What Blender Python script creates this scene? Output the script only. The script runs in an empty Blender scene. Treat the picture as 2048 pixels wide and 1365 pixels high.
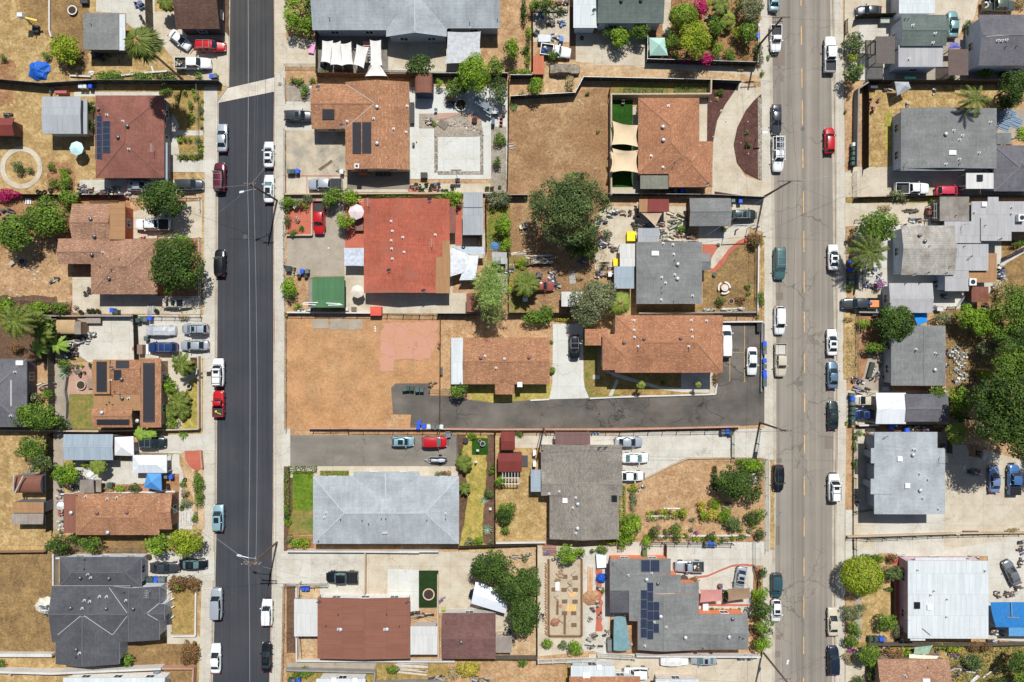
import bpy,math,random
import numpy as np
import mathutils
Vec=mathutils.Vector
R=math.radians
PI=math.pi
C=bpy.context.scene.collection
scene=bpy.context.scene
# ---------- camera, sky, sun, exposure ----------
H=120.
F=24./36.*2048
cam_d=bpy.data.cameras.new('camera');cam=bpy.data.objects.new('camera',cam_d);C.objects.link(cam)
cam_d.lens=24;cam_d.sensor_width=36;cam_d.clip_end=2000;cam_d.clip_start=1
cam.location=(0,0,H);cam.rotation_euler=(0,0,0)
scene.camera=cam
SUN_EL=R(58.)
SH=Vec((-.2,-.98,0)).normalized()
sun_d=bpy.data.lights.new('sun','SUN');sun=bpy.data.objects.new('sun',sun_d);C.objects.link(sun)
sun_d.energy=5.;sun_d.angle=R(.5);sun_d.color=(1.,.995,.965)
d=Vec((SH.x*math.cos(SUN_EL),SH.y*math.cos(SUN_EL),-math.sin(SUN_EL)))
sun.rotation_euler=d.to_track_quat('-Z','Y').to_euler()
sun.location=(0,0,100)
w=bpy.data.worlds.new('World');scene.world=w;w.use_nodes=1
nt=w.node_tree
sky=nt.nodes.new('ShaderNodeTexSky');sky.sky_type='NISHITA';sky.sun_disc=0
sky.sun_elevation=SUN_EL;sky.sun_rotation=math.atan2(-SH.x,-SH.y)
nt.links.new(sky.outputs[0],nt.nodes['Background'].inputs[0]);nt.nodes['Background'].inputs[1].default_value=.07
scene.view_settings.view_transform='Standard';scene.view_settings.look='None'
scene.view_settings.exposure=.0;scene.view_settings.gamma=1
scene.cycles.max_bounces=5;scene.cycles.transparent_max_bounces=12
# ---------- coordinates: survey grid read off the photograph, 3.957 grid units to a photo pixel ----------
O=[0,0]
def S(t):
 O[0]={'A':0,'B':400,'C':800,'D':1200,'E':1608}[t[0]];O[1]=int(t[1])*340
 if t[1]=='3':O[1]=1020
K=1/3.957
def W(x,y,z=.0):
 px=O[0]+x*K;py=O[1]+y*K
 return((px-1024)*(H-z)/F,(682.5-py)*(H-z)/F)
def V3(x,y,z=.0):
 a,b=W(x,y,z);return Vec((a,b,z))
M_T=K*H/F
def lin(v):
 v=v/255.
 return v/12.92 if v<=.04045 else((v+.055)/1.055)**2.4
def c(r,g,b,k=.87):
 return(lin(r)*k,lin(g)*k,lin(b)*k,1)
# ---------- materials ----------
MATS={}
class NB:
 def __init__(s,name,rough=.8,spec=.3):
  s.m=bpy.data.materials.new(name);s.m.use_nodes=1;s.t=s.m.node_tree
  s.b=s.t.nodes['Principled BSDF'];s.b.inputs['Roughness'].default_value=rough
  s.b.inputs['Specular IOR Level'].default_value=spec
 def n(s,typ,**kw):
  o=s.t.nodes.new(typ)
  for k,v in kw.items():
   if hasattr(o,k):setattr(o,k,v)
   else:o.inputs[k.replace('_',' ')].default_value=v
  return o
 def l(s,a,b):s.t.links.new(a,b)
 def pos(s):return s.n('ShaderNodeNewGeometry').outputs['Position']
 def uv(s):return s.n('ShaderNodeTexCoord').outputs['UV']
 def noise(s,vec,scale,detail=3,rough=.6,stretch=None):
  if stretch:
   mp=s.n('ShaderNodeMapping');mp.inputs['Scale'].default_value=stretch;s.l(vec,mp.inputs[0]);vec=mp.outputs[0]
  o=s.n('ShaderNodeTexNoise');o.inputs['Scale'].default_value=scale;o.inputs['Detail'].default_value=detail
  o.inputs['Roughness'].default_value=rough;s.l(vec,o.inputs['Vector']);return o.outputs['Fac']
 def ramp(s,fac,p0,p1,a=(0,0,0,1),b=(1,1,1,1)):
  o=s.n('ShaderNodeValToRGB');e=o.color_ramp.elements
  e[0].position=p0;e[1].position=p1;e[0].color=a;e[1].color=b;s.l(fac,o.inputs[0]);return o.outputs[0]
 def mix(s,fac,a,b,mode='MIX'):
  o=s.n('ShaderNodeMix');o.data_type='RGBA';o.blend_type=mode
  for v,i in((fac,0),(a,6),(b,7)):
   if hasattr(v,'links'):s.l(v,o.inputs[i])
   else:o.inputs[i].default_value=v
  return o.outputs[2]
 def bump(s,fac,st=.3,dist=.05):
  o=s.n('ShaderNodeBump');o.inputs['Strength'].default_value=st;o.inputs['Distance'].default_value=dist
  s.l(fac,o.inputs['Height']);s.l(o.outputs[0],s.b.inputs['Normal'])
 def out(s,col):
  if hasattr(col,'links'):s.l(col,s.b.inputs['Base Color'])
  else:s.b.inputs['Base Color'].default_value=col
  return s.m
def pm0(col,rough=.6,metal=.0,spec=.4,var=.12,name='plain'):
 key=('p',col,rough,metal,var)
 if key in MATS:return MATS[key]
 b=NB(name,rough,spec);b.b.inputs['Metallic'].default_value=metal
 if var:
  f=b.noise(b.pos(),1.7,4)
  g=b.ramp(f,.3,.7,tuple(x*(1-var)for x in col[:3])+(1,),tuple(min(1,x*(1+var))for x in col[:3])+(1,))
  m=b.out(g)
 else:m=b.out(col)
 MATS[key]=m;return m
def grd(name,a,b_,a2=None,big=.12,mid=.8,fine=2.4,bump=.5,spot=None,spot_lo=.62,rough=.95,speck=.35,soft=.1):
 """two soils/turfs in large patches, broken by middle and fine noise; optional third colour in spots"""
 n=NB(name,rough,.15);p=n.pos()
 f1=n.noise(p,big,5,.65);f2=n.noise(p,mid,5,.7);f3=n.noise(p,fine if fine<5 else fine/2.2,5,.85)
 m1=n.mix(n.ramp(f1,.38,.62),a,b_)
 m2=n.mix(n.ramp(f2,.42,.62),m1,a2 or b_)
 if spot:m2=n.mix(n.ramp(n.noise(p,mid*2.3,5,.75),spot_lo,spot_lo+soft),m2,spot)
 g=n.ramp(f3,.36,.64,(1-speck,)*3+(1,),(1.08,)*3+(1,))
 col=n.mix(1.,m2,g,'MULTIPLY');col=n.mix(1.,col,n.ramp(n.noise(p,.3,7,.72),.36,.64,(.78,.76,.73,1),(1.1,)*3+(1,)),'MULTIPLY')
 n.bump(f3,bump,.06);return n.out(col)
def cnc(name,a,stain,slab=3.2,k=.25,joint=1):
 n=NB(name,.85,.25);p=n.pos()
 f1=n.noise(p,.35,6,.65);f2=n.noise(p,9,3,.7);f3=n.noise(p,1.3,5,.7)
 col=n.mix(n.ramp(f1,.4,.72),a,stain)
 col=n.mix(n.ramp(f3,.6,.78,(0,0,0,1),(k*1.6,)*3+(1,)),col,tuple(x*.55 for x in stain[:3])+(1,))
 col=n.mix(1.,col,n.ramp(f2,.3,.7,(.76,)*3+(1,),(1.04,)*3+(1,)),'MULTIPLY')
 if joint:
  bt=n.n('ShaderNodeTexBrick');bt.offset=0;bt.inputs['Scale'].default_value=1
  bt.inputs['Brick Width'].default_value=slab;bt.inputs['Row Height'].default_value=slab
  bt.inputs['Mortar Size'].default_value=.035;bt.inputs['Color1'].default_value=(1,1,1,1);bt.inputs['Color2'].default_value=(.9,.9,.9,1)
  bt.inputs['Mortar'].default_value=(.6,.56,.52,1);n.l(p,bt.inputs['Vector'])
  col=n.mix(.45,col,bt.outputs['Color'],'MULTIPLY')
 vo=n.n('ShaderNodeTexVoronoi');vo.feature='DISTANCE_TO_EDGE';vo.inputs['Scale'].default_value=.22
 ns=n.n('ShaderNodeVectorMath',operation='ADD');nz=n.n('ShaderNodeTexNoise');nz.inputs['Scale'].default_value=.8;n.l(p,nz.inputs['Vector'])
 n.l(p,ns.inputs[0]);n.l(nz.outputs['Color'],ns.inputs[1]);n.l(ns.outputs[0],vo.inputs['Vector'])
 cr=n.ramp(vo.outputs['Distance'],.002,.007,(.55,.55,.55,1),(1,1,1,1))
 col=n.mix(.6,col,cr,'MULTIPLY')
 return n.out(col)
def asp(name,a,b_,streak=(6,.05,1),cracks=.0,cscale=.16,stk=.5,seams=0):
 n=NB(name,.9,.25);p=n.pos()
 f1=n.noise(p,.12,5,.6);f2=n.noise(p,14,3,.8);f3=n.noise(p,.35,4,.6,stretch=streak)
 col=n.mix(n.ramp(f1,.35,.65),a,b_)
 col=n.mix(stk,col,n.ramp(f3,.33,.66,(.7,)*3+(1,),(1.15,)*3+(1,)),'MULTIPLY')
 col=n.mix(1.,col,n.ramp(f2,.3,.7,(.78,)*3+(1,),(1.1,)*3+(1,)),'MULTIPLY')
 if cracks:
  nz=n.n('ShaderNodeTexNoise');nz.inputs['Scale'].default_value=.5;nz.inputs['Detail'].default_value=5;n.l(p,nz.inputs['Vector'])
  sc=n.n('ShaderNodeVectorMath',operation='SCALE');sc.inputs['Scale'].default_value=3.;n.l(nz.outputs['Color'],sc.inputs[0])
  ad=n.n('ShaderNodeVectorMath',operation='ADD');n.l(p,ad.inputs[0]);n.l(sc.outputs[0],ad.inputs[1])
  for s_,w_ in((cscale,.006),(cscale*2.3,.006)):
   vo=n.n('ShaderNodeTexVoronoi');vo.feature='DISTANCE_TO_EDGE';vo.inputs['Scale'].default_value=s_
   n.l(ad.outputs[0],vo.inputs['Vector'])
   msk=n.ramp(n.noise(p,.08,2),.42 if s_==cscale else .5,.6 if s_==cscale else .62)
   cr=n.ramp(vo.outputs['Distance'],w_*.6,w_*1.8,(0,0,0,1),(1,1,1,1))
   cr=n.mix(msk,(1,1,1,1),cr);col=n.mix(cracks,col,n.mix(1.,cr,(.42,.42,.42,1),'LIGHTEN'),'MULTIPLY')
 n.bump(f2,.2,.02);return n.out(col)
def shg(name,a,b_,lite,bw=.55,rh=.22,amt=.5,speck=.12,dirt=None):
 """asphalt shingle: courses of tabs in blended colours, weathered by large noise"""
 n=NB(name,.93,.15);u=n.uv()
 bt=n.n('ShaderNodeTexBrick');bt.offset=.5;bt.inputs['Scale'].default_value=1
 bt.inputs['Brick Width'].default_value=bw;bt.inputs['Row Height'].default_value=rh;bt.inputs['Mortar Size'].default_value=.012
 bt.inputs['Color1'].default_value=a;bt.inputs['Color2'].default_value=b_;bt.inputs['Mortar'].default_value=tuple(x*.5 for x in b_[:3])+(1,)
 n.l(u,bt.inputs['Vector'])
 f=n.noise(u,3.4,2,.7,stretch=(.7,1.6,1));col=n.mix(n.ramp(f,.58,.64,(0,0,0,1),(amt,)*3+(1,)),bt.outputs['Color'],lite)
 f2=n.noise(n.pos(),.25,5,.6);col=n.mix(1.,col,n.ramp(f2,.32,.68,(.78,)*3+(1,),(1.1,)*3+(1,)),'MULTIPLY')
 f4=n.noise(u,1.6,4,.7,stretch=(1,.12,1));col=n.mix(1.,col,n.ramp(f4,.35,.65,(.9,)*3+(1,),(1.07,)*3+(1,)),'MULTIPLY')
 if dirt:col=n.mix(n.ramp(n.noise(n.pos(),.3,5,.7),.5,.66,(0,0,0,1),(.8,)*3+(1,)),col,dirt)
 f3=n.noise(u,22,2,.8);col=n.mix(1.,col,n.ramp(f3,.3,.7,(1-speck*2,)*3+(1,),(1+speck,)*3+(1,)),'MULTIPLY')
 n.bump(bt.outputs['Fac'],.3,.02);return n.out(col)
def sheet(name,a,b_,rib=.0,seam=1.,rough=.55,metal=.0,amt=.5,horiz=0):
 """rolled roofing or ribbed metal sheet: seams along the slope, blotches"""
 n=NB(name,rough,.3);u=n.uv();n.b.inputs['Metallic'].default_value=metal
 f=n.noise(n.pos(),.5,5,.65);col=n.mix(n.ramp(f,.35,.7,(0,0,0,1),(amt,)*3+(1,)),a,b_)
 bt=n.n('ShaderNodeTexBrick');bt.offset=.37;bt.inputs['Scale'].default_value=1;bt.inputs['Mortar Size'].default_value=.022
 bt.inputs['Brick Width'].default_value=4. if horiz else seam;bt.inputs['Row Height'].default_value=seam if horiz else 3.6
 bt.inputs['Color1'].default_value=(1,1,1,1);bt.inputs['Color2'].default_value=(.93,)*3+(1,);bt.inputs['Mortar'].default_value=(.68,)*3+(1,)
 n.l(u,bt.inputs['Vector']);col=n.mix(1.,col,bt.outputs['Color'],'MULTIPLY')
 if rib:
  wv=n.n('ShaderNodeTexWave');wv.inputs['Scale'].default_value=rib;wv.bands_direction='X';n.l(u,wv.inputs['Vector'])
  n.bump(wv.outputs['Fac'],.6,.05);col=n.mix(.25,col,wv.outputs['Color'],'MULTIPLY')
 f4=n.noise(u,1.3,5,.7,stretch=(1,.1,1));col=n.mix(1.,col,n.ramp(f4,.38,.66,(.91,)*3+(1,),(1.04,)*3+(1,)),'MULTIPLY')
 f3=n.noise(n.pos(),12,2,.8);col=n.mix(1.,col,n.ramp(f3,.3,.7,(.88,)*3+(1,),(1.04,)*3+(1,)),'MULTIPLY')
 return n.out(col)
G={'soil':grd('bare_soil',c(200,160,118),c(182,140,102),c(208,174,134),spot=c(166,130,94),speck=.34),'lot':grd('graded_earth',c(198,150,104),c(190,150,110),c(190,144,104),big=.04,mid=.12,spot=c(190,166,124),spot_lo=.55,speck=.16,soft=.25,bump=.2),'soilb':grd('brownish_yard_earth',c(178,132,96),c(150,108,78),c(190,146,106),spot=c(112,92,62),speck=.35),'soill':grd('pale_earth',c(206,174,136),c(190,152,112),c(214,188,150),speck=.25),'dry':grd('dry_grass',c(198,166,112),c(178,142,96),c(212,182,128),big=.15,mid=.6,fine=2.2,spot=c(150,134,84),spot_lo=.66,speck=.45,bump=.9),'dryl':grd('dead_weeds',c(208,174,130),c(172,130,94),c(160,120,88),big=.09,mid=.6,fine=2.2,spot=c(212,184,142),speck=.42,bump=.9),'dryd':grd('brown_grass',c(160,128,88),c(184,150,98),c(146,118,82),big=.1,mid=.5,fine=2.2,spot=c(196,166,110),speck=.45,bump=.9),'dryg':grd('half_green_grass',c(178,148,90),c(140,134,76),c(196,160,100),spot=c(104,116,54),speck=.4,bump=.9),'lawn':grd('watered_lawn',c(112,140,44),c(134,152,52),c(92,122,36),big=.25,mid=.9,spot=c(170,158,70),spot_lo=.66,speck=.35),'lawny':grd('yellow_lawn',c(184,166,88),c(156,152,72),c(200,176,100),big=.2,mid=.9,spot=c(124,134,56),speck=.35),'lawnp':grd('patchy_lawn',c(156,146,82),c(98,122,52),c(164,140,84),big=.3,mid=.7,spot=c(86,116,48),speck=.35),'turf':grd('artificial_turf',c(44,84,26),c(38,74,24),c(50,92,30),speck=.2,bump=.2),'turfd':grd('artificial_turf_dark',c(40,62,30),c(36,56,28),c(44,66,32),speck=.2,bump=.2),'mulch':grd('bark_mulch',c(104,72,66),c(88,62,60),c(118,84,74),fine=9,mid=2.5,spot=c(140,112,96),speck=.5),'mulchb':grd('brown_mulch',c(118,90,72),c(104,78,62),c(130,102,82),fine=9,mid=2.5,speck=.4),'grav':grd('grey_gravel',c(176,164,148),c(160,148,132),c(190,178,162),fine=10,mid=2.5,speck=.4),'river':grd('river_stones',c(168,156,142),c(130,118,106),c(206,196,180),fine=3.2,mid=2.8,speck=.55),'conc':cnc('concrete',c(218,213,200),c(198,188,170)),'concw':cnc('pale_concrete',c(222,222,214),c(212,208,196),slab=4.),'conct':cnc('tan_concrete',c(216,204,182),c(192,174,148),slab=3.6),'concg':cnc('grey_worn_concrete',c(182,170,152),c(160,146,128),k=.5,joint=0),'stain':cnc('stained_concrete',c(206,190,164),c(140,138,130),k=.7,joint=0),'gut':cnc('gutter_concrete',c(226,216,200),c(186,174,156),joint=0),'walk':cnc('sidewalk_concrete',c(214,206,190),c(196,186,168),slab=1.8),'kerb':cnc('kerb_concrete',c(200,188,168),c(170,156,138),joint=0),'redp':cnc('red_painted_concrete',c(204,116,94),c(190,104,82),slab=3.),'pink':cnc('pink_old_slab',c(211,156,132),c(204,152,114),k=.8,joint=0),'paver':cnc('pink_pavers',c(206,168,146),c(188,148,128),slab=.5),'redk':cnc('red_kerb_paint',c(176,76,62),c(196,120,100),joint=0),'asph':asp('new_asphalt',c(64,66,71),c(74,75,79),stk=.6),'asphw':asp('worn_dark_asphalt',c(84,83,81),c(72,72,73),stk=.8,cracks=.3),'aspho':asp('worn_street_asphalt',c(158,148,135),c(146,138,127),streak=(2.6,.02,1),cracks=.55,cscale=.09,stk=.9),'alley':asp('patched_alley_asphalt',c(124,116,107),c(86,82,77),streak=(.3,1.2,1),cracks=.9,cscale=.14,stk=.6),'park':asp('old_parking_asphalt',c(148,140,128),c(132,124,114),streak=(.4,1.2,1),cracks=.6,cscale=.3,stk=.7),}  # soilb is a browner earth than soil
RF={'brown':shg('reddish_brown_shingles',c(156,104,90),c(142,94,82),c(170,116,100),amt=.3,speck=.06),'orange':shg('orange_brown_shingles',c(190,140,106),c(168,118,88),c(230,190,150),amt=.6),'terra':shg('terracotta_shingles',c(190,136,102),c(172,118,88),c(226,178,142),amt=.7),'tan':shg('tan_speckled_shingles',c(182,140,114),c(160,120,98),c(234,202,164),amt=.7),'dbrown':shg('dark_brown_shingles',c(118,90,78),c(100,76,66),c(136,108,94),amt=.4),'plum':shg('plum_brown_shingles',c(138,102,96),c(122,90,84),c(140,104,98),amt=.4),'red':shg('red_shingles',c(196,110,88),c(180,98,78),c(206,126,102),amt=.4,dirt=c(166,104,86)),'grey':shg('grey_shingles',c(146,146,144),c(134,134,132),c(164,164,160),amt=.4),'dgrey':shg('charcoal_shingles',c(100,100,104),c(90,90,94),c(112,112,116),amt=.3,speck=.06),'lgrey':shg('pale_blue_grey_shingles',c(188,194,197),c(178,184,187),c(202,207,209),amt=.4),'tgrey':shg('taupe_grey_shingles',c(158,150,139),c(138,130,120),c(186,176,162),amt=.6),'slate':shg('slate_shingles',c(122,120,124),c(112,110,116),c(136,134,138),amt=.3),'greenr':shg('green_grey_shingles',c(118,128,122),c(108,118,112),c(132,142,136),amt=.3),'rollb':sheet('brown_rolled_roofing',c(148,98,80),c(134,90,74),seam=1.,rough=.9),'rollt':sheet('tan_rolled_roofing',c(178,136,96),c(160,122,88),seam=1.,rough=.9),'rollg':sheet('grey_rolled_roofing',c(186,184,184),c(170,168,168),seam=1.2,rough=.9),'rolld':sheet('stained_grey_roofing',c(164,156,146),c(118,110,100),seam=1.,rough=.9,amt=.9),'rollw':sheet('white_rolled_roofing',c(220,225,225),c(204,210,212),seam=.9,rough=.8),'tile':shg('weathered_grey_tiles',c(190,184,174),c(172,166,156),c(206,204,200),bw=.35,rh=.4,amt=.5,dirt=c(132,122,108)),'metal':sheet('pale_metal_sheets',c(196,200,202),c(180,184,188),rib=3,seam=.9,rough=.5),'metalb':sheet('blue_grey_metal_sheets',c(186,200,210),c(172,188,198),rib=3,seam=.9,rough=.5),'metalr':sheet('red_metal_sheets',c(150,70,62),c(132,62,56),rib=3,seam=.9,rough=.6),'metalo':sheet('orange_metal_sheets',c(220,128,92),c(206,116,84),rib=2.,seam=.5,rough=.6),'metalm':sheet('mauve_brown_metal_sheets',c(140,108,104),c(150,120,112),rib=3,seam=.9,rough=.6),'rust':sheet('rusty_sheets',c(136,80,66),c(164,110,90),rib=3,seam=.8,rough=.8,amt=1),'white':sheet('white_panels',c(240,238,232),c(228,226,220),rib=2,seam=.8,rough=.6),'sheetg':sheet('green_rolled_roofing',c(86,130,88),c(74,116,78),seam=1.,rough=.9),'wood':sheet('weathered_boards',c(170,158,146),c(140,128,118),seam=.25,rough=.9,amt=1),'tarpw':sheet('white_tarpaulin',c(236,238,240),c(224,228,232),seam=2.4,rough=.5),'tarpb':sheet('blue_tarpaulin',c(66,132,196),c(84,150,208),seam=2.4,rough=.45),'barrel':sheet('brown_metal_barrel',c(150,98,78),c(128,84,70),rib=2,seam=.8,rough=.6,horiz=1),'tent':sheet('tan_canvas',c(196,166,124),c(180,150,112),seam=2,rough=.9),'fibre':sheet('grey_green_fibreglass',c(150,150,134),c(120,118,104),rib=2,seam=.7,rough=.6,amt=1),}
WHITE=c(232,228,220);TRIMW=c(236,236,232);DARK=c(44,44,48);GREY=c(150,150,150)
# ---------- mesh builder ----------
class MB:
 def __init__(s):s.v=[];s.f=[];s.m=[]
 def add(s,vs,fs,mi=0):
  o=len(s.v);s.v+=[tuple(v)for v in vs];s.f+=[tuple(i+o for i in f)for f in fs];s.m+=[mi]*len(fs);return s
 def box(s,x0,y0,z0,x1,y1,z1,mi=0):
  x0,x1=min(x0,x1),max(x0,x1);y0,y1=min(y0,y1),max(y0,y1)
  return s.add([(x0,y0,z0),(x1,y0,z0),(x1,y1,z0),(x0,y1,z0),(x0,y0,z1),(x1,y0,z1),(x1,y1,z1),(x0,y1,z1)],[(3,2,1,0),(4,5,6,7),(0,1,5,4),(1,2,6,5),(2,3,7,6),(3,0,4,7)],mi)
 def prism(s,pts,z0,z1,mi=0,mside=None):
  n=len(pts)
  if sum(pts[i][0]*pts[(i+1)%n][1]-pts[(i+1)%n][0]*pts[i][1]for i in range(n))<0:pts=pts[::-1]
  vs=[(p[0],p[1],z0)for p in pts]+[(p[0],p[1],z1)for p in pts]
  s.add(vs,[tuple(range(n,2*n)),tuple(range(n-1,-1,-1))],mi)
  o=len(s.v)-2*n
  for i in range(n):
   j=(i+1)%n;s.f.append((o+i,o+j,o+n+j,o+n+i));s.m.append(mi if mside is None else mside)
  return s
 def tube(s,a,b,r0,r1=None,n=8,mi=0,caps=1):
  a=Vec(a);b=Vec(b);r1=r0 if r1 is None else r1;dd=(b-a)
  if dd.length<1e-6:return s
  q=dd.to_track_quat('Z','Y');vs=[]
  for p,r in((a,r0),(b,r1)):
   for i in range(n):
    t=2*PI*i/n;vs.append(p+q@Vec((r*math.cos(t),r*math.sin(t),0)))
  fs=[(i,(i+1)%n,n+(i+1)%n,n+i)for i in range(n)]
  if caps:fs+=[tuple(range(n-1,-1,-1)),tuple(range(n,2*n))]
  return s.add(vs,fs,mi)
 def dome(s,x,y,z,r,h,n=10,rings=3,mi=0):
  vs=[];fs=[]
  for k in range(rings):
   t=k/rings*PI/2
   for i in range(n):
    a=2*PI*i/n;vs.append((x+r*math.cos(t)*math.cos(a),y+r*math.cos(t)*math.sin(a),z+h*math.sin(t)))
  vs.append((x,y,z+h))
  for k in range(rings-1):
   for i in range(n):fs.append((k*n+i,k*n+(i+1)%n,(k+1)*n+(i+1)%n,(k+1)*n+i))
  for i in range(n):fs.append(((rings-1)*n+i,(rings-1)*n+(i+1)%n,rings*n))
  return s.add(vs,fs,mi)
 def beam(s,a,b,wd,hh,mi=0):
  a=Vec(a);b=Vec(b);dd=(b-a).normalized();side=Vec((-dd.y,dd.x,0))
  if side.length<1e-4:side=Vec((1,0,0))
  side=side.normalized()*wd/2;up=Vec((0,0,hh))
  return s.add([a-side,a+side,b+side,b-side,a-side+up,a+side+up,b+side+up,b-side+up],[(0,1,2,3),(7,6,5,4),(0,4,5,1),(1,5,6,2),(2,6,7,3),(3,7,4,0)],mi)
 def mesh(s,name,mats,uv=0,smooth=0,off=(0,0,0)):
  me=bpy.data.meshes.new(name)
  ox,oy,oz=off
  me.from_pydata([(v[0]-ox,v[1]-oy,v[2]-oz)for v in s.v],[],s.f)
  if not isinstance(mats,(list,tuple)):mats=[mats]
  for m in mats:me.materials.append(m)
  me.polygons.foreach_set('material_index',s.m)
  if smooth:me.polygons.foreach_set('use_smooth',[1]*len(s.f))
  if uv:
   l=me.uv_layers.new(name='UVMap');dat=np.zeros(len(me.loops)*2,'f')
   for p in me.polygons:
    n=p.normal
    if abs(n.z)>.999:U=Vec((1,0,0));Vv=Vec((0,1,0))
    else:
     U=Vec((-n.y,n.x,0)).normalized();Vv=n.cross(U)
    for li in p.loop_indices:
     v=Vec(s.v[me.loops[li].vertex_index]);dat[li*2]=v.dot(U);dat[li*2+1]=v.dot(Vv)
   l.data.foreach_set('uv',dat)
  me.update();return me
 def build(s,name,mats,parent=None,uv=0,smooth=0):
  off=tuple(parent['_o'])if parent is not None and '_o' in parent else(0,0,0)
  if parent is not None and parent.parent is not None:off=tuple(parent.parent['_o'])if '_o' in parent.parent else off
  loc=None
  if parent is None:
   n=len(s.v);xs=[v[0]for v in s.v];ys=[v[1]for v in s.v]
   off=((min(xs)+max(xs))/2,(min(ys)+max(ys))/2,min(v[2]for v in s.v));loc=off
  o=bpy.data.objects.new(name,s.mesh(name,mats,uv,smooth,off));C.objects.link(o)
  if parent is not None:o.parent=parent
  else:o.location=loc
  return o
def emp(name,loc,rz=0):
 o=bpy.data.objects.new(name,None);C.objects.link(o);o.location=loc;o.rotation_euler=(0,0,rz)
 o.empty_display_size=.3
 return o
def root(name,x,y,z=0):
 o=emp(name,(x,y,z));o['_o']=[x,y,z];return o
def part(name,me,parent,loc=(0,0,0),rz=0):
 o=bpy.data.objects.new(name,me);C.objects.link(o);o.parent=parent;o.location=loc;o.rotation_euler=(0,0,rz);return o
def copy_tree(o,parent=None):
 q=o.copy();C.objects.link(q)
 if parent is not None:q.parent=parent
 for ch in KIDS.get(o.name,[]):copy_tree(ch,q)
 return q
KIDS={}
def index_kids():
 KIDS.clear()
 for o in C.objects:
  if o.parent is not None:KIDS.setdefault(o.parent.name,[]).append(o)
# ---------- labels: description + where it stands; written out once everything is placed ----------
LAND=[]
PEND=[]
def land(x,y,hw,hh,phrase):LAND.append((x,y,hw,hh,phrase))
def tag(o,dsc,cat,x,y,gp=None,pc=None):
 if pc is None and gp is None:pc=''
 o['category']=cat;o['kind']='thing'
 if gp:o['group']=gp
 PEND.append((o,dsc,x,y,pc));return o
def label(o,text,cat,gp=None):
 o['label']=text;o['category']=cat;o['kind']='thing'
 if gp:o['group']=gp
 return o
ORD=['','first','second','third','fourth','fifth','sixth','seventh','eighth','ninth','tenth','eleventh','twelfth','thirteenth','fourteenth','fifteenth','sixteenth','seventeenth','eighteenth','nineteenth','twentieth']
def where(x,y):
 best=None
 for lx,ly,hw,hh,ph in LAND:
  dx=max(abs(x-lx)-hw,0);dy=max(abs(y-ly)-hh,0);dd=math.hypot(dx,dy)
  if best is None or dd<best[0]:best=(dd,lx,ly,hw,hh,ph)
 dd,lx,ly,hw,hh,ph=best
 dx=(x-lx)-math.copysign(min(abs(x-lx),hw),x-lx);dy=(y-ly)-math.copysign(min(abs(y-ly),hh),y-ly)
 if abs(dx)<.01 and abs(dy)<.01:return 'tight against the '+ph
 if dd>9:pre='well '
 else:pre=''
 if abs(dx)>=abs(dy):return pre+('right of' if dx>0 else 'left of')+' the '+ph
 return pre+('above' if dy>0 else 'below')+' the '+ph
def write_labels():
 def sort_name(L,t,out):
  if len(L)==1:out[L[0][2].name]=t;return
  xs=[a[0]for a in L];ys=[a[1]for a in L]
  if max(xs)-min(xs)>=max(ys)-min(ys):L.sort(key=lambda a:a[0]);names=('leftmost','from left','rightmost')
  else:L.sort(key=lambda a:-a[1]);names=('topmost','from top','lowest')
  for i,(x,y,o)in enumerate(L):
   k=names[0]if i==0 else names[2]if i==len(L)-1 else((ORD[i+1]if i+1<len(ORD)else '%dth'%(i+1))+' '+names[1])
   out[o.name]=k+' '+t
 solo={}
 for q in PEND:solo[q[1]]=solo.get(q[1],0)+1
 groups={}
 for o,dsc,x,y,pc in PEND:
  full=(dsc+' '+(pc if pc is not None else where(x,y))).strip()
  if solo[dsc]==1 and len(full.split())>16:full=dsc
  elif solo[dsc]>1 and len(full.split())>12:
   full=dsc+' near the '+where(x,y).split(' the ')[-1]
   if len(full.split())>12:full=dsc
  groups.setdefault(full,[]).append((x,y,o))
 out={}
 for t,L in groups.items():sort_name(L,t,out)
 for q in PEND:q[0]['label']=out[q[0].name]
# ---------- the setting: base sheet, street beds, raised blocks, surface patches ----------
def struct(o):o['kind']='structure';return o
m=MB();m.box(-400,-400,-.4,400,400,-.2);struct(m.build('ground',G['soil']))
def PX(x,y,z=.0):return((x-1024)*(H-z)/F,(682.5-y)*(H-z)/F)
LN=[0]
def poly(name,mat,pts,lev,kind='structure',jit=.0):
 """pts in world metres; lev*5 mm above the block"""
 LN[0]+=1;z=.016*lev+LN[0]*.00009
 if jit:
  rn=random.Random(LN[0]);q=[]
  for i in range(len(pts)):
   a=Vec(pts[i]);b=Vec(pts[(i+1)%len(pts)]);n=max(1,int((b-a).length/.7))
   nn=Vec((-(b-a).y,(b-a).x)).normalized()if(b-a).length>0 else Vec((0,0))
   for k in range(n):q.append(tuple(a.lerp(b,k/n)+nn*rn.uniform(-jit,jit)*(k>0)))
  pts=q
 ar=sum(pts[i][0]*pts[(i+1)%len(pts)][1]-pts[(i+1)%len(pts)][0]*pts[i][1]for i in range(len(pts)))
 if ar<0:pts=pts[::-1]
 m=MB();m.add([(p[0],p[1],z)for p in pts],[tuple(range(len(pts)))])
 o=m.build(name,G[mat]);o['kind']=kind;return o
def P(name,mat,pts,lev=1,jit=.0):
 """patch from grid points; two points give a rectangle"""
 if len(pts)==4 and not isinstance(pts[0],tuple):
  x0,y0,x1,y1=pts;pts=[(x0,y0),(x1,y0),(x1,y1),(x0,y1)]
 return poly(name,mat,[W(*p)for p in pts],lev,jit=jit)
def slab(name,mat,pts,z0=-.3,z1=.0):
 m=MB();m.prism([PX(*p)for p in pts],z0,z1);return struct(m.build(name,G[mat]))
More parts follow.
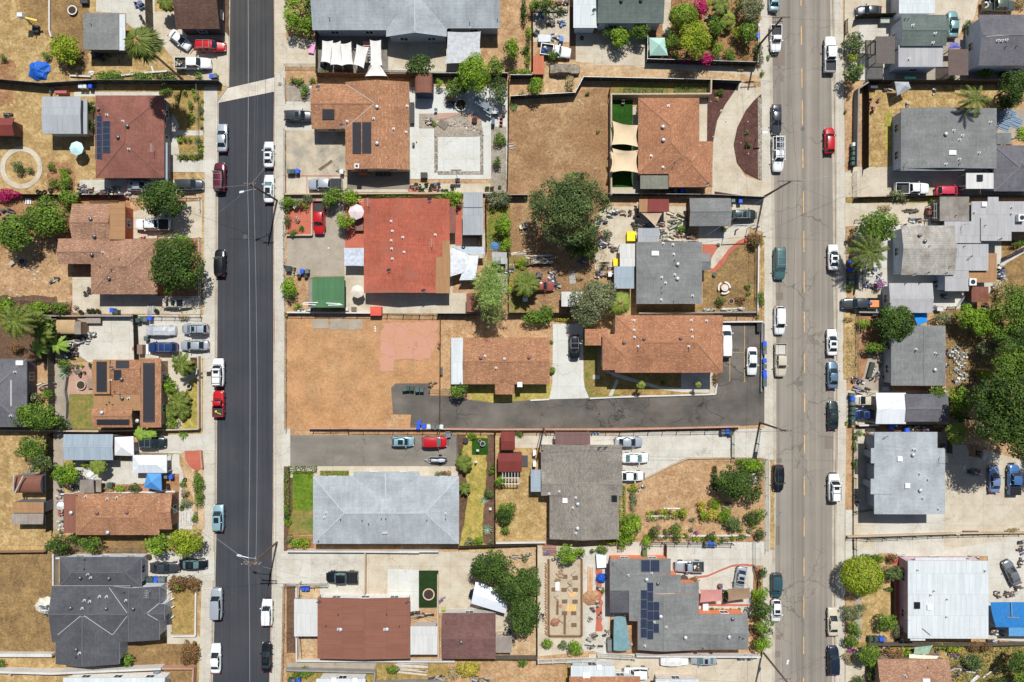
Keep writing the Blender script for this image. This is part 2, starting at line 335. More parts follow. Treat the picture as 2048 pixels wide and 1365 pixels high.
LE=[(459,-500),(457,0),(455,174),(434,204),(432,500),(431,690),(430,1030),(427,1180),(422,1365),(418,1900)]
RE=[(547,-500),(548,0),(549,150),(547,320),(547,690),(546,1030),(543,1200),(539,1365),(534,1900)]
LT=[(1537,-500),(1539,0),(1541,170),(1543,340),(1546,500),(1547.5,690),(1548,900),(1546,1100),(1545,1365),(1543,1900)]
RT=[(1665,-500),(1666,0),(1669,170),(1671,340),(1672,500),(1674,690),(1673,900),(1670,1050),(1670,1365),(1670,1900)]
slab('left_block','dry',[(-1500,-500)]+LE+[(-1500,1900)])
slab('middle_block','soil',RE[::1]+LT[::-1])
slab('right_block','soil',RT+[(3500,1900),(3500,-500)])
def strip(name,mat,E,a,b,lev,z=None,h=None):
 pa=[(x+a,y)for x,y in E];pb=[(x+b,y)for x,y in E][::-1]
 if h is None:return poly(name,mat,[PX(*p)for p in pa+pb],lev)
 m=MB()
 for i in range(len(E)-1):
  q=[PX(E[i][0]+a,E[i][1]),PX(E[i][0]+b,E[i][1]),PX(E[i+1][0]+b,E[i+1][1]),PX(E[i+1][0]+a,E[i+1][1])]
  m.prism(q,-.25,h)
 return struct(m.build(name,G[mat]))
def bed(name,mat,A,B_,z,ea=0,eb=0):
 pts=[PX(x+ea,y)for x,y in A]+[PX(x+eb,y)for x,y in B_][::-1]
 m=MB();m.add([(p[0],p[1],z)for p in pts][::-1],[tuple(range(len(pts)))]);return struct(m.build(name,G[mat]))
bed('dark_street','asph',LE,RE,-.13)
m=MB();q=[PX(458,-400),PX(547.5,-400),PX(548,153),PX(456,176)];m.add([(x,y,-.127)for x,y in q][::-1],[(0,1,2,3)]);struct(m.build('old_street_surface',G['asphw']))
bed('tan_street','aspho',LT,RT,-.13)
def band(name,mat,E,a,b,z):
 pts=[PX(x+a,y)for x,y in E]+[PX(x+b,y)for x,y in E][::-1]
 m=MB();m.add([(p[0],p[1],z)for p in pts],[tuple(range(len(pts)))])
 if m.v and sum(pts[i][0]*pts[(i+1)%len(pts)][1]-pts[(i+1)%len(pts)][0]*pts[i][1]for i in range(len(pts)))<0:m.f=[f[::-1]for f in m.f]
 return struct(m.build(name,G[mat]))
band('gutter','kerb',LE,-1,3.,-.118);band('gutter','kerb',LT,-1,5.2,-.118);band('gutter','kerb',RT,-5.5,1,-.118)
band('gutter','mulch',RE,-2.2,1,-.118)
strip('kerb','kerb',LE,-2,.4,0,h=.012);strip('kerb','kerb',RE,-.4,2.,0,h=.012)
strip('kerb','kerb',LT,-2,.4,0,h=.012);strip('kerb','kerb',RT,-.4,2.,0,h=.012)
strip('sidewalk','walk',LE[3:],-24,-2,3);strip('sidewalk','walk',RE,2.,23,3)
strip('sidewalk','walk',LT,-20,-2,3);strip('sidewalk','walk',RT,2.,19,3)
S('B0')
m=MB();m.add([(*W(*p),-.112)for p in[(135,815),(590,724),(590,612),(140,715)]],[(0,1,2,3)]);struct(m.build('valley_gutter',G['gut']))
m=MB();m.add([(*W(*p),.03)for p in[(604,765),(612,765),(610,565),(602,565)]],[(0,1,2,3)]);struct(m.build('red_kerb_marking',G['redk']))
m=MB();m.add([(*PX(*p),.03)for p in[(548.2,688),(551.2,688),(550.5,627),(547.8,627)]],[(0,1,2,3)]);struct(m.build('red_kerb_marking',G['redk']))
m=MB();m.add([(*PX(*p),.03)for p in[(1673.8,945),(1676,945),(1676.5,852),(1674.5,852)]],[(0,1,2,3)]);struct(m.build('red_kerb_marking',G['redk']))
ym=pm0(c(218,174,112),.8,var=.3)
dash=[(0,11),(52,89),(136,175),(201,250),(298,336),(382,427),(462.5,504),(543,585),(624,663.5),(708,746),(787,824.6),(871,907.5),(954,991),(1036,1073.6),(1115.5,1152),(1193,1237),(1275,1309),(1356,1396),(-85,-45)]
def cx(y):return 1602.6+(y/500)*6 if y<500 else 1608.6+(y-500)/300*1.4 if y<800 else 1610-(y-800)/565*2.4
for a,b in dash:
 m=MB();m.add([(*PX(cx(a)-.9,a),-.122),(*PX(cx(b)-.9,b),-.122),(*PX(cx(b)+.9,b),-.122),(*PX(cx(a)+.9,a),-.122)],[(0,1,2,3)])
 o=m.build('centre_line_dash',ym);o['kind']='structure'
pm=asp('street_repair_asphalt',c(142,128,116),c(132,120,110),stk=.4)
for t,x0,y0,x1,y1 in(('D0',1355,335,1465,520),('D0',1425,592,1455,648),('D1',1385,970,1450,1030),('D2',1385,935,1440,975),('D3',1370,1120,1430,1170),('E2',165,760,245,865),('D3',1395,990,1435,1030),('D3',1375,130,1425,280)):
 S(t);m=MB();a=W(x0,y1);b=W(x1,y0);m.add([(a[0],a[1],-.125),(b[0],a[1],-.125),(b[0],b[1],-.125),(a[0],b[1],-.125)],[(0,1,2,3)])
 struct(m.build('street_patch',pm))
iron=pm0(c(112,104,98),.6,.3);iron2=pm0(c(88,86,84),.6,.3)
def mh(t,x,y,r,mt,dsc,pl):
 S(t);a=W(x,y);m=MB();m.tube((*a,-.129),(*a,-.12),r,n=20);m.tube((*a,-.1195),(*a,-.114),r*.75,n=20,mi=1)
 o=m.build('manhole_cover',[mt,iron2]);label(o,dsc+' '+pl,'manhole')
mh('D0',1608,1020,.42,iron,'round manhole cover in the tan street','near its centre line dashes')
mh('B1',355,530,.45,iron2,'round manhole cover in the dark asphalt street','left of the overhead wire')
# ---- patches, block by block
S('A0')
P('concrete_pad','conc',[(760,-80),(1225,-80),(1225,300),(1180,330),(1000,180),(1000,110),(760,95)],2)
P('driveway','conct',[(1225,95),(1741,95),(1810,200),(1812,690),(1480,600),(1225,290)],2)
P('yard_strip','mulchb',[(1690,-80),(1816,-80),(1812,290),(1760,230)],4,.1)
P('side_path','conc',(585,730,1260,765),1)
P('garden_bed','dryg',(1350,690,1612,1270),4,.15)
P('garden_path','conc',[(1240,770),(1300,760),(1420,1000),(1400,1060),(1440,1365),(1325,1365),(1325,1000)],5)
P('garden_path','conc',(1400,1035,1610,1075),5)
P('driveway','conc',(1325,1270,1700,1365),3)
P('driveway','conc',(1612,690,1720,1365),1)
P('side_yard','conc',(1240,1000,1410,1275),2)
x,y=PX(43,336)
def ring(name,mat,ro,ri,lev):
 LN[0]+=1;z=.016*lev+LN[0]*.00009;m=MB();n=48
 vs=[(x+r*math.cos(2*PI*i/n),y+r*math.sin(2*PI*i/n),z)for r in(ro,ri)for i in range(n)]
 m.add(vs,[(i,(i+1)%n,n+(i+1)%n,n+i)for i in range(n)]);return struct(m.build(name,G[mat]))
ring('ring_path','conct',3.72,2.85,4)
P('yard_earth','soilb',(-300,480,110,830),1,.5)
P('yard_earth','dryd',[(120,-80),(700,-80),(700,500),(560,560),(400,300),(230,200)],1,.4)
P('garden_bed','soilb',[(380,1280),(560,1290),(600,1400),(580,1560),(380,1500)],3,.2)
S('A1')
P('yard_earth','soilb',[(-400,225),(640,200),(1060,225),(1060,1150),(-400,1150)],2,.2)
P('yard_earth','soil',[(60,560),(560,560),(575,850),(575,1080),(-100,1060)],3,.6)
P('side_path','conc',[(630,80),(1720,80),(1720,185),(640,190)],2)
P('driveway','conct',[(1050,330),(1600,240),(1600,540),(1050,545)],3)
P('yard_earth','soil',[(1000,200),(1600,180),(1600,300),(1050,330)],2,.1)
P('patio','conct',(575,850,800,1130),4)
P('patio','conct',(790,980,1300,1140),3)
P('driveway','conct',(1290,1000,1585,1145),4)
P('yard_earth','soilb',(1240,545,1590,1000),3)
P('concrete_pad','conc',[(640,1165),(1085,1160),(1090,1521),(700,1521),(560,1420),(640,1365)],4)
P('driveway','conc',[(1085,1150),(1700,1150),(1700,1490),(1110,1490)],3)
P('yard_earth','mulchb',[(-300,1000),(450,1000),(450,1700),(-300,1700)],3,.2)
S('A2')
P('pool_path','concg',[(440,100),(540,100),(560,715),(430,715)],5)
P('paved_patio','paver',(545,180,760,432),5)
P('lawn','lawnp',(550,430,770,706),5,.1)
P('yard_earth','soil',[(200,170),(440,200),(440,440),(180,440)],4,.2)
P('front_yard','conct',(1270,130,1600,700),4)
P('lawn','lawny',[(1500,330),(1585,300),(1585,700),(1440,700),(1470,420)],6,.15)
P('flower_bed','mulch',(1508,140,1586,222),6)
P('dry_field','dry',(-600,715,425,1420),4,.1)
P('side_alley','concg',(425,700,505,1500),5)
P('driveway','conc',[(1095,760),(1700,740),(1700,880),(1465,880),(1440,900),(1095,890)],4)
P('yard_earth','mulchb',(505,705,1100,770),4)
P('patio','conc',[(600,950),(1040,950),(1040,905),(1420,905),(1425,990),(1455,1060),(1455,1330),(780,1210),(600,1210)],5)
P('brick_walk','redp',[(1465,880),(1600,872),(1605,1010),(1560,1050),(1500,1000),(1465,940)],6,.1)
P('front_yard','soill',[(1440,890),(1610,890),(1620,1500),(1530,1500),(1530,1250),(1455,1060)],4)
P('planting_bed','soilb',[(800,1140),(1130,1140),(1300,1060),(1420,1060),(1420,1210),(800,1210)],6,.1)
P('entry_path','conc',(1400,1300,1525,1500),5)
S('A3')
P('dry_field','dryd',[(-600,345),(450,340),(445,1145),(-600,1130)],4)
P('dry_field','dry',[(-600,-80),(410,-80),(410,280),(-600,280)],5)
P('side_yard','dryd',(480,200,1170,345),4,.1)
P('driveway','conc',[(1175,330),(1700,330),(1700,560),(1175,560)],5)
P('front_lawn','dryg',(1365,590,1558,985),5)
P('front_steps','conct',(1325,1000,1600,1060),6)
P('front_yard','dryd',[(940,1010),(1325,1010),(1325,1062),(1560,1062),(1560,1500),(940,1500)],4)
P('side_yard','soill',(540,1280,1310,1340),6)
P('front_path','conct',(1305,560,1370,1000),4)
P('driveway','conct',(1110,560,1330,620),6)
# ----- middle block
S('B0')
P('driveway','conct',[(590,-80),(700,-80),(680,290),(940,330),(940,545),(675,530),(590,600)],4)
P('front_yard','soil',(675,530,935,665),5,.05);P('front_yard','grav',[(685,665),(890,665),(890,800),(700,805)],5,.1)
P('driveway','conc',(675,805,925,1035),4)
P('courtyard','stain',[(685,1035),(1155,1035),(1155,1400),(685,1400)],5)
P('shaded_patio','park',(930,235,1490,600),4);P('patio','conct',[(1430,235),(1760,235),(1945,300),(1945,575),(1430,575)],3)
S('C0')
P('side_yard','soil',(640,-80,1045,600),3)
P('side_yard','conct',(180,390,640,570),5)
P('backyard_paving','concw',[(75,690),(850,690),(850,1420),(75,1420)],3)
P('gravel_bed','grav',[(150,905),(540,895),(640,940),(662,1080),(560,1085),(270,1085),(270,1018),(150,1018)],5)
P('stone_bed','river',[(215,935),(300,960),(390,930),(560,985),(640,1030),(650,1075),(560,1010),(450,1000),(300,1010),(220,975)],7,.1)
P('paver_patch','paver',[(535,905),(600,905),(650,960),(620,995),(560,990),(535,950)],8)
P('paver_patch','paver',[(280,900),(500,895),(400,935),(300,950)],8)
P('gravel_bed','grav',(720,1005,842,1700),5)
P('gravel_bed','river',(272,1080,300,1370),5);P('gravel_bed','river',(634,1080,660,1370),5);P('gravel_bed','river',(300,1358,660,1385),5)
P('dry_field','dryl',[(862,880),(1110,860),(1370,800),(1440,710),(1640,700),(1655,1365),(1655,1560),(855,1560)],4,.1)
P('dirt_yard','soil',[(880,600),(1060,600),(1060,770),(880,770)],4)
P('concrete_pad','conct',(1055,55,1345,340),4);P('side_yard','mulchb',(1340,60,1390,470),5)
P('driveway','conct',[(1390,270),(1950,270),(1950,490),(1741,520),(1390,490)],4)
P('dirt_lane','soill',[(1140,490),(1390,490),(1741,520),(2850,600),(2850,650),(2500,650),(1450,610),(1390,740),(1140,760)],5)
S('D0')
P('garden_path','conct',(495,-80,560,280),4);P('concrete_pad','conct',(-40,400,365,520),6)
P('garden_soil','soilb',[(560,-80),(1280,-80),(1235,510),(365,500),(365,290)],3,.2)
P('lane','conct',[(0,495),(365,500),(1240,540),(1320,560),(1320,640),(1110,655),(800,630),(0,610)],4)
P('planted_strip','lawnp',(85,655,850,770),5)
P('artificial_lawn','turf',(82,795,258,1500),5);P('patio','conct',(255,850,305,1500),4)
P('mulch_bed','mulch',[(850,660),(1095,660),(1060,730),(985,840),(925,960),(895,1125),(845,1125)],5)
P('driveway','conct',[(1100,655),(1275,695),(1275,745),(1215,800),(1150,880),(1085,1010),(1055,1150),(1080,1290),(1150,1400),(1300,1440),(1350,1440),(1350,1560),(880,1560),(895,1125),(925,960),(985,840),(1060,730)],4)
P('mulch_bed','mulch',[(1275,748),(1262,1425),(1150,1372),(1080,1290),(1056,1150),(1086,1010),(1150,882),(1215,802)],6)
P('gravel_strip','river',(1248,775,1280,1420),7)
P('planter_path','conct',(785,800,848,1125),4)
S('D1')
P('mulch_bed','mulch',[(905,172),(1180,212),(905,218)],6,.05)
P('patio','conct',(70,140,320,205),6)
P('work_yard','conct',[(60,290),(680,290),(680,560),(290,580),(290,780),(-40,790),(-40,360)],4)
P('driveway','conct',[(1035,225),(1300,225),(1300,500),(1180,455),(1035,455)],4)
P('path','conc',[(780,450),(1180,455),(1175,520),(1060,580),(985,640),(820,590),(780,590)],5)
P('curved_path','conct',[(1180,460),(1180,522),(1090,565),(1020,625),(965,700),(895,783),(872,780),(880,700),(930,620),(1000,555),(1090,490)],6)
P('brick_edge','redp',[(1180,520),(1170,565),(1090,605),(1020,665),(970,755),(905,815),(865,805),(895,780),(962,702),(1018,626),(1088,566)],7,.03)
P('planting_bed','redp',[(815,590),(925,590),(930,615),(880,690),(815,660)],6,.1)
P('front_yard','dryd',[(815,795),(905,815),(970,755),(1020,665),(1090,605),(1170,560),(1250,560),(1250,1130),(760,1130),(760,1070),(815,1060)],4,.03)
P('verge','dry',(1255,530,1300,1200),5,.1);P('side_yard','dryd',(290,1065,760,1135),5)
S('B1')
P('driveway','conct',(680,55,1185,190),5)
for a in((678,50,684,190),(845,55,851,190),(1020,55,1026,190),(678,187,1185,193),(678,46,1170,52)):P('brick_border','redp',a,7)
P('covered_patio','park',(1165,0,1665,155),6);P('side_path','conct',(1165,110,2300,178),5)
P('driveway','concg',[(690,195),(1148,195),(1148,845),(690,835)],4)
P('painted_patio','redp',(688,258,893,522),6)
P('painted_patio','redp',(1150,255,1300,618),5)
P('patio','conct',[(1145,615),(2000,615),(2000,975),(2120,975),(2120,1140),(1145,1135)],4)
P('front_yard','soil',(680,840,880,1130),5,.05)
P('vacant_lot','lot',[(690,1170),(1900,1180),(1900,2095),(1615,2095),(1615,1935),(1480,1935),(1480,2060),(690,2060)],3)
P('slab_fragment','concg',(892,1180,1020,1255),6,.15);P('slab_fragment','concg',(1030,1180,1170,1265),6,.15);P('slab_fragment','concg',(1175,1185,1285,1265),6,.15)
P('old_slab','pink',[(1445,1215),(1885,1205),(1885,1340),(1850,1440),(1820,1500),(1540,1505),(1535,1590),(1420,1590),(1432,1345)],6,.3)
S('C1')
P('side_path','redp',(438,300,490,600),6);P('side_yard','conct',(395,500,680,700),4)
P('backyard','dryl',[(686,240),(1640,215),(1640,700),(1500,1130),(686,1130)],3,.1)
P('lawn','lawnp',(690,290,870,640),5,.3);P('lawn','lawnp',(870,690,1020,1130),5,.5)
P('yard_earth','soilb',[(1030,480),(1600,480),(1500,760),(1250,800),(1100,640)],5,.5)
P('concrete_pad','concg',(730,650,862,975),6)
S('C2')
P('driveway','concw',[(1150,-125),(1450,-125),(1450,300),(1462,380),(1497,462),(1180,472),(1205,350),(1210,-125)],5)
P('side_yard','soil',(325,-160,412,390),4)
P('lawn','lawny',[(500,345),(1210,345),(1180,472),(1030,478),(740,500),(560,470)],4)
P('lawn','lawnp',[(1450,-150),(1560,-150),(1560,280),(1741,280),(1741,452),(1497,460),(1462,380)],4)
P('alley','alley',[(-35,345),(235,345),(240,440),(400,440),(560,475),(740,502),(1030,478),(1190,470),(1500,462),(1741,455),(2495,435),(2495,-130),(2885,-130),(2882,668),(2690,680),(1741,694),(80,700),(88,592),(-55,585),(-70,380)],5)
P('garden_bed','lawnp',[(-40,345),(0,345),(0,346),(-40,346)],2)
P('side_path','conc',(1525,280,1580,310),6)
S('D2')
P('front_lawn','dryg',(-60,270,860,432),5,.02)
P('path','conc',[(0,230),(140,300),(480,395),(640,415),(860,420),(860,260),(640,260),(640,380),(480,370),(160,275)],7)
P('path','conc',[(130,310),(150,320),(95,445),(65,445)],7)
P('planter_edge','conct',(862,262,922,430),6)
ylm=pm0(c(176,154,100),.9,var=.3)
for a,b in(((1023,90),(1028,335)),((1140,-210),(1145,335)),((1022,97),(1150,101))):
 p0=W(a[0],a[1]);p1=W(b[0],b[1]);m=MB();m.add([(p0[0],p1[1],.105),(p1[0],p1[1],.105),(p1[0],p0[1],.105),(p0[0],p0[1],.105)],[(0,1,2,3)]);struct(m.build('parking_line',ylm))
P('driveway','conc',[(-670,745),(-470,745),(0,745),(1300,700),(1300,935),(1050,930),(690,935),(635,950),(560,990),(340,1105),(180,1150),(175,830),(-60,830),(-520,850),(-670,850)],4)
P('front_yard','soil',[(200,1160),(340,1105),(560,990),(690,935),(1040,935),(1300,940),(1300,1660),(160,1600),(200,1365)],3,.05)
P('verge','dry',(1345,950,1378,1660),4,.1)
S('B2')
P('parking_yard','park',[(715,755),(2040,755),(2040,1000),(715,1000)],4)
P('side_path','conct',(715,1000,2045,1090),5);P('driveway','conc',(650,705,715,1090),4)
P('front_lawn','lawn',(735,1045,900,1365),5);P('front_bed','mulchb',(665,1000,740,1700),4,.05)
P('hedge_bed','lawnp',(950,1035,1180,1085),6)
S('B3')
P('front_lawn','lawnp',[(735,0),(902,0),(902,195),(700,195),(700,100)],6,.1);P('front_bed','soilb',(695,205,905,300),5)
P('driveway','conc',[(640,325),(1320,335),(1310,690),(940,690),(690,585),(640,585)],4)
P('driveway','conct',[(1320,335),(2130,330),(2130,820),(1320,690)],4);P('patio','concw',[(1485,465),(1735,475),(1735,820),(1660,820),(1660,690),(1485,690)],6)
P('planting_strip','mulchb',(686,600,760,1130),5,.03);P('side_yard','soill',(760,585,950,705),5);P('side_yard','soill',(790,1000,930,1150),5)
P('dry_strip','dryg',[(690,1250),(1741,1190),(3150,1170),(3150,1450),(690,1450)],3,.1)
P('side_path','concg',[(690,1205),(1400,1205),(1380,1260),(690,1250)],5)
S('C2')
P('garden','lawny',[(455,750),(750,750),(750,1660),(462,1660)],4);P('garden_bed','mulchb',[(690,750),(750,750),(752,1660),(650,1600),(680,1100)],6,.15);P('garden_bed','mulchb',[(455,750),(520,750),(490,900),(540,1200),(480,1600),(462,1640)],6,.15)
P('artificial_lawn','turf',(570,778,696,910),7)
P('backyard','dry',[(758,745),(1070,850),(1070,1020),(1200,1100),(1150,1595),(758,1590)],4)
P('side_path','conct',(905,745,1115,855),6)
S('C3')
P('artificial_lawn','turfd',(150,478,306,772),9)
P('backyard','soill',[(545,300),(1082,280),(1085,1185),(755,1185),(755,820),(560,760)],3,.1)
P('driveway','conct',[(305,340),(700,340),(560,560),(870,830),(860,960),(755,960),(755,820),(305,815)],5,.02)
P('building_plot','conct',[(1090,285),(1660,285),(1660,1100),(1090,1160)],4)
P('work_path','conc',[(1440,300),(1640,300),(1640,1140),(1440,1100)],6)
P('brick_edge','redp',(1545,470,1600,960),8,.2)
P('dry_strip','soil',(380,1200,1300,1460),5,.2)
S('D3')
P('driveway','conc',[(50,255),(1245,255),(1220,840),(50,840)],4)
P('driveway','conct',[(-90,1140),(1350,1140),(1350,1460),(-90,1460)],5)
P('drive_apron','conc',(1215,250,1300,440),5)
P('front_bed','soilb',(1212,440,1262,1110),6,.05)
m=[(770,540),(850,530),(940,490),(1040,450),(1130,440),(1220,448),(1220,432),(1130,425),(1040,435),(940,475),(850,514),(770,524)]
P('brick_border','redp',m,7);P('brick_border','redp',(780,745,1190,760),7)
# ----- right block
S('E0')
P('parking_apron','conct',[(320,-80),(1400,-80),(1340,160),(1250,230),(1200,330),(700,200),(430,190),(420,640),(320,640)],4)
P('patio','conc',[(430,180),(720,180),(720,640),(430,640)],5)
P('side_yard','concg',(700,300,1640,640),4)
P('verge','soil',[(320,700),(400,690),(385,1365),(322,1365)],5)
P('dry_yard','dry',[(465,700),(1700,660),(1700,1000),(700,900),(690,1365),(465,1365)],4)
P('lawn_patch','lawny',[(640,900),(700,860),(700,1210),(630,1200)],6,.2)
P('side_yard','concg',(1500,870,1900,1100),5)
S('E1')
P('driveway','conct',[(322,-20),(700,-20),(1741,20),(1741,200),(690,210),(322,225)],4)
P('verge','dryg',(330,215,1000,262),6,.1)
P('lane','conct',[(322,262),(1000,262),(1000,430),(760,430),(322,450)],5)
P('front_yard','soil',(330,450,400,690),6);P('patio','conc',[(395,450),(1560,400),(1560,900),(1300,1100),(395,1120)],4)
P('driveway','conct',(395,940,640,1135),6);P('verge','dry',(310,1135,420,1660),5,.1)
P('backyard','dryd',[(1200,560),(1900,560),(1900,1900),(1120,1900),(1120,1120)],3,.3)
P('sloping_path','conc',[(1580,690),(1741,600),(1800,565),(1800,620),(1600,740),(1480,860),(1380,980),(1260,1100),(1000,1100),(1240,960),(1440,830)],5)
P('front_yard','soilb',(418,1135,800,1660),4)
S('E2')
P('front_path','concg',[(520,60),(640,60),(680,400),(405,400),(470,280)],6)
P('bin_pad','conct',(335,400,1140,670),5);P('side_yard','mulchb',(400,670,1130,735),5)
P('front_bed','conct',(385,700,560,1660),5);P('driveway','conct',[(1050,730),(1130,730),(1130,830),(1290,830),(1741,960),(1741,1560),(1110,1660),(1110,900)],5)
P('yard_earth','soilb',[(1290,820),(1440,860),(1450,960),(1300,920)],6,.2);P('sidewalk_edge','mulchb',(380,690,392,1660),7)
S('E3')
P('driveway','conc',[(325,0),(2400,0),(2400,1100),(1450,1020),(1450,365),(790,365),(640,340),(325,400)],4)
P('front_yard','soil',[(325,400),(640,340),(700,345),(700,1000),(430,1040),(325,1100)],5,.05)
P('front_yard','dry',(452,600,690,1000),7,.08);P('garden_path','concg',(398,690,452,1030),8)
P('painted_walk','redp',(698,355,748,900),8)
P('backyard','dryg',[(420,1045),(2000,1045),(2000,1500),(420,1500)],4,.2);P('verge','conct',(325,1100,490,1500),5)
# ---------- houses ----------
WIN_G=pm0(c(54,62,72),.12,.0,.6,.05);FRAME=pm0(TRIMW,.5)
PVM=None
def pv_mat():
 n=NB('solar_cells',.18,.5);u=n.uv();bt=n.n('ShaderNodeTexBrick');bt.offset=0
 bt.inputs['Scale'].default_value=1;bt.inputs['Brick Width'].default_value=.32;bt.inputs['Row Height'].default_value=.32;bt.inputs['Mortar Size'].default_value=.02
 bt.inputs['Color1'].default_value=c(40,48,66);bt.inputs['Color2'].default_value=c(46,54,72);bt.inputs['Mortar'].default_value=c(74,84,104)
 n.l(u,bt.inputs['Vector']);return n.out(bt.outputs['Color'])
PVM=pv_mat();HEAT=pm0(c(46,46,50),.5);ALU=pm0(c(176,180,186),.35,.7);PIPE=pm0(c(206,204,200),.5,.2);DOMEM=pm0(c(122,122,126),.35,.6);DARKP=pm0(DARK,.6);WHP=pm0(TRIMW,.5)
BRP=pm0(c(120,84,72),.7)
RFC={k:m.node_tree.nodes['Brick Texture'].inputs['Color1'].default_value[:]for k,m in RF.items()if 'shingle' in m.name}
WINGS=[]
class Wg:
 """rectangular roof piece; eave outline read at eave height z"""
 def __init__(s,x0,y0,x1,y1,typ,z,pitch,mat,ridge=None,wall=1,ov=.4):
  a=W(x0,y1,z);b=W(x1,y0,z);s.x0,s.y0=a;s.x1,s.y1=b;s.t=typ;s.z=z;s.p=pitch;s.mat=mat;s.wall=wall;s.ov=ov
  w_,h_=s.x1-s.x0,s.y1-s.y0
  if typ in('gx','hx'):
   zr=z+pitch*h_/2;s.r=W(0,ridge,zr)[1]if ridge is not None else(s.y0+s.y1)/2;s.zr=zr;s.ins=min(h_/2,w_/2)if typ=='hx' else 0
  elif typ in('gy','hy'):
   zr=z+pitch*w_/2;s.r=W(ridge,0,zr)[0]if ridge is not None else(s.x0+s.x1)/2;s.zr=zr;s.ins=min(h_/2,w_/2)if typ=='hy' else 0
  else:s.zr=z;s.ins=0;s.r=0
  if typ=='hy' or typ=='hx':s.ins*=.98
 def height(s,X,Y):
  if not(s.x0<=X<=s.x1 and s.y0<=Y<=s.y1):return-1
  if s.t[0]in 'gh':
   if s.t[1]=='x':
    q=(Y-s.y0)/(s.r-s.y0)if Y<s.r else(s.y1-Y)/(s.y1-s.r);e=min(X-s.x0,s.x1-X)
   else:
    q=(X-s.x0)/(s.r-s.x0)if X<s.r else(s.x1-X)/(s.x1-s.r);e=min(Y-s.y0,s.y1-Y)
   if s.ins:q=min(q,e/s.ins)
   return s.z+(s.zr-s.z)*min(q,1)
  if s.t=='f':return s.z
  w_,h_=s.x1-s.x0,s.y1-s.y0
  return s.z+s.p*{'sN':Y-s.y0,'sS':s.y1-Y,'sE':X-s.x0,'sW':s.x1-X}[s.t]
 def corners(s):
  return[(s.x0,s.y0),(s.x1,s.y0),(s.x1,s.y1),(s.x0,s.y1)]
 def roof(s,m):
  th=.16;z=s.z;A,B_,Cc,D=[(x,y,s.height(x,y)if s.t[0]in 'sf' else z)for x,y in s.corners()]
  if s.t[0]=='b':
   n=12;vs=[];R_=(s.x1-s.x0)/2;cx_=(s.x0+s.x1)/2
   for yy in(s.y0,s.y1):
    for i in range(n+1):
     t=PI-PI*i/n
     if s.t=='by':vs.append((cx_+R_*math.cos(t),yy,z+R_*s.p*math.sin(t)))
   if s.t=='bx':
    vs=[];R_=(s.y1-s.y0)/2;cy_=(s.y0+s.y1)/2
    for xx in(s.x0,s.x1):
     for i in range(n+1):
      t=PI*i/n;vs.append((xx,cy_+R_*math.cos(t),z+R_*s.p*math.sin(t)))
   fs=[(i,n+1+i,n+2+i,i+1)for i in range(n)]
   m.add(vs,[f[::-1]for f in fs]);m.add(vs[:n+1],[tuple(range(n+1))],1);m.add(vs[n+1:],[tuple(range(n,-1,-1))],1);return
  if s.t in('gx','hx'):E=(s.x0+s.ins,s.r,s.zr);G_=(s.x1-s.ins,s.r,s.zr);top=[(A,B_,G_,E),(Cc,D,E,G_)];ends=[(B_,Cc,G_),(D,A,E)]
  elif s.t in('gy','hy'):E=(s.r,s.y0+s.ins,s.zr);G_=(s.r,s.y1-s.ins,s.zr);top=[(B_,Cc,G_,E),(D,A,E,G_)];ends=[(A,B_,E),(Cc,D,G_)]
  else:top=[(A,B_,Cc,D)];ends=[]
  if s.ins:top+=ends;ends=[]
  dn=lambda p:(p[0],p[1],p[2]-th)
  for f in top:m.add(f,[tuple(range(len(f)))],0)
  for f in top:m.add([dn(p)for p in f],[tuple(range(len(f)))[::-1]],1)
  rim=[]
  if s.t[0]=='g':
   if s.t[1]=='x':rim=[(A,B_),(B_,G_),(G_,Cc),(Cc,D),(D,E),(E,A)]
   else:rim=[(A,E),(E,B_),(B_,Cc),(Cc,G_),(G_,D),(D,A)]
  else:rim=[(A,B_),(B_,Cc),(Cc,D),(D,A)]
  for p,q in rim:m.add([dn(p),dn(q),q,p],[(0,1,2,3)],1)
 def caps(s,m):
  if s.t[0]not in 'gh':return
  k=s.t[1]=='x';i=s.ins;a,b=((s.x0+i,s.r),(s.x1-i,s.r))if k else((s.r,s.y0+i),(s.r,s.y1-i));L=[(a,b)]
  if i:
   q=s.corners();L+=[(q[0],a),(q[3 if k else 1],a),(q[1 if k else 3],b),(q[2],b)]
  for p,e in L:
   A,B_=Vec((*p,s.height(*p)+.03)),Vec((*e,s.height(*e)+.03))
   if(A-B_).length>.3:m.beam(A.lerp(B_,.01),A.lerp(B_,.99),.2,.02)
 def wm_(s,m,drop=.0):
  o=s.ov;x0,y0,x1,y1=s.x0+o,s.y0+o,s.x1-o,s.y1-o;e=.17+drop
  if x1-x0<.6 or y1-y0<.6:return
  def ht(x,y):
   hh=s.height(x,y)if s.t[0]!='b' else s.z;return hh-e
  c4=[(x0,y0),(x1,y0),(x1,y1),(x0,y1)]
  for i in range(4):
   a,b=c4[i],c4[(i+1)%4];pts=[a,b]
   if s.t[0]in 'gh':
    if s.t[1]=='x' and a[0]==b[0]:pts=[a,(a[0],s.r),b]
    if s.t[1]=='y' and a[1]==b[1]:pts=[a,(s.r,a[1]),b]
    if s.t[0]=='h':pts=[a,b]
   hs=[s.z-e if s.t[0]=='h' else ht(*p)for p in pts]
   vs=[(p[0],p[1],-.05)for p in pts]+[(p[0],p[1],h)for p,h in zip(pts,hs)];n=len(pts)
   m.add(vs,[tuple(range(n))+tuple(range(2*n-1,n-1,-1))],0)
  m.add([(x0,y0,s.z-e-.02),(x1,y0,s.z-e-.02),(x1,y1,s.z-e-.02),(x0,y1,s.z-e-.02)],[(0,1,2,3)],0)
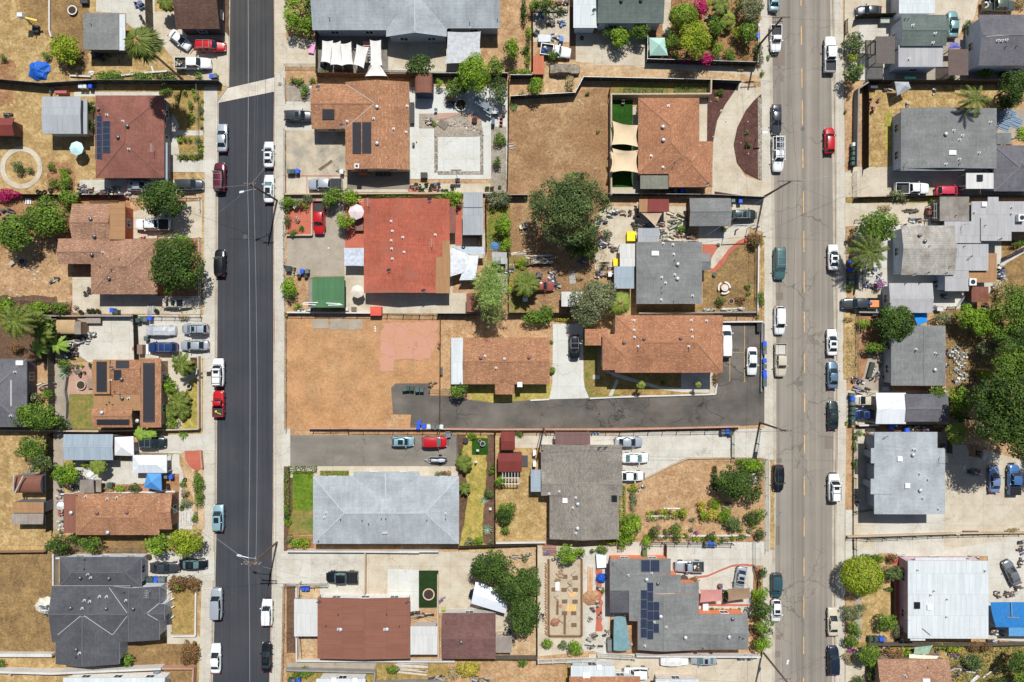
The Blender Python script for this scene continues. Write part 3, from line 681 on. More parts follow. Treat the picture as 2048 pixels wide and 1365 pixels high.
def roof_at(x,y,ws,z0=3.):
 z=z0
 for _ in range(4):
  X,Y=W(x,y,z);hh=[q.height(X,Y)for q in ws];zz=max(hh)if hh else-1
  if zz<0:break
  z=zz
 X,Y=W(x,y,z);return X,Y,z
def rnormal(X,Y,ws):
 h0=max(q.height(X,Y)for q in ws);e=.05
 hx=max(q.height(X+e,Y)for q in ws);hy=max(q.height(X,Y+e)for q in ws)
 if hx<0:hx=h0
 if hy<0:hy=h0
 return Vec((-(hx-h0)/e,-(hy-h0)/e,1)).normalized()
def hou(name,dsc,cat,wings,wa=WHITE,trim=None,z=3.,pitch=.3,mat='grey',itm=(),fls=(),pv=(),heat=(),windows=None,ph=None,osd=0,ov=.4,gp=None,posts=0):
 ws=[]
 for i,q in enumerate(wings):
  kw=q[5]if len(q)>5 else{}
  ws.append(Wg(q[0],q[1],q[2],q[3],q[4],kw.get('z',z)+.007*i,kw.get('p',pitch),kw.get('m',mat),kw.get('r'),kw.get('wall',not osd),kw.get('ov',ov)))
 WINGS.extend(ws)
 X0=min(q.x0 for q in ws);X1=max(q.x1 for q in ws);Y0=min(q.y0 for q in ws);Y1=max(q.y1 for q in ws);cx_,cy_=(X0+X1)/2,(Y0+Y1)/2
 r=root(name,cx_,cy_);r['label']=dsc;r['category']=cat
 if gp:r['group']=gp
 if ph:land(cx_,cy_,(X1-X0)/2,(Y1-Y0)/2,ph)
 tm=pm0(trim if trim else tuple(min(1,v*.8)for v in wa[:3])+(1,),.7);wm=pm0(wa,.9)
 for mt in dict.fromkeys(q.mat for q in ws):
  m=MB()
  for q in ws:
   if q.mat==mt:q.roof(m)
  m.build('roof',[RF[mt],tm],r,uv=1);m=MB()
  for q in ws:
   if q.mat==mt and q.p>.09 and mt in RFC:q.caps(m)
  if m.v:m.build('ridge_cap',pm0(tuple(v*(.94 if mt in('lgrey','slate','dgrey')else.72)for v in RFC[mt][:3])+(1,),.9),r)
 m=MB()
 for q in ws:
  if q.wall:q.wm_(m)
 if m.v:m.build('wall',wm,r)
 pst=[q for q in ws if not q.wall]
 if pst and(osd or posts):
  for q in pst:
   for X,Y in q.corners():
    X+=.15 if X<(q.x0+q.x1)/2 else-.15;Y+=.15 if Y<(q.y0+q.y1)/2 else-.15
    hh=(q.height(X,Y)if q.t[0]!='b' else q.z)-.16
    m=MB();m.box(X-.06,Y-.06,-.02,X+.06,Y+.06,hh);m.build('post',tm,r)
 if name=='house' and windows is None:
  for q in ws:
   if not q.wall or q.z<2.4:continue
   o=q.ov
   for side in range(4):
    if side<2:a0,a1,fx=q.y0+o,q.y1-o,(q.x0+o,q.x1-o)[side]
    else:a0,a1,fx=q.x0+o,q.x1-o,(q.y0+o,q.y1-o)[side-2]
    L=a1-a0;n=int(L/4.2)
    for k in range(n):
     u=a0+L*(k+.5)/n;X,Y=(fx,u)if side<2 else(u,fx);sg=-1 if side%2==0 else 1
     Xo,Yo=(X+sg*.3,Y)if side<2 else(X,Y+sg*.3)
     if any(w2 is not q and w2.wall and w2.x0+o-.3<Xo<w2.x1-o+.3 and w2.y0+o-.3<Yo<w2.y1-o+.3 for w2 in ws):continue
     for zz in([1.]if q.z<4.6 else[.9,3.2]):
      wv,hv=1.3,1.05
      if zz+hv>q.z-.35:zz=q.z-.4-hv
      f=MB();g=MB();t=.045
      def bx(mb,u0,u1,z0,z1,d0,d1):
       if side<2:mb.box(fx+sg*d0,u+u0,z0,fx+sg*d1,u+u1,z1)
       else:mb.box(u+u0,fx+sg*d0,z0,u+u1,fx+sg*d1,z1)
      bx(f,-wv/2,wv/2,zz-.08,zz,-.02,.09);bx(f,-wv/2,wv/2,zz+hv,zz+hv+.08,-.02,.06)
      bx(f,-wv/2-.08,-wv/2,zz-.08,zz+hv+.08,-.02,.06);bx(f,wv/2,wv/2+.08,zz-.08,zz+hv+.08,-.02,.06);bx(f,-.03,.03,zz,zz+hv,-.02,.05)
      fo=f.build('window',FRAME,r);bx(g,-wv/2,wv/2,zz,zz+hv,-.02,.025);g.build('pane',WIN_G,fo)
 for x,y,k in itm:roof_item(r,x,y,k,ws)
 for seg in fls:
  m=MB();x0,y0,x1,y1=seg;pts=[]
  for i in range(9):
   X,Y,zz=roof_at(x0+(x1-x0)*i/8,y0+(y1-y0)*i/8,ws);pts.append(Vec((X,Y,zz+.02)))
  for a,b in zip(pts,pts[1:]):m.beam(a,b,.1,.02)
  m.build('valley_flashing',pm0(c(190,184,174),.7),r)
 for kind,L in(('solar_panel',pv),('pool_heating_mat',heat)):
  for x0,y0,x1,y1,nx,ny in L:
   for i in range(nx):
    for j in range(ny):
     g=.015;xa=x0+(x1-x0)*(i+g)/nx;xb=x0+(x1-x0)*(i+1-g)/nx;ya=y0+(y1-y0)*(j+g)/ny;yb=y0+(y1-y0)*(j+1-g)/ny
     cs=[roof_at(X,Y,ws)for X,Y in((xa,yb),(xb,yb),(xb,ya),(xa,ya))]
     nn=rnormal(*roof_at((xa+xb)/2,(ya+yb)/2,ws)[:2],ws)
     lo=[Vec(p)+nn*.09 for p in cs];hi=[Vec(p)+nn*.13 for p in cs]
     m=MB();m.add(lo+hi,[(0,1,5,4),(1,2,6,5),(2,3,7,6),(3,0,4,7),(3,2,1,0)],1);cen=sum(hi,Vec())/4
     inn=[p.lerp(cen,.05)+nn*.002 for p in hi];m.add(hi,[(0,1,2,3)],1);m.add(inn,[(0,1,2,3)],0)
     m.build(kind,[PVM,ALU]if kind=='solar_panel' else[HEAT,pm0(c(62,60,62),.5)],r,uv=1)
 return r
def roof_item(r,x,y,k,ws):
 X,Y,z=roof_at(x,y,ws);m=MB()
 if k=='p':m.tube((X,Y,z-.1),(X,Y,z+.42),.09,n=10);m.tube((X,Y,z+.4),(X,Y,z+.45),.12,n=10);m.box(X-.2,Y-.2,z-.05,X+.2,Y+.2,z+.05);m.build('vent_pipe',PIPE,r)
 elif k=='q':m.tube((X,Y,z-.1),(X,Y,z+.5),.06,n=8);m.build('vent_pipe',DARKP,r)
 elif k=='t':m.tube((X,Y,z-.1),(X,Y,z+.3),.16,n=12);m.dome(X,Y,z+.26,.32,.2,14,4);m.tube((X,Y,z+.24),(X,Y,z+.262),.32,n=14);m.build('roof_vent',DOMEM,r,smooth=1)
 elif k=='w':m.tube((X,Y,z-.1),(X,Y,z+.3),.16,n=12);m.dome(X,Y,z+.26,.34,.22,14,4);m.build('roof_vent',pm0(c(206,212,216),.3,.3),r,smooth=1)
 elif k=='r':m.tube((X,Y,z-.1),(X,Y,z+.3),.16,n=12);m.dome(X,Y,z+.26,.32,.2,14,4);m.build('roof_vent',pm0(c(132,96,96),.5),r,smooth=1)
 elif k=='k':m.box(X-.62,Y-.4,z-.3,X+.62,Y+.4,z+.16);m.box(X-.55,Y-.33,z+.16,X+.55,Y+.33,z+.22,1);m.build('skylight',[WHP,pm0(c(250,250,250),.3)],r)
 elif k=='K':m.box(X-.42,Y-.42,z-.3,X+.42,Y+.42,z+.2);m.box(X-.36,Y-.36,z+.2,X+.36,Y+.36,z+.28,1);m.build('skylight',[WHP,pm0(c(250,250,250),.3)],r)
 elif k=='B':m.box(X-.48,Y-.55,z-.3,X+.48,Y+.55,z+.2);m.box(X-.4,Y-.46,z+.2,X+.4,Y+.46,z+.25,1);m.build('roof_hatch',[DARKP,pm0(c(30,34,40),.3)],r)
 elif k=='a':
  m.box(X-.6,Y-.6,z-.3,X+.6,Y+.6,z+.75);o=m.build('cooling_unit',WHP,r);m=MB();m.tube((X,Y,z+.752),(X,Y,z+.79),.4,n=16);m.build('fan_grille',DARKP,o)
 elif k in 'dD':
  col=PIPE if k=='d' else pm0(c(130,132,136),.5);m.tube((X,Y,z-.05),(X,Y,z+.55),.035,n=6)
  q=Vec((.35,-.75,.55)).normalized();cc=Vec((X,Y,z+.6));qq=q.to_track_quat('Z','Y');n=16;vs=[cc]
  for ring_,dz in((.5,.03),(1.,.1)):
   for i in range(n):t=2*PI*i/n;vs.append(cc+qq@Vec((.4*ring_*math.cos(t),.4*ring_*math.sin(t),dz)))
  fs=[(0,1+i,1+(i+1)%n)for i in range(n)]+[(1+i,1+n+i,1+n+(i+1)%n,1+(i+1)%n)for i in range(n)]
  m.add(vs,fs);m.tube(cc,cc+q*.42,.015,n=5);m.build('satellite_dish',col,r,smooth=1)
 elif k=='c':m.box(X-.35,Y-.35,z-.6,X+.35,Y+.35,z+.8);o=m.build('chimney',pm0(c(178,104,82),.9),r);m=MB();m.box(X-.42,Y-.42,z+.8,X+.42,Y+.42,z+.88);m.box(X-.18,Y-.18,z+.88,X+.18,Y+.18,z+1.,1);m.build('chimney_cap',[PIPE,DARKP],o)
 elif k=='n':
  m.tube((X,Y,z),(X,Y,z+1.6),.03,n=6)
  for i in range(5):m.tube((X-.5+i*.05,Y-.6+.3*i,z+1.5),(X+.5-i*.05,Y-.6+.3*i,z+1.5),.015,n=5)
  m.tube((X,Y-.7,z+1.5),(X,Y+.7,z+1.5),.02,n=5);m.build('antenna',PIPE,r)
S('A0')
hou('shed','flat grey-roofed shed with a pale strip along its right edge','shed',[(660,105,942,395,'f'),(940,115,992,400,'f',{'m':'rollw','z':2.7})],mat='grey',z=2.8,wa=c(110,100,92),ph='flat grey-roofed shed',itm=[(725,198,'q')])
hou('house','dark brown shingled house cut by the top edge, beside the dark street','house',[(1393,-330,1738,230,'gx',{'r':-30})],mat='dbrown',z=3.3,pitch=.22,wa=c(96,84,80),ph='dark brown top-left house')
hou('garage','detached garage with pale metal sheet roof on dry grass','garage',[(335,766,640,1060,'gx',{'p':.06}),(618,790,690,1062,'f',{'z':2.4})],mat='metal',z=3.2,wa=c(206,204,200),ph='pale metal-roofed garage')
hou('house','reddish brown hip-roofed house with two columns of solar panels','house',[(757,757,1300,1410,'hy',{'r':985,'p':.2}),(1278,1130,1326,1500,'f',{'m':'metalb','z':2.6,'wall':0}),(1250,790,1312,1010,'f',{'wall':0,'z':2.9})],mat='brown',z=3.2,wa=c(150,140,140),ph='reddish brown hip-roofed house',itm=[(782,866,'r'),(975,962,'p'),(1012,1002,'t'),(938,1090,'t'),(848,912,'p'),(1022,1182,'p'),(795,905,'q'),(1232,1190,'n')],pv=[(756,918,812,1265,1,7),(817,960,876,1212,1,5)])
hou('shed','small red-roofed shed cut by the left edge','shed',[(-160,935,110,1075,'gx',{'r':990})],mat='metalr',z=2.7,wa=c(120,90,80),ph='red shed at left edge')
S('B0')
hou('house','very large pale grey house with teal eaves and a pointed central gable','house',[(890,-480,1480,240,'gx',{'r':-60}),(1955,-480,2372,226,'gx',{'r':-60}),(1473,-500,1953,292,'gy',{'p':.3,'r':1700}),(1470,-480,1960,232,'gx',{'r':-60})],mat='lgrey',trim=c(70,140,130),z=3.3,pitch=.2,wa=c(176,186,200),ph='very large pale grey house',itm=[(1027,150,'q'),(2135,185,'q'),(2355,160,'q')])
hou('house','orange-brown L-shaped house with two dark solar arrays','house',[(1150,650,1655,1345,'gy',{'p':.18}),(885,668,1400,1022,'gx',{'r':820,'p':.22})],mat='orange',z=3.1,wa=c(206,180,150),ph='orange-brown L-shaped house',itm=[(1402,850,'w'),(1402,1138,'w'),(1374,940,'p'),(1533,1022,'p'),(1632,1048,'p'),(1125,1000,'d'),(1165,962,'p'),(1640,842,'p'),(940,700,'d'),(1250,1325,'c')],fls=[(1160,672,1378,815),(1165,1005,1378,822)],heat=[(968,865,1066,950,1,1),(1208,966,1278,1222,1,1),(1284,966,1358,1218,1,1)])
S('C0')
hou('shed','small shed with brown barrel roof in the paved backyard','shed',[(118,590,256,742,'by',{'p':.35})],mat='barrel',z=2.6,wa=c(60,76,100),ov=.05,ph='brown barrel-roofed shed')
hou('house','grey-green shingled house with a white flat wing and green trim','house',[(1372,-480,1560,222,'f',{'m':'rollw','z':3.1}),(1562,-480,2086,185,'gx',{'z':3.6,'p':.2,'r':-150})],mat='greenr',trim=c(44,90,66),wa=c(190,206,220),z=3.3,ph='green-trimmed top house',itm=[(1530,95,'d'),(1750,8,'t'),(1905,5,'t')])
hou('shed','narrow shed with orange sheet roof beside junk vehicles','shed',[(1053,443,1138,590,'f')],mat='metalo',z=2.4,wa=c(70,60,56),ph='orange-roofed shed',ov=.05)
S('D0')
hou('house','terracotta hip-roofed house with beige shade sails on its left','house',[(303,777,785,1378,'hy',{'r':560,'p':.22}),(545,1120,890,1482,'hy',{'p':.22}),(470,1115,785,1378,'hy',{'p':.2})],mat='terra',z=3.2,wa=c(214,196,168),ph='terracotta hip-roofed house',itm=[(540,840,'p'),(497,1008,'w'),(500,1112,'w'),(405,1235,'p'),(590,1290,'q'),(498,1325,'p'),(572,1325,'q'),(840,1462,'d')])
S('D1')
hou('patio_cover','stained grey-green flat patio cover by the terracotta house','patio cover',[(318,38,540,152,'sS',{'p':.03,'z':2.9})],mat='fibre',osd=1,wa=c(90,84,78))
hou('garage','grey gabled garage behind the dark green car','garage',[(708,225,1036,445,'gx',{'r':328,'p':.2})],mat='grey',z=2.9,wa=c(170,168,164),ph='grey gabled garage')
hou('house','square mid-grey house with a small hipped porch facing the dry yard','house',[(288,572,808,1062,'gy',{'r':650,'p':.08}),(740,660,874,795,'gx',{'p':.25,'z':2.85})],mat='grey',z=3.2,wa=c(196,190,182),ph='square mid-grey house',itm=[(436,662,'k'),(577,592,'p'),(584,668,'p'),(588,715,'q'),(614,748,'w'),(592,830,'p'),(612,862,'w'),(488,852,'p'),(518,894,'p'),(486,930,'q'),(490,970,'q'),(484,1028,'p'),(583,1042,'q'),(732,996,'p'),(500,582,'p')])
hou('shed','small pale metal lean-to above the square grey house','lean-to',[(300,462,468,572,'f')],mat='metal',z=2.6,wa=c(190,190,188))
hou('lean_to','white corrugated lean-to left of the square grey house','lean-to',[(158,585,278,765,'f',{'m':'white'})],mat='white',z=2.4,osd=1)
hou('shed','blue-grey metal shed at the left corner of the grey house','shed',[(112,765,270,940,'f')],mat='metalb',z=2.5,wa=c(170,160,150))
hou('shed','little shed with red roof and tan end strip','shed',[(375,232,545,335,'sS',{'p':.12}),(310,232,377,335,'f',{'m':'rollt','z':2.7})],mat='metalr',z=2.6,wa=c(130,90,80),ph='red and tan shed')
hou('house','two-storey terracotta apartment block with a row of ground floor planters below','apartment block',[(120,1152,972,1606,'hx',{'p':.19,'r':1365}),(20,1300,300,1585,'hx',{'p':.17}),(-120,1260,60,1390,'f',{'z':4.4})],mat='terra',z=5.3,wa=c(222,208,186),ph='terracotta apartment block',itm=[(348,1337,'r'),(638,1332,'r'),(842,1195,'p'),(722,1192,'p'),(268,1192,'p'),(270,1268,'p'),(274,1325,'p'),(726,1268,'p'),(730,1322,'p'),(190,1365,'r'),(300,1398,'p'),(300,1425,'q'),(702,1398,'p'),(702,1425,'q')])
S('B1')
hou('house','bright red-roofed house with small tan patch at its lower right corner','house',[(1297,232,1976,975,'gy',{'r':1565,'p':.13}),(1972,290,2024,500,'f',{'z':2.7,'m':'brown'}),(1900,560,1977,977,'f',{'z':3.12,'m':'rollt','wall':0}),(1866,690,1977,977,'f',{'z':3.25,'m':'rollt','wall':0})],mat='red',z=3.,wa=c(220,200,176),ph='bright red-roofed house',itm=[(1342,268,'n'),(1512,408,'p'),(1522,485,'p'),(1513,560,'p'),(1517,625,'p'),(1522,705,'p'),(1497,795,'D'),(1605,535,'p'),(1615,652,'p'),(1862,515,'p'),(1842,590,'n'),(1818,238,'D'),(1770,955,'D')])
hou('carport','green flat-roofed carport with grey left strip and loose white boards','carport',[(890,848,1142,1090,'f'),(858,850,892,1090,'f',{'m':'rolld','z':2.5})],mat='sheetg',z=2.7,wa=c(90,96,90),ph='green-roofed carport')
S('C1')
hou('workshop','long narrow workshop with pale metal roof panels','workshop',[(502,178,655,297,'f'),(497,296,660,516,'f',{'z':2.75})],mat='metal',z=2.9,wa=c(140,120,104),ph='long pale metal workshop')
hou('shed','light grey flat shed behind the feathery tree','shed',[(728,653,845,745,'f')],mat='rollg',z=2.3,wa=c(120,116,112))
hou('shed','small brown-roofed shed beside the feathery green tree','shed',[(525,978,645,1125,'f')],mat='rollb',z=2.5,wa=c(110,80,66),ph='small brown flat shed')
hou('shed','white board-roofed shed on dead grass by the olive-grey tree','shed',[(1278,965,1445,1082,'f')],mat='white',z=2.4,wa=c(130,124,118),osd=1)
S('C2')
hou('house','speckled orange-brown bungalow with a jutting porch above the alley','house',[(500,-18,1183,352,'gx',{'r':170,'p':.2}),(752,200,905,432,'gy',{'z':2.9,'p':.1}),(405,-15,503,352,'f',{'m':'rollw','z':2.7})],mat='orange',z=3.,wa=c(216,200,180),ph='speckled orange-brown bungalow',itm=[(640,142,'r'),(1022,138,'r'),(673,128,'p'),(826,150,'p'),(760,222,'p'),(478,338,'q'),(948,355,'K')])
hou('house','taupe-grey house with dormer box hatch and white cars parked on its right','house',[(1116,830,1757,1232,'gy',{'r':1435,'p':.11}),(1183,1225,1733,1578,'gy',{'r':1435,'p':.13}),(1120,1040,1757,1235,'gx',{'p':.2})],mat='tgrey',z=3.1,wa=c(210,200,186),ph='taupe-grey house',itm=[(1572,848,'D'),(1622,846,'D'),(1260,1200,'p'),(1305,1272,'K'),(1390,1248,'p'),(1406,1298,'w'),(1368,1328,'p'),(1695,1255,'B'),(1180,1218,'p'),(1404,1490,'w'),(1392,1530,'p'),(1525,1592,'a')][:-1])
hou('patio_cover','mauve-brown ribbed patio cover above the taupe-grey house','patio cover',[(1228,730,1505,830,'sS',{'p':.04})],mat='metalm',z=2.8,osd=1,wa=c(150,140,130))
hou('shed','upper of two red metal-roofed sheds in the dry backyard','shed',[(798,728,910,872,'gx',{'p':.15,'r':802})],mat='metalr',z=2.4,wa=c(110,64,58),ph='upper red metal shed',ov=.1)
hou('shed','wider lower red metal-roofed shed above the white trellis','shed',[(775,900,965,1045,'gx',{'p':.15,'r':962})],mat='metalr',z=2.5,wa=c(116,64,58),ph='lower red metal shed',ov=.1)
hou('lean_to','slim blue-white lean-to on the left side of the taupe-grey house','lean-to',[(1035,1030,1115,1203,'f')],mat='metalb',z=2.7,osd=1)
S('B2')
hou('house','long pale blue-grey shingled house beside the bright green lawn','house',[(895,1082,2050,1615,'hx',{'r':1372,'p':.2}),(1213,1046,1735,1372,'gy',{'p':.13})],mat='lgrey',z=3.1,wa=c(206,206,204),ph='long pale blue-grey house',itm=[(1115,1420,'q'),(1437,1415,'q'),(1472,1415,'q'),(1336,1455,'q'),(1455,1527,'p'),(1474,1527,'p'),(1797,1425,'q'),(998,1368,'p'),(983,1405,'p'),(1945,1373,'p'),(1945,1415,'q'),(1285,1428,'q'),(940,1592,'q')])
S('B3')
hou('house','brown flat-roofed duplex with a paler seam down its middle','duplex',[(930,697,1662,1178,'gy',{'r':1297,'p':.05})],mat='rollb',z=3.,wa=c(232,228,222),trim=c(92,60,52),ph='brown flat-roofed duplex',itm=[(1096,825,'q'),(1478,822,'q'),(1094,944,'p'),(1115,944,'w'),(1460,946,'p'),(1482,942,'w'),(1580,918,'q'),(1000,916,'q'),(945,715,'D'),(1640,718,'D')])
hou('patio_cover','cream corrugated patio cover left of the brown duplex','patio cover',[(745,707,930,1002,'f')],mat='white',z=2.6,osd=1,wa=c(200,196,186))
S('C3')
hou('shed','white flat-roofed annex between two brown roofs','annex',[(82,922,297,1146,'f')],mat='white',z=2.9,wa=c(196,186,180))
hou('house','chocolate brown-roofed cottage right of the white annex','cottage',[(333,817,757,1180,'gx',{'r':1016,'p':.1})],mat='plum',z=2.9,wa=c(200,196,190),ph='chocolate-roofed cottage',itm=[(485,1045,'t'),(350,1058,'D'),(362,885,'q')])
hou('shed','dilapidated white board lean-to right of the chocolate cottage','lean-to',[(757,1002,885,1132,'f')],mat='wood',z=2.2,osd=1)
hou('house','white flat-topped building with brown shingled lower edge at the bottom','house',[(1352,1235,1700,1345,'f',{'m':'rollw','z':3.}),(1340,1320,1741+160,1700,'gx',{'m':'terra','z':3.,'p':.2})],wa=c(210,214,216),ph='white and brown bottom building',itm=[(1575,1245,'K'),(1475,1310,'k')])
S('A1')
hou('house','tan speckled rambling house with an orange-brown side wall','house',[(570,268,878,560,'gx',{'r':415,'p':.25}),(872,266,990,553,'sW',{'m':'rollt','p':.12,'z':3.3}),(462,545,900,745,'gx',{'r':647,'p':.22}),(720,550,1245,985,'hx',{'p':.22}),(780,548,1222,760,'gx',{'p':.15})],mat='tan',z=3.2,wa=c(188,112,78),ph='tan speckled rambling house',itm=[(722,392,'t'),(750,528,'t'),(730,672,'t'),(866,860,'t'),(818,655,'p'),(948,706,'q'),(795,765,'q'),(884,788,'q')])
hou('shed','tan canvas shed with a rounded top beside the concrete pad','shed',[(452,1188,600,1300,'bx',{'p':.3}),(590,1200,640,1302,'f',{'m':'wood','z':2.4})],mat='tent',z=2.1,wa=c(150,120,96),ov=.05,ph='rounded tan canvas shed')
S('A2')
hou('house','brown house covered in black pool-heating mats beside curved brick arcs','house',[(735,158,1115,430,'gx',{'r':232,'p':.12}),(740,425,1115,560,'f',{'m':'rollt','z':3.1}),(735,158,868,430,'f',{'m':'rollt','z':3.62,'wall':0}),(1108,152,1275,693,'gy',{'r':1128,'p':.14,'z':3.2}),(730,535,1050,693,'gx',{'r':600,'p':.22})],mat='orange',z=3.2,wa=c(176,150,126),ph='brown house with black heating mats',itm=[(965,312,'t'),(898,216,'d'),(876,320,'p'),(810,575,'w'),(1092,640,'w'),(952,432,'q'),(970,462,'t'),(1020,462,'p'),(890,440,'q'),(848,512,'q'),(896,510,'q'),(870,492,'q'),(910,410,'q')],heat=[(765,168,848,415,1,1),(917,165,1025,228,1,1),(902,238,962,318,1,1),(1134,175,1228,658,1,1),(764,628,1030,672,1,1)])
hou('workshop','long blue-grey metal-roofed workshop beside a row of canopies','workshop',[(503,748,894,952,'gx',{'p':.06})],mat='metalb',z=3.,wa=c(120,124,126),ph='long blue-grey metal workshop')
hou('shed','weathered grey wooden shed with a small dark window','shed',[(632,1107,745,1212,'gx',{'r':1110,'p':.2}),(740,1110,800,1205,'f',{'z':1.6})],mat='wood',z=2.2,wa=c(150,146,140))
hou('shed','rusty barrel-roofed metal shed on the dry field','shed',[(128,1072,342,1212,'bx',{'p':.45})],mat='barrel',z=2.,wa=c(120,130,140),ov=.05,ph='rusty barrel-roofed shed')
hou('house','orange-brown long house above the large charcoal house','house',[(600,1218,1262,1545,'hx',{'p':.2,'r':1405}),(505,1220,640,1530,'f',{'m':'rollb','z':3.1}),(1255,1215,1362,1500,'gx',{'z':3.3,'p':.2}),],mat='orange',z=3.2,wa=c(150,110,90),ph='orange-brown long house',itm=[(568,1366,'w'),(772,1368,'r'),(1006,1364,'r'),(858,1522,'w'),(850,1258,'p'),(925,1248,'p'),(680,1240,'p'),(615,1230,'q')])
hou('house','dark purple-grey house at the left edge with a green-framed sunroom','house',[(-330,150,212,690,'hx',{'p':.2,'z':3.2}),(-90,318,95,525,'f',{'m':'rollg','z':3.7,'wall':0})],mat='slate',z=3.2,wa=c(120,110,116),trim=c(120,160,140),ph='purple-grey left-edge house',itm=[(158,183,'k'),(122,255,'p'),(88,600,'p')])
S('A3')
hou('shed','grey weathered wooden shed with a dark metal side on the dry field','shed',[(95,20,345,112,'sS',{'p':.1}),(100,-60,345,25,'f',{'m':'rollt','z':2.7})],mat='wood',z=2.4,wa=c(110,110,112),ph='grey wooden field shed',ov=.05)
hou('house','large charcoal house with pale valley lines at the lower left','house',[(472,372,1118,605,'hx',{'p':.22,'z':3.}),(412,602,1030,1050,'gx',{'r':828,'p':.2}),(890,606,1262,1030,'gy',{'r':1020,'p':.2}),(440,830,945,1222,'gy',{'r':652,'p':.19}),(1150,745,1303,880,'gx',{'r':822,'p':.22,'z':3.5})],mat='dgrey',trim=c(226,226,226),z=3.4,wa=c(206,210,216),ph='large charcoal house',itm=[(638,538,'t'),(866,541,'t'),(676,392,'q'),(672,466,'q'),(697,508,'p'),(720,536,'p'),(563,775,'t'),(843,780,'t'),(1057,781,'t'),(607,1103,'t'),(670,716,'p'),(712,725,'p'),(708,692,'q'),(790,686,'p'),(845,687,'p'),(652,780,'p'),(998,716,'p'),(985,652,'q'),(632,1133,'p'),(608,1162,'q'),(1195,640,'n')],fls=[(865,617,1005,815),(1005,843,892,990),(668,838,890,990),(638,840,457,990),(1258,742,1162,820),(1162,823,1260,880)])
hou('house','white-walled house whose edge shows along the bottom left','house',[(500,1330,1305,1900,'gx',{'p':.1})],mat='rollw',z=2.8,wa=c(240,236,228),ph='white-walled bottom left house')
S('B3')
hou('house','white flat-roofed house cut by the bottom edge near the bins','house',[(920,1338,1310,1800,'gx',{'p':.05})],mat='rollw',z=2.9,wa=c(226,222,214),ph='white bottom-edge house',itm=[(1062,1345,'K'),(1230,1350,'K')])
S('E0')
hou('garage','white flat-roofed garage behind the two-tone grey house','garage',[(752,-280,1036,108,'f')],mat='rollw',z=3.4,wa=c(224,226,228),ph='white flat top-right garage')
hou('house','two-tone grey gabled house between two slatted pergolas','house',[(770,118,1125,362,'gx',{'r':240,'p':.16}),(748,360,1100,530,'f',{'m':'rollg','z':3.9})],mat='greenr',z=4.3,trim=c(220,220,222),wa=c(206,212,224),ph='two-tone grey gabled house',itm=[(795,155,'q'),(822,155,'q'),(858,204,'p'),(1035,268,'p'),(1018,342,'p'),(828,468,'p')])
hou('house','slate-roofed house with pale ridge band at the top right corner','house',[(1385,118,2150,520,'gx',{'r':275,'p':.17})],mat='slate',z=4.2,trim=c(220,220,222),wa=c(206,214,226),ph='slate top-right house',itm=[(1530,325,'p'),(1562,325,'p'),(1598,320,'p'),(1590,376,'q'),(1675,372,'q')],fls=[(1440,290,2100,250)])
hou('house','big grey house with palm shadow across its roof','house',[(767,858,1525,1335,'gy',{'r':1103,'p':.07}),(767,1200,1270,1352,'f',{'z':3.55,'wall':0})],mat='grey',z=3.5,wa=c(190,204,226),ph='big grey house with palm shadow',itm=[(1118,1065,'w'),(1183,1035,'p'),(1250,1075,'p'),(1228,1108,'p'),(1172,1212,'k'),(1382,1212,'p'),(1226,1262,'p'),(1224,1300,'q'),(1120,1302,'p'),(1470,970,'p'),(795,1300,'n')])
hou('house','grey hip-roofed house at the right edge with white patio roof','house',[(1502,1152,2080,1515,'hx',{'p':.2})],mat='slate',z=2.9,wa=c(196,200,206),ph='grey right-edge house',itm=[(1730,1300,'d')])
hou('shed','small grey square roof between the big grey house and right edge','shed',[(1527,1052,1640,1142,'f')],mat='grey',z=2.7)
S('E1')
hou('patio_cover','white panelled patio roof with one dark hatch beside the right-edge house','patio cover',[(1282,25,1500,150,'f')],mat='white',z=2.9,osd=1,itm=[(1388,66,'B')])
hou('shed','taupe stained flat-roofed shed below the red car','shed',[(1075,213,1307,405,'f')],mat='rolld',z=3.,wa=c(150,140,134),itm=[(1195,365,'q')],ph='taupe stained flat shed')
hou('house','pale flat-roofed block with many patches at the right edge','house',[(1325,250,1960,490,'f'),(1400,380,1642,562,'f',{'z':3.5}),(1455,215,1540,260,'f',{'z':3.1})],mat='rollg',z=3.3,wa=c(170,170,172),ph='pale flat right-edge block',itm=[(1420,275,'K'),(1640,295,'p'),(1345,335,'p'),(1637,345,'p'),(1700,385,'a'),(1530,553,'d'),(1428,442,'q')])
hou('house','weathered tile-roofed house with several dishes behind the large palm','house',[(768,442,1192,832,'gx',{'r':622,'p':.17}),(1112,408,1400,580,'f',{'m':'rollg','z':3.3}),(1192,588,1460,798,'f',{'m':'rollg','z':3.2}),(1116,770,1304,960,'f',{'m':'rollg','z':3.15}),(1302,660,1525,892,'f',{'m':'rollt','z':2.7})],mat='tile',z=3.5,wa=c(196,208,222),ph='weathered tile-roofed house',itm=[(780,440,'D'),(912,440,'p'),(910,520,'t'),(952,568,'t'),(988,605,'q'),(855,828,'d'),(962,818,'d'),(1102,822,'d'),(1247,440,'n'),(1300,690,'d'),(1262,607,'q'),(1148,770,'q'),(1315,890,'a')])
hou('house','pale grey gabled cottage behind the dark pickup','cottage',[(672,897,1018,1132,'gx',{'r':1018,'p':.13})],mat='rollg',z=3.1,wa=c(206,212,220),ph='pale grey gabled cottage',itm=[(796,902,'q'),(908,900,'q')])
hou('shed','small shed with rusty red sheet roof by the overgrown slope','shed',[(1326,925,1460,1046,'f')],mat='rust',z=2.5,wa=c(130,90,80),ph='rusty red shed')
S('E2')
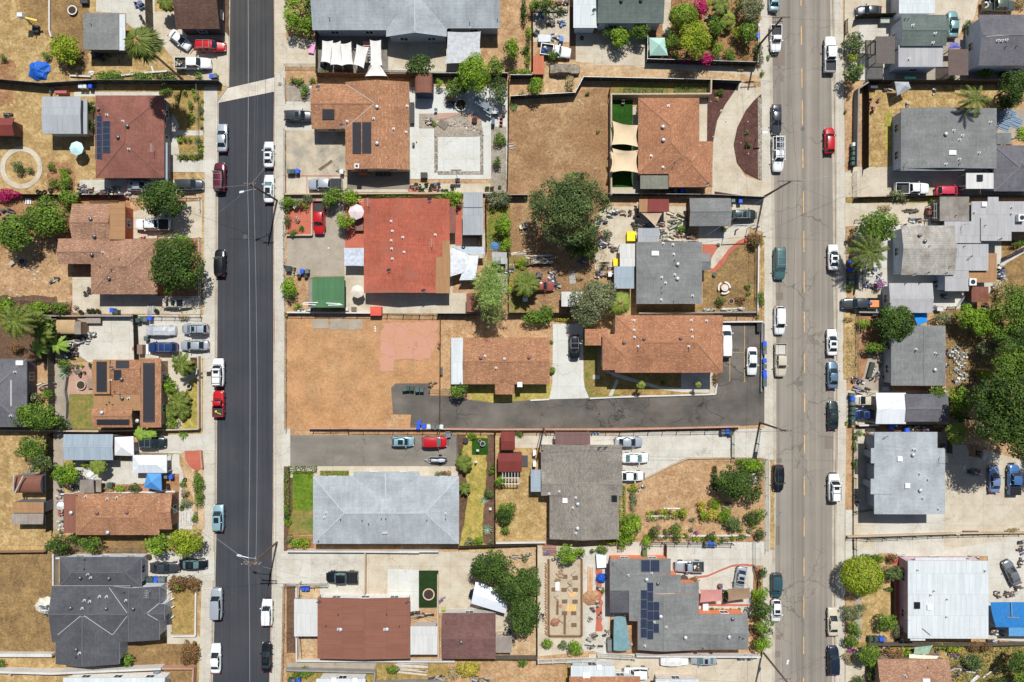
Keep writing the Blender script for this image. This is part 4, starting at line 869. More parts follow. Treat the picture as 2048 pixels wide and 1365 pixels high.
hou('house','mid-grey gabled house between a blue tarpaulin and a white canopy','house',[(690,-112,1120,362,'gy',{'r':952,'p':.13})],mat='grey',z=3.4,wa=c(190,190,190),ph='mid-grey gabled right house',itm=[(883,75,'p'),(877,90,'q'),(1035,105,'p'),(1050,118,'q'),(1032,237,'w'),(960,382,'d')][:-1])
hou('garage','charcoal gabled garage joined to a bright white canopy','garage',[(800,430,1137,648,'gx',{'r':542,'p':.18})],mat='slate',z=3.2,wa=c(150,110,100),ph='charcoal gabled garage')
hou('carport','bright white gabled canopy roof over the bin row driveway','carport',[(567,420,806,666,'gx',{'r':548,'p':.16,'z':3.})],mat='tarpw',osd=1,ph='bright white gabled canopy')
hou('house','large pale grey flat apartment building with stepped left side','apartment building',[(557,730,1056,1000,'f'),(530,858,1117,978,'f',{'z':4.5}),(555,970,1117,1380,'gy',{'p':.03,'r':890,'z':4.4}),(528,1100,700,1222,'f',{'z':4.55})],mat='lgrey',z=4.5,ov=.8,wa=c(150,156,166),ph='large pale grey apartment building',itm=[(635,762,'d'),(858,866,'p'),(878,870,'p'),(860,910,'w'),(755,942,'K'),(910,1058,'p'),(978,1102,'p'),(1100,1082,'p'),(815,1155,'K'),(916,1190,'w'),(936,1250,'p'),(1078,1232,'p'),(1060,1335,'p'),(1072,925,'n')])
S('E3')
hou('house','large white flat-roofed house behind the round yellow-green tree','house',[(822,402,1455,1018,'sE',{'p':.01}),(880,378,1280,404,'f',{'z':2.9}),(842,1016,960,1036,'f',{'z':3.3})],mat='rollw',z=3.6,trim=c(206,160,150),wa=c(216,190,196),ph='large white flat-roofed house',itm=[(893,475,'q'),(892,755,'B'),(990,770,'K'),(1125,706,'q'),(1022,640,'q'),(995,672,'q'),(1120,845,'q'),(1428,480,'p')])
hou('house','brown-roofed house at the bottom right with tree shadow on it','house',[(580,1182,1147,1700,'gx',{'r':1420,'p':.2})],mat='tan',z=3.4,wa=c(160,130,110),ph='brown bottom-right house',itm=[(975,1245,'q'),(800,1312,'p'),(965,1355,'k')])
S('D3')
hou('house','large grey L-shaped house with two fields of solar panels','house',[(78,388,560,640,'hx',{'p':.1}),(78,582,228,815,'f',{'m':'dgrey','z':3.3}),(230,515,640,880,'gy',{'p':.08,'r':432}),(298,660,780,1110,'gy',{'r':505,'p':.12}),(560,575,782,900,'gy',{'p':.1,'z':3.1}),(560,826,1168,1108,'gx',{'r':982,'p':.17})],mat='grey',z=3.4,wa=c(232,140,100),ph='large grey solar-panel house',itm=[(368,550,'w'),(457,580,'t'),(225,518,'p'),(480,842,'w'),(525,928,'p'),(675,1008,'w'),(1020,1003,'w'),(1048,862,'t'),(812,1092,'q'),(355,1075,'p'),(430,888,'p'),(1102,1003,'q'),(1130,1015,'q'),(108,412,'d'),(408,500,'p')],pv=[(322,393,472,493,2,1),(322,632,372,1012,1,5),(373,572,422,1025,1,6),(423,725,470,873,1,2),(423,898,468,973,1,1)],fls=[(437,666,590,662)])
hou('house','white-roofed building whose top edge shows at the bottom','house',[(440,1340,782,1750,'f')],mat='rollw',z=2.9,wa=c(220,206,196),ph='white-roofed bottom building')
# ---------- vehicles ----------
GLASS=pm0(c(34,44,48),.08,.0,.8,.0);GLASSG=pm0(c(96,128,126),.1,.0,.8,.0);TYRE=pm0(c(34,34,36),.9);RIM=pm0(c(170,172,176),.35,.6);LAMP=pm0(c(236,238,240),.15,.1,.7);TAIL=pm0(c(170,24,24),.25);BLK=pm0(c(30,30,33),.45);LINER=pm0(c(58,58,60),.8)
CARC={'white':(238,238,236),'silver':(188,194,200),'gray':(132,136,142),'dgray':(72,76,80),'black':(30,32,36),'red':(190,24,30),'maroon':(110,40,52),'blue':(44,72,130),'teal':(60,100,106),'dgreen':(44,60,58),'beige':(206,194,172),'lblue':(160,196,204),'sblue':(112,136,156),'pink':(206,60,82),'pgreen':(96,106,96),'aqua':(130,170,170),'brown':(112,84,70),'dblue':(36,48,66),'seafoam':(84,122,122),'rust':(150,78,66),'navy':(56,70,92),'steel':(136,156,196),'sky':(84,128,184)}  # steel and sky: pale car paints with blue tree shade mixed in
def paint(k):
 if('car',k)in MATS:return MATS[('car',k)]
 b=NB('car_paint_'+k,.28,.5);col=c(*CARC[k]);b.b.inputs['Metallic'].default_value=.0 if k in('white','beige','red','pink','rust')else .35
 b.b.inputs['Coat Weight'].default_value=.6;b.b.inputs['Coat Roughness'].default_value=.06
 f=b.noise(b.pos(),2.,4);MATS[('car',k)]=b.out(b.mix(b.ramp(f,.45,.8,(0,0,0,1),(.3,)*3+(1,)),col,tuple(v*.8+.03 for v in col[:3])+(1,)));return MATS[('car',k)]
KIND={'sedan':(4.75,1.82,1.45,.95,.215,.06,-.21,-.36,.70),'hatch':(4.1,1.75,1.5,.98,.24,.10,-.36,-.46,.72),'coupe':(4.6,1.85,1.35,.92,.17,.02,-.20,-.37,.68),'suv':(4.75,1.9,1.75,1.08,.245,.12,-.40,-.475,.85),'bigsuv':(5.15,2.02,1.9,1.15,.25,.14,-.43,-.48,.95),'van':(5.,1.98,1.85,1.1,.32,.17,-.44,-.485,.85),'pickup':(5.5,1.98,1.85,1.15,.225,.13,-.055,-.09,.95),'crew':(5.75,2.,1.88,1.15,.235,.15,-.12,-.155,.95),'oldtruck':(5.3,1.95,1.75,1.05,.17,.10,-.04,-.07,.92)}
CARN={}
def loft(m,secs,mi=0,cap=1):
 n=len(secs[0]);vs=[p for s_ in secs for p in s_];fs=[]
 for i in range(len(secs)-1):
  for j in range(n-1):fs.append((i*n+j,(i+1)*n+j,(i+1)*n+j+1,i*n+j+1))
 if cap:fs+=[tuple(range(n-1,-1,-1)),tuple((len(secs)-1)*n+j for j in range(n))]
 m.add(vs,fs,mi)
def car_meshes(kind,col,glass='d'):
 key=(kind,col,glass)
 if key in CARN:return CARN[key]
 L,Wd,Ht,belt,xa,xc,xd,xb,nose=KIND[kind];hw=Wd/2;gl=GLASSG if glass=='g' else GLASS;truck=kind in('pickup','crew','oldtruck')
 def top(t):
  pts=[(.5,nose*.82),(.485,nose*.93),(.45,nose),(xa+.01,belt-.04),(xa-.02,belt),(xb+.02,belt),(xb-.01,belt+.01 if not truck else belt),(-.47,belt-.02 if kind in('sedan','coupe')else belt),(-.495,belt-.1),(-.5,belt-.25)]
  for(x1,z1),(x0,z0)in zip(pts,pts[1:]):
   if x0<=t<=x1:return z0+(z1-z0)*(t-x0)/max(1e-6,x1-x0)
  return pts[-1][1]
 m=MB();secs=[];ts=[.5,.49,.47,.44,.40,.34,.28,xa+.005,xa-.03,.1,0,-.1,-.2,-.3,-.37,-.42,-.455,-.48,-.493,-.5]
 if truck:ts=[t for t in ts if t>xb]+[xb-.01]
 for t in sorted(set(ts),reverse=1):
  x=t*L;a=abs(t)*2;e=7 if t>0 else 9
  wv=hw*(1-.24*a**e)*(1-.02*a)*(.985 if-.3<t<.3 else 1);zt=top(t)
  half=[(wv*.86,.24),(wv*.985,.42),(wv,zt*.66),(wv*.965,zt-.07),(wv*.87,zt),(wv*.45,zt+.035),(0,zt+.045)]
  sec=[(x,y,z)for y,z in half]+[(x,-y,z)for y,z in half[-2::-1]];secs.append(sec)
 loft(m,secs);body=m.mesh('body',[paint(col)],smooth=1)
 zb=belt+.0;bw=hw*.88;rw=hw*(.70 if kind not in('suv','bigsuv','van')else.76)
 bevel=.045
 def gsec(x,w_,z):return(x,w_,z)
 g=MB();A=[(xa*L,bw*.93,zb),((xa-.0)*L,-bw*.93,zb),(xb*L,-bw*.9,zb),(xb*L,bw*.9,zb)];mid=(xa+xb)/2*L
 T=[(xc*L,rw,Ht-.03),(xc*L,-rw,Ht-.03),(xd*L,-rw,Ht-.03),(xd*L,rw,Ht-.03)]
 low=[(xa*L+.06,0,zb+.02),(xa*L,-bw*.86,zb),(mid,-bw,zb),(xb*L,-bw*.86,zb),(xb*L-.04,0,zb+.02),(xb*L,bw*.86,zb),(mid,bw,zb),(xa*L,bw*.86,zb)]
 hi=[(xc*L+.04,0,Ht-.03),(xc*L,-rw*.93,Ht-.05),((xc+xd)/2*L,-rw,Ht-.05),(xd*L,-rw*.93,Ht-.05),(xd*L-.03,0,Ht-.03),(xd*L,rw*.93,Ht-.05),((xc+xd)/2*L,rw,Ht-.05),(xc*L,rw*.93,Ht-.05)]
 n=8;g.add(low+hi,[(i,(i+1)%n,n+(i+1)%n,n+i)for i in range(n)]+[tuple(range(n,2*n))])
 win=g.mesh('windows',[gl],smooth=0)
 r_=MB();o=[Vec(p)for p in hi];cen=sum(o,Vec())/8
 ring=[p+(p-cen).normalized()*.03+Vec((0,0,.01))for p in o];ring2=[p.lerp(cen,.12)+Vec((0,0,.05))for p in o];c2=cen+Vec((0,0,.075))
 r_.add(ring+ring2+[c2],[(i,(i+1)%n,n+(i+1)%n,n+i)for i in range(n)]+[(n+i,n+(i+1)%n,2*n)for i in range(n)])
 for i in(1,3,5,7):
  a,b=Vec(low[i]),Vec(hi[i]);out_=Vec((0,1 if a.y>0 else-1,.4)).normalized()*.012
  r_.beam(a+out_+Vec((0,0,-.01)),b+out_+Vec((0,0,.02)),.09,.02)
 bx_=((xc+xd)/2+(.02 if not truck else 0))*L
 if kind not in('coupe','oldtruck','pickup'):
  for sgn in(1,-1):r_.beam((bx_,sgn*bw*1.,zb),(bx_,sgn*rw*1.01,Ht-.04),.08,.02)
 roof=r_.mesh('roof',[paint(col)],smooth=1)
 wr=.33 if not truck and kind!='bigsuv' else.39;w_=MB();w_.tube((0,-.11,0),(0,.11,0),wr,n=18);w_.tube((0,-.115,0),(0,.115,0),wr*.62,n=14,mi=1);wheel=w_.mesh('wheel',[TYRE,RIM])
 h=MB();h.add([(-.14,-.17,-.07),(.09,-.17,-.07),(.16,.15,-.07),(-.14,.16,-.07),(-.20,-.15,.06),(0,-.15,.05),(.05,.13,.05),(-.2,.14,.06)],[(3,2,1,0),(4,5,6,7),(0,1,5,4),(1,2,6,5),(2,3,7,6),(3,0,4,7)]);hl=h.mesh('headlight',[LAMP])
 h=MB();h.box(-.08,-.17,-.09,.06,.17,.07);tl=h.mesh('taillight',[TAIL])
 h=MB();h.box(-.09,-.11,-.06,.07,.11,.08);mi=h.mesh('mirror',[paint(col)])
 h=MB();h.beam((xa*L+.10,-bw*.8,zb+.012),(xa*L+.10,bw*.8,zb+.012),.07,.03);wp=h.mesh('wiper_cowl',[BLK])
 h=MB();h.box(L*.5-.04,-hw*.62,.28,L*.5+.03,hw*.62,.5);gr=h.mesh('bumper_grille',[BLK])
 CARN[key]=(body,win,roof,wheel,hl,tl,mi,wp,gr,wr);return CARN[key]
def car(x0,y0,x1,y1,dirn,kind,col,dsc,extras='',glass='d',z=.0,pc=None,gp=None,name=None,w_=None,road=0):
 """x0..y1: the outline read from the photo (grid units); dirn: U D L R or degrees of the nose (0 = right, 90 = up)"""
 L,Wd,Ht,belt,xa,xc,xd,xb,nose=KIND[kind]
 ang={'U':90,'D':-90,'L':180,'R':0}.get(dirn,dirn);X,Y=W((x0+x1)/2,(y0+y1)/2,.75)
 if dirn in('U','D'):ln=abs(y1-y0)*K*(H-.75)/F
 elif dirn in('L','R'):ln=abs(x1-x0)*K*(H-.75)/F
 else:
  dx=abs(x1-x0)*K*(H-.75)/F;dy=abs(y1-y0)*K*(H-.75)/F;a=R(ang)
  ln=(dx+dy-Wd*(abs(math.sin(a))+abs(math.cos(a))))/(abs(math.cos(a))+abs(math.sin(a)))
 ln=max(L*.86,min(L*1.12,ln));sc=ln/L
 truck=kind in('pickup','crew','oldtruck')
 nm=name or{'sedan':'car','coupe':'car','hatch':'car','suv':'sport_utility_car','bigsuv':'sport_utility_car','van':'van'}.get(kind,'pickup_truck')
 r=emp(nm,(X,Y,z if z else(-.13 if road else .06)),R(ang));r.scale=(sc,min(sc,1.04),min(sc,1.))if 0 else(1,1,1)
 cat={'car':'car','sport_utility_car':'car','van':'van','pickup_truck':'pickup truck'}[nm]
 tag(r,dsc,cat,X,Y,gp or('vehicles parked along the streets' if road else 'vehicles parked in the yards'),pc)
 body,win,roof,wheel,hl,tl,mi,wp,gr,wr=car_meshes(kind,col,glass)
 def pt(name,me,loc=(0,0,0),rz=0):o=part(name,me,r,(loc[0]*sc,loc[1],loc[2]),rz);o.scale=(sc,1,1)if name in('body','windows','roof')else(1,1,1);return o
 pt('body',body);pt('windows',win);ro=pt('roof',roof);hw=Wd/2
 for sx in(.315,-.30 if not truck else-.29):
  for sy in(1,-1):pt('wheel',wheel,(sx*L,sy*(hw-.09),wr))
 for sy in(1,-1):
  o=pt('headlight',hl,(L*.475,sy*hw*.70,nose*.80));o.scale=(1,sy,1);pt('taillight',tl,(-L*.492,sy*hw*.74,(belt-.13)if not truck else.95));pt('mirror',mi,(xa*L-.30,sy*(hw+.08),belt+.06))
 pt('wiper_cowl',wp);pt('bumper',gr)
 def mk(name,mb,mat):o=bpy.data.objects.new(name,mb.mesh(name,mat));C.objects.link(o);o.parent=r;o.scale=(sc,1,1);return o
 if truck:
  x1_=xb*L-.06;x0_=-L*.497;zb,zt=.78,1.2;t=.07;b=MB();yw=hw*.98
  b.box(x0_,-yw,.45,x1_,-yw+t,zt);b.box(x0_,yw-t,.45,x1_,yw,zt);b.box(x0_,-yw+t,.45,x0_+t,yw-t,zt-.01);b.box(x1_-t,-yw+t,.45,x1_,yw-t,zt-.005)
  mk('cargo_bed',b,[paint(col)]);b=MB();b.box(x0_+t+.002,-yw+t+.002,.5,x1_-t-.002,yw-t-.002,zb);mk('bed_floor',b,[LINER])
  if 'lid' in extras:
   b=MB();b.box(x0_+.02,-yw+.04,zt+.004,x1_-.02,yw-.04,zt+.05);mk('bed_cover',b,[BLK])
   b=MB()
   for k in range(1,4):xx=x0_+(x1_-x0_)*k/4;b.box(xx-.02,-yw+.06,zt+.052,xx+.02,yw-.06,zt+.06)
   mk('cover_seam',b,[pm0(c(70,70,74),.5)])
  rn=random.Random(int(x0*7+y0))
  if 'junk' in extras:
   cols=[c(206,180,130),c(120,90,60),c(160,160,160),c(230,230,225),c(70,90,60)]
   for k in range(9):
    b=MB();xx=rn.uniform(x0_+.3,x1_-.4);yy=rn.uniform(-.5,.5);a=rn.uniform(0,PI);l=rn.uniform(.25,.7)
    b.beam((xx-l*math.cos(a)/2,yy-l*math.sin(a)/2,zb+.02+k*.04),(xx+l*math.cos(a)/2,yy+l*math.sin(a)/2,zb+.1+k*.04),rn.uniform(.08,.3),.09);mk('load',b,[pm0(cols[k%5],.8)])
  if 'ply' in extras:b=MB();b.box(x0_+.1,-.6,zb+.01,x0_+1.5,.62,zb+.3);mk('load',b,[pm0(c(226,150,90),.8)]);b=MB();b.dome(x1_-.5,0,zb,.38,.5,12,4);mk('load',b,[pm0(c(60,90,160),.6)])
  if 'yellow' in extras:
   b=MB();b.beam((x0_+.5,-.5,zb+.1),(x0_+1.,.3,zb+.35),.14,.12);b.beam((x0_+1.,.3,zb+.35),(x0_+1.3,.25,zb+.2),.3,.2);mk('load',b,[pm0(c(240,200,40),.5)])
  if 'bluebed' in extras:
   for k in range(3):b=MB();b.dome(x0_+.4+.3*k,(-.4,.3,.0)[k],zb,.3,.5,10,3);mk('load',b,[pm0((c(60,100,170),c(230,232,236),c(90,130,180))[k],.5)])
  if 'tyrebed' in extras:b=MB();b.tube((x0_+.7,.2,zb+.02),(x0_+.7,.2,zb+.24),.36,n=16);mk('load',b,[TYRE])
  if 'whitebed' in extras:b=MB();b.box(x0_+t+.02,-yw+t+.02,zb+.004,x1_-t-.02,yw-t-.02,zb+.02);mk('bed_liner',b,[pm0(c(196,190,180),.8)])
 if 'ladder' in extras:
  b=MB()
  for sy in(-.75,.75):
   b.beam((-L*.48,sy,2.05),(xc*L+.3,sy,2.05),.07,.06)
   for xx in(-L*.46,xb*L-.2):b.beam((xx,sy,1.15),(xx,sy,2.05),.06,.06)
  for k in range(4):xx=-L*.46+k*.95;b.beam((xx,-.75,2.1),(xx,.75,2.1),.07,.05)
  mk('ladder_rack',b,[pm0(c(226,226,226),.4,.2)]);b=MB()
  for sy in(-.15,.25):b.beam((-L*.47,sy,2.17),(xc*L,sy,2.17),.06,.06)
  for k in range(11):xx=-L*.45+k*.34;b.beam((xx,-.13,2.18),(xx,.23,2.18),.05,.04)
  mk('ladder',b,[ALU])
 if 'sun' in extras:
  b=MB();a=(xc-.03)*L;s_=.95 if 'sunbig' in extras else.6;b.box(a-s_-.1,-.42,Ht+.005,a-.1,.42,Ht+.055);mk('sunroof',b,[GLASS])
 if 'rack' in extras:
  b=MB();zz=Ht+.06
  for sy in(-1,1):
   yy=sy*hw*.68;b.beam((xc*L-.1,yy,zz),(xd*L+.1,yy,zz),.05,.05)
   for xx in(xc*L-.15,xd*L+.15):b.beam((xx,yy,Ht-.05),(xx,yy,zz+.02),.05,.05)
  for k in range(3 if 'bars' in extras else 2):xx=xc*L-.35+(xd-xc)*L*k/2.6;b.beam((xx,-hw*.68,zz+.02),(xx,hw*.68,zz+.02),.06,.04)
  mk('roof_rack',b,[BLK if col in('white','silver','lblue')else pm0(c(150,152,156),.4,.4)])
 if 'opendoor' in extras:
  b=MB();b.box(.15,hw+.35,.35,.22,hw+1.25,1.05);b.box(.14,hw+.4,1.05,.2,hw+1.15,1.55,1);o=mk('open_door',b,[paint(col),GLASS])
  b=MB();b.beam((.75,hw+.05,.35),(.2,hw+.38,.35),.06,.7);mk('door_edge',b,[paint(col)])
 return r
dk='of the dark street';tn='of the tan street'
S('A0')
car(1330,240,1520,392,-38,'sedan','white','white sedan parked slantwise on the driveway')
car(1538,312,1790,425,'R','suv','red','bright red car with roof rack beside a slanting white sedan','rack')
car(1388,442,1670,570,'R','crew','white','white pickup with branches and scrap wood in its bed','junk')
S('B0')
car(130,980,216,1200,'U','sedan','silver','silver sedan at left kerb '+dk+', topmost there',road=1)
car(500,1120,584,1325,'U','sedan','white','white sedan with black sunroof at right kerb','sun',road=1)
car(670,875,888,968,'R','suv','dgray','glossy charcoal car on the concrete driveway','sun')
S('B1')
car(103,-55,208,172,'U','bigsuv','maroon','maroon four-wheel drive at left kerb '+dk,'rack bars',road=1)
car(498,38,588,258,'U','sedan','white','white sedan with long dark sunroof under the street lamp pole','sunbig sun','g',road=1)
car(858,70,1127,165,'L','crew','silver','silver-grey pickup with black bed cover','lid')
car(112,632,202,842,'U','suv','black','black car at left kerb '+dk,'',road=1)
car(892,250,997,510,'D','crew','red','bright red pickup with empty dark bed','')
S('A1')
car(1012,85,1198,172,'R','sedan','silver','dusty silver sedan half in the roof shadow')
car(1388,70,1608,165,'R','suv','dgray','dark grey car on the driveway near the kerb')
car(1075,390,1347,480,'L','crew','white','white pickup partly shaded by a driveway tree')
car(1287,1012,1508,1100,'R','sedan','beige','old beige sedan littered with fallen leaves','sun')
car(1450,1212,1648,1310,'L','suv','silver','silver estate car with sunroof, upper of two','rack sun')
S('A2')
car(1178,15,1405,108,'L','suv','blue','metallic blue car with roof rails','rack')
car(1430,0,1650,90,'L','sedan','silver','silver sedan nose-in behind the sidewalk')
car(1097,762,1310,862,'R','suv','dgreen','black-green car with long roof rack beneath banana leaves','rack bars')
S('B2')
car(92,148,196,370,'U','bigsuv','white','white four-wheel drive with its kerbside door open','rack bars opendoor sun',road=1)
car(100,405,190,610,'U','oldtruck','red','small red pickup with yellow tool in its bed','yellow',road=1)
car(98,1308,190,1518,'U','suv','lblue','pale blue car with big sunroof at left kerb '+dk,'sunbig sun',road=1)
car(1518,762,1690,850,'R','hatch','lblue','small pale teal hatchback with glass sunroof','sunbig sun')
car(1758,762,1952,855,'R','suv','red','bright red car on the old asphalt yard','','g')
S('B3')
car(78,622,182,868,'U','bigsuv','silver','large silver car at left kerb '+dk,'',road=1)
car(485,710,575,920,'U','suv','white','white crossover at right kerb '+dk,'',road=1)
car(75,1068,168,1295,'U','sedan','white','white sedan at left kerb '+dk+', lowest there','',road=1)
car(480,1055,572,1285,'U','sedan','black','glossy black sedan at right kerb '+dk,'sun',road=1)
car(1003,478,1252,585,'L','crew','black','black pickup with covered bed on concrete driveway','lid','g')
S('A3')
car(1190,408,1418,505,'R','coupe','dgray','dull dark grey muscle-style car nearest the garage')
car(1422,385,1636,475,'R','sedan','black','black sedan with greenish windscreen across the sidewalk edge','sun','g')
S('C0')
car(1105,350,1358,468,-8,'oldtruck','white','old white pickup with black bonnet and blue bags in bed','bluebed')
S('C2')
car(1337,-40,1420,152,'D','suv','black','black car on the pale concrete driveway under tree shade','rack')
S('D0')
car(1338,-110,1420,85,'U','sedan','lblue','pale blue sedan cut by the top edge','',road=1)
car(1352,202,1432,408,'D','oldtruck','white','compact white pickup with dark bed below a power pole','',road=1)
car(1355,828,1442,1062,'D','sedan','dgray','dark grey sedan at left kerb '+tn,'',road=1)
car(1358,1085,1460,1358,'D','pickup','white','white work truck with ladder rack','ladder',road=1)
S('D1')
car(1372,615,1470,866,'D','bigsuv','seafoam','blue-green four-wheel drive with roof rack','rack bars','g',road=1)
car(1375,1080,1470,1302,'D','suv','white','white car with black rear window at left kerb','',road=1)
car(1042,313,1232,405,'R','suv','dgreen','black-green car with roof rails right of the garage','rack sun','g')
car(958,1225,1032,1492,'U','van','white','white van half hidden under the apartment eave')
S('D2')
car(1158,58,1247,278,'D','sedan','white','white sedan in the marked asphalt bay')
car(1382,28,1478,290,'D','crew','beige','beige pickup with pale empty bed','whitebed',road=1)
car(1368,993,1455,1198,'D','suv','black','black car with glossy panel roof at left kerb','sunbig sun',road=1)
car(118,765,335,855,'R','sedan','silver','silver-white sedan, top of three by the taupe house')
car(172,892,382,980,'R','sedan','white','white sedan, middle of three by the taupe house','','g')
car(150,1032,342,1125,'R','sedan','white','white sedan, bottom of three by the taupe house')
S('D3')
car(1352,505,1443,695,'D','suv','teal','dark teal car at left kerb '+tn,'',road=1)
car(1360,712,1432,888,'D','hatch','white','small white car partly under kerbside foliage','sun',road=1)
car(595,402,818,492,'L','oldtruck','silver','silver pickup with bed rack','junk')
car(1055,458,1165,625,-100,'sedan','silver','silver sedan with sunroof beside the brick arc','sun')
car(720,1148,922,1222,'L','sedan','silver','silver sedan with sunroof below the white wall','sun','g')
car(192,1240,382,1338,'L','suv','white','white car with dark windscreen on the lower driveway')
S('E0')
car(418,46,610,132,'L','sedan','dgray','dark grey sedan behind the slatted fence')
car(1408,-5,1665,105,'R','crew','pgreen','dusty green-grey pickup loaded with metal scrap','junk')
car(1135,88,1222,300,'U','sedan','aqua','pale aqua sedan squeezed beside the gabled house')
car(148,290,268,572,'U','crew','white','white crew pickup with black bed at right kerb','',road=1)
car(160,1008,250,1215,'U','hatch','red','small bright red hatchback at right kerb '+tn,'',road=1)
S('E1')
car(715,105,985,195,'R','pickup','white','old white pickup with a spare tyre in its bed','tyrebed')
car(1040,132,1256,205,'R','hatch','pink','faded pinkish-red car with stripped front')
car(188,590,282,795,'U','sedan','white','white sedan with sunroof at right kerb beside the blue bins','sun',road=1)
car(292,1000,597,1120,'L','crew','dgray','dark pickup with plywood and blue drum in its bed','ply')
car(182,1262,268,1470,'U','sedan','white','white sedan with sunroof at right kerb','sun',road=1)
S('E2')
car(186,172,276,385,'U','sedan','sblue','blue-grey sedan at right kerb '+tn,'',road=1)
car(188,488,278,708,'U','sedan','dgreen','very dark green-black sedan at right kerb '+tn,'',road=1)
car(415,435,560,520,'L','suv','beige','beige-roofed car nosed out from under the white canopy')
car(415,552,532,628,'L','hatch','blue','little blue car behind the green bins','sun')
car(188,1065,290,1280,'U','bigsuv','white','white four-wheel drive with sunroof at right kerb','rack sun',road=1)
car(1450,1000,1560,1208,'U','sedan','steel','silver sedan with blue tree shade put into its paint')  # pale car; the blue of tree shade is in its paint
car(1588,990,1728,1225,'U','crew','sky','white truck, body painted blue for tree shade, with white tail at right edge','whitebed lid0')  # white vehicle; its blue stands for shade cast by trees
S('E3')
car(185,780,277,1000,'U','sedan','beige','champagne beige sedan at right kerb '+tn,'',road=1)
car(182,1085,286,1308,'U','suv','dblue','navy black car at right kerb '+tn,'',road=1)
car(1560,395,1728,605,115,'sedan','gray','grey sedan parked askew on the wide concrete')
def covered(x0,y0,x1,y1,ang,L,dsc,mats,name='covered_car'):
 X,Y=W((x0+x1)/2,(y0+y1)/2,.7);r=emp(name,(X,Y,.06),R(ang));tag(r,dsc,'car',X,Y)
 m=MB();secs=[];rn=random.Random(int(x0));h=L/2
 prof=[(h,.35,.55),(h*.95,.8,.8),(h*.5,.92,.95),(h*.25,.86,1.35),(-h*.4,.86,1.42),(-h*.7,.9,1.05),(-h*.95,.85,.95),(-h,.6,.6)]
 for x,w_,z in prof:
  sec=[(x*rn.uniform(.97,1.03),w_*1.08*rn.uniform(.94,1.06),.08),(x,w_,z*.6),(x,w_*.82,z*rn.uniform(.93,1)),(x,0,z*rn.uniform(1,1.04)),(x,-w_*.82,z*rn.uniform(.93,1)),(x,-w_,z*.6),(x*rn.uniform(.97,1.03),-w_*1.08*rn.uniform(.94,1.06),.08)]
  secs.append(sec)
 loft(m,secs);part('cover',m.mesh('cover',mats),r)
 for sx in(.62,-.6):
  for sy in(.84,-.84):m=MB();m.tube((sx*h,sy-.1,.3),(sx*h,sy+.1,.3),.31,n=14);part('wheel',m.mesh('wheel',[TYRE]),r)
 return r
SILV=pm0(c(206,208,212),.35,.3,var=.2);BROWNC=pm0(c(120,92,82),.7)
S('A1');covered(1150,1215,1402,1335,0,5.2,'car draped in crumpled silver tarpaulin beside bins',[SILV])
S('D3');covered(475,1148,700,1238,0,5.,'car fully wrapped in a white-silver cover',[pm0(c(224,224,220),.6,var=.15)])
S('C0');covered(1185,500,1420,608,0,5.3,'derelict camper with grimy grey-brown roof below the old pickup',[pm0(c(140,128,112),.8,var=.5)])
# ---------- trees, shrubs, palms ----------
def leaf_mat(name,a,b_,trans=.15,rough=.65):
 m=bpy.data.materials.new(name);m.use_nodes=1;t=m.node_tree;pb=t.nodes['Principled BSDF'];pb.inputs['Roughness'].default_value=rough;pb.inputs['Specular IOR Level'].default_value=.25
 at=t.nodes.new('ShaderNodeAttribute');at.attribute_name='tone'
 mx=t.nodes.new('ShaderNodeMix');mx.data_type='RGBA';mx.inputs[6].default_value=a;mx.inputs[7].default_value=b_
 t.links.new(at.outputs['Fac'],mx.inputs[0]);t.links.new(mx.outputs[2],pb.inputs['Base Color'])
 tr=t.nodes.new('ShaderNodeBsdfTranslucent');t.links.new(mx.outputs[2],tr.inputs[0]);ms=t.nodes.new('ShaderNodeMixShader');ms.inputs[0].default_value=trans
 out=t.nodes['Material Output'];t.links.new(pb.outputs[0],ms.inputs[1]);t.links.new(tr.outputs[0],ms.inputs[2]);t.links.new(ms.outputs[0],out.inputs[0]);return m
LF={'dk':leaf_mat('dark_green_leaves',c(38,60,26),c(100,128,48)),'md':leaf_mat('green_leaves',c(56,84,28),c(134,164,56)),'lm':leaf_mat('bright_green_leaves',c(66,102,24),c(160,192,52)),'yg':leaf_mat('yellow_green_leaves',c(88,116,22),c(190,202,56)),'ol':leaf_mat('olive_grey_leaves',c(82,92,60),c(160,164,118)),'og':leaf_mat('deep_olive_leaves',c(54,74,38),c(124,144,80)),'ft':leaf_mat('feathery_leaves',c(84,120,44),c(190,212,118)),'ru':leaf_mat('rust_brown_leaves',c(112,84,54),c(158,122,78)),'bg':leaf_mat('magenta_flowers',c(160,20,84),c(220,50,120)),'pu':leaf_mat('purple_flowers',c(130,50,130),c(190,110,180)),'yl':leaf_mat('yellow_leaves',c(160,150,50),c(206,190,80)),'dr':leaf_mat('dry_weeds',c(170,150,104),c(200,180,130)),'ag':leaf_mat('agave_leaves',c(110,134,110),c(160,180,150)),'pl':leaf_mat('palm_leaves',c(34,50,18),c(140,154,64)),'ba':leaf_mat('banana_leaves',c(96,130,44),c(160,184,76)),'fl':leaf_mat('blossoms_and_leaves',c(110,110,60),c(220,190,170))}
BARK=pm0(c(132,112,92),.95,var=.25);BARKG=pm0(c(150,140,126),.95,var=.25)
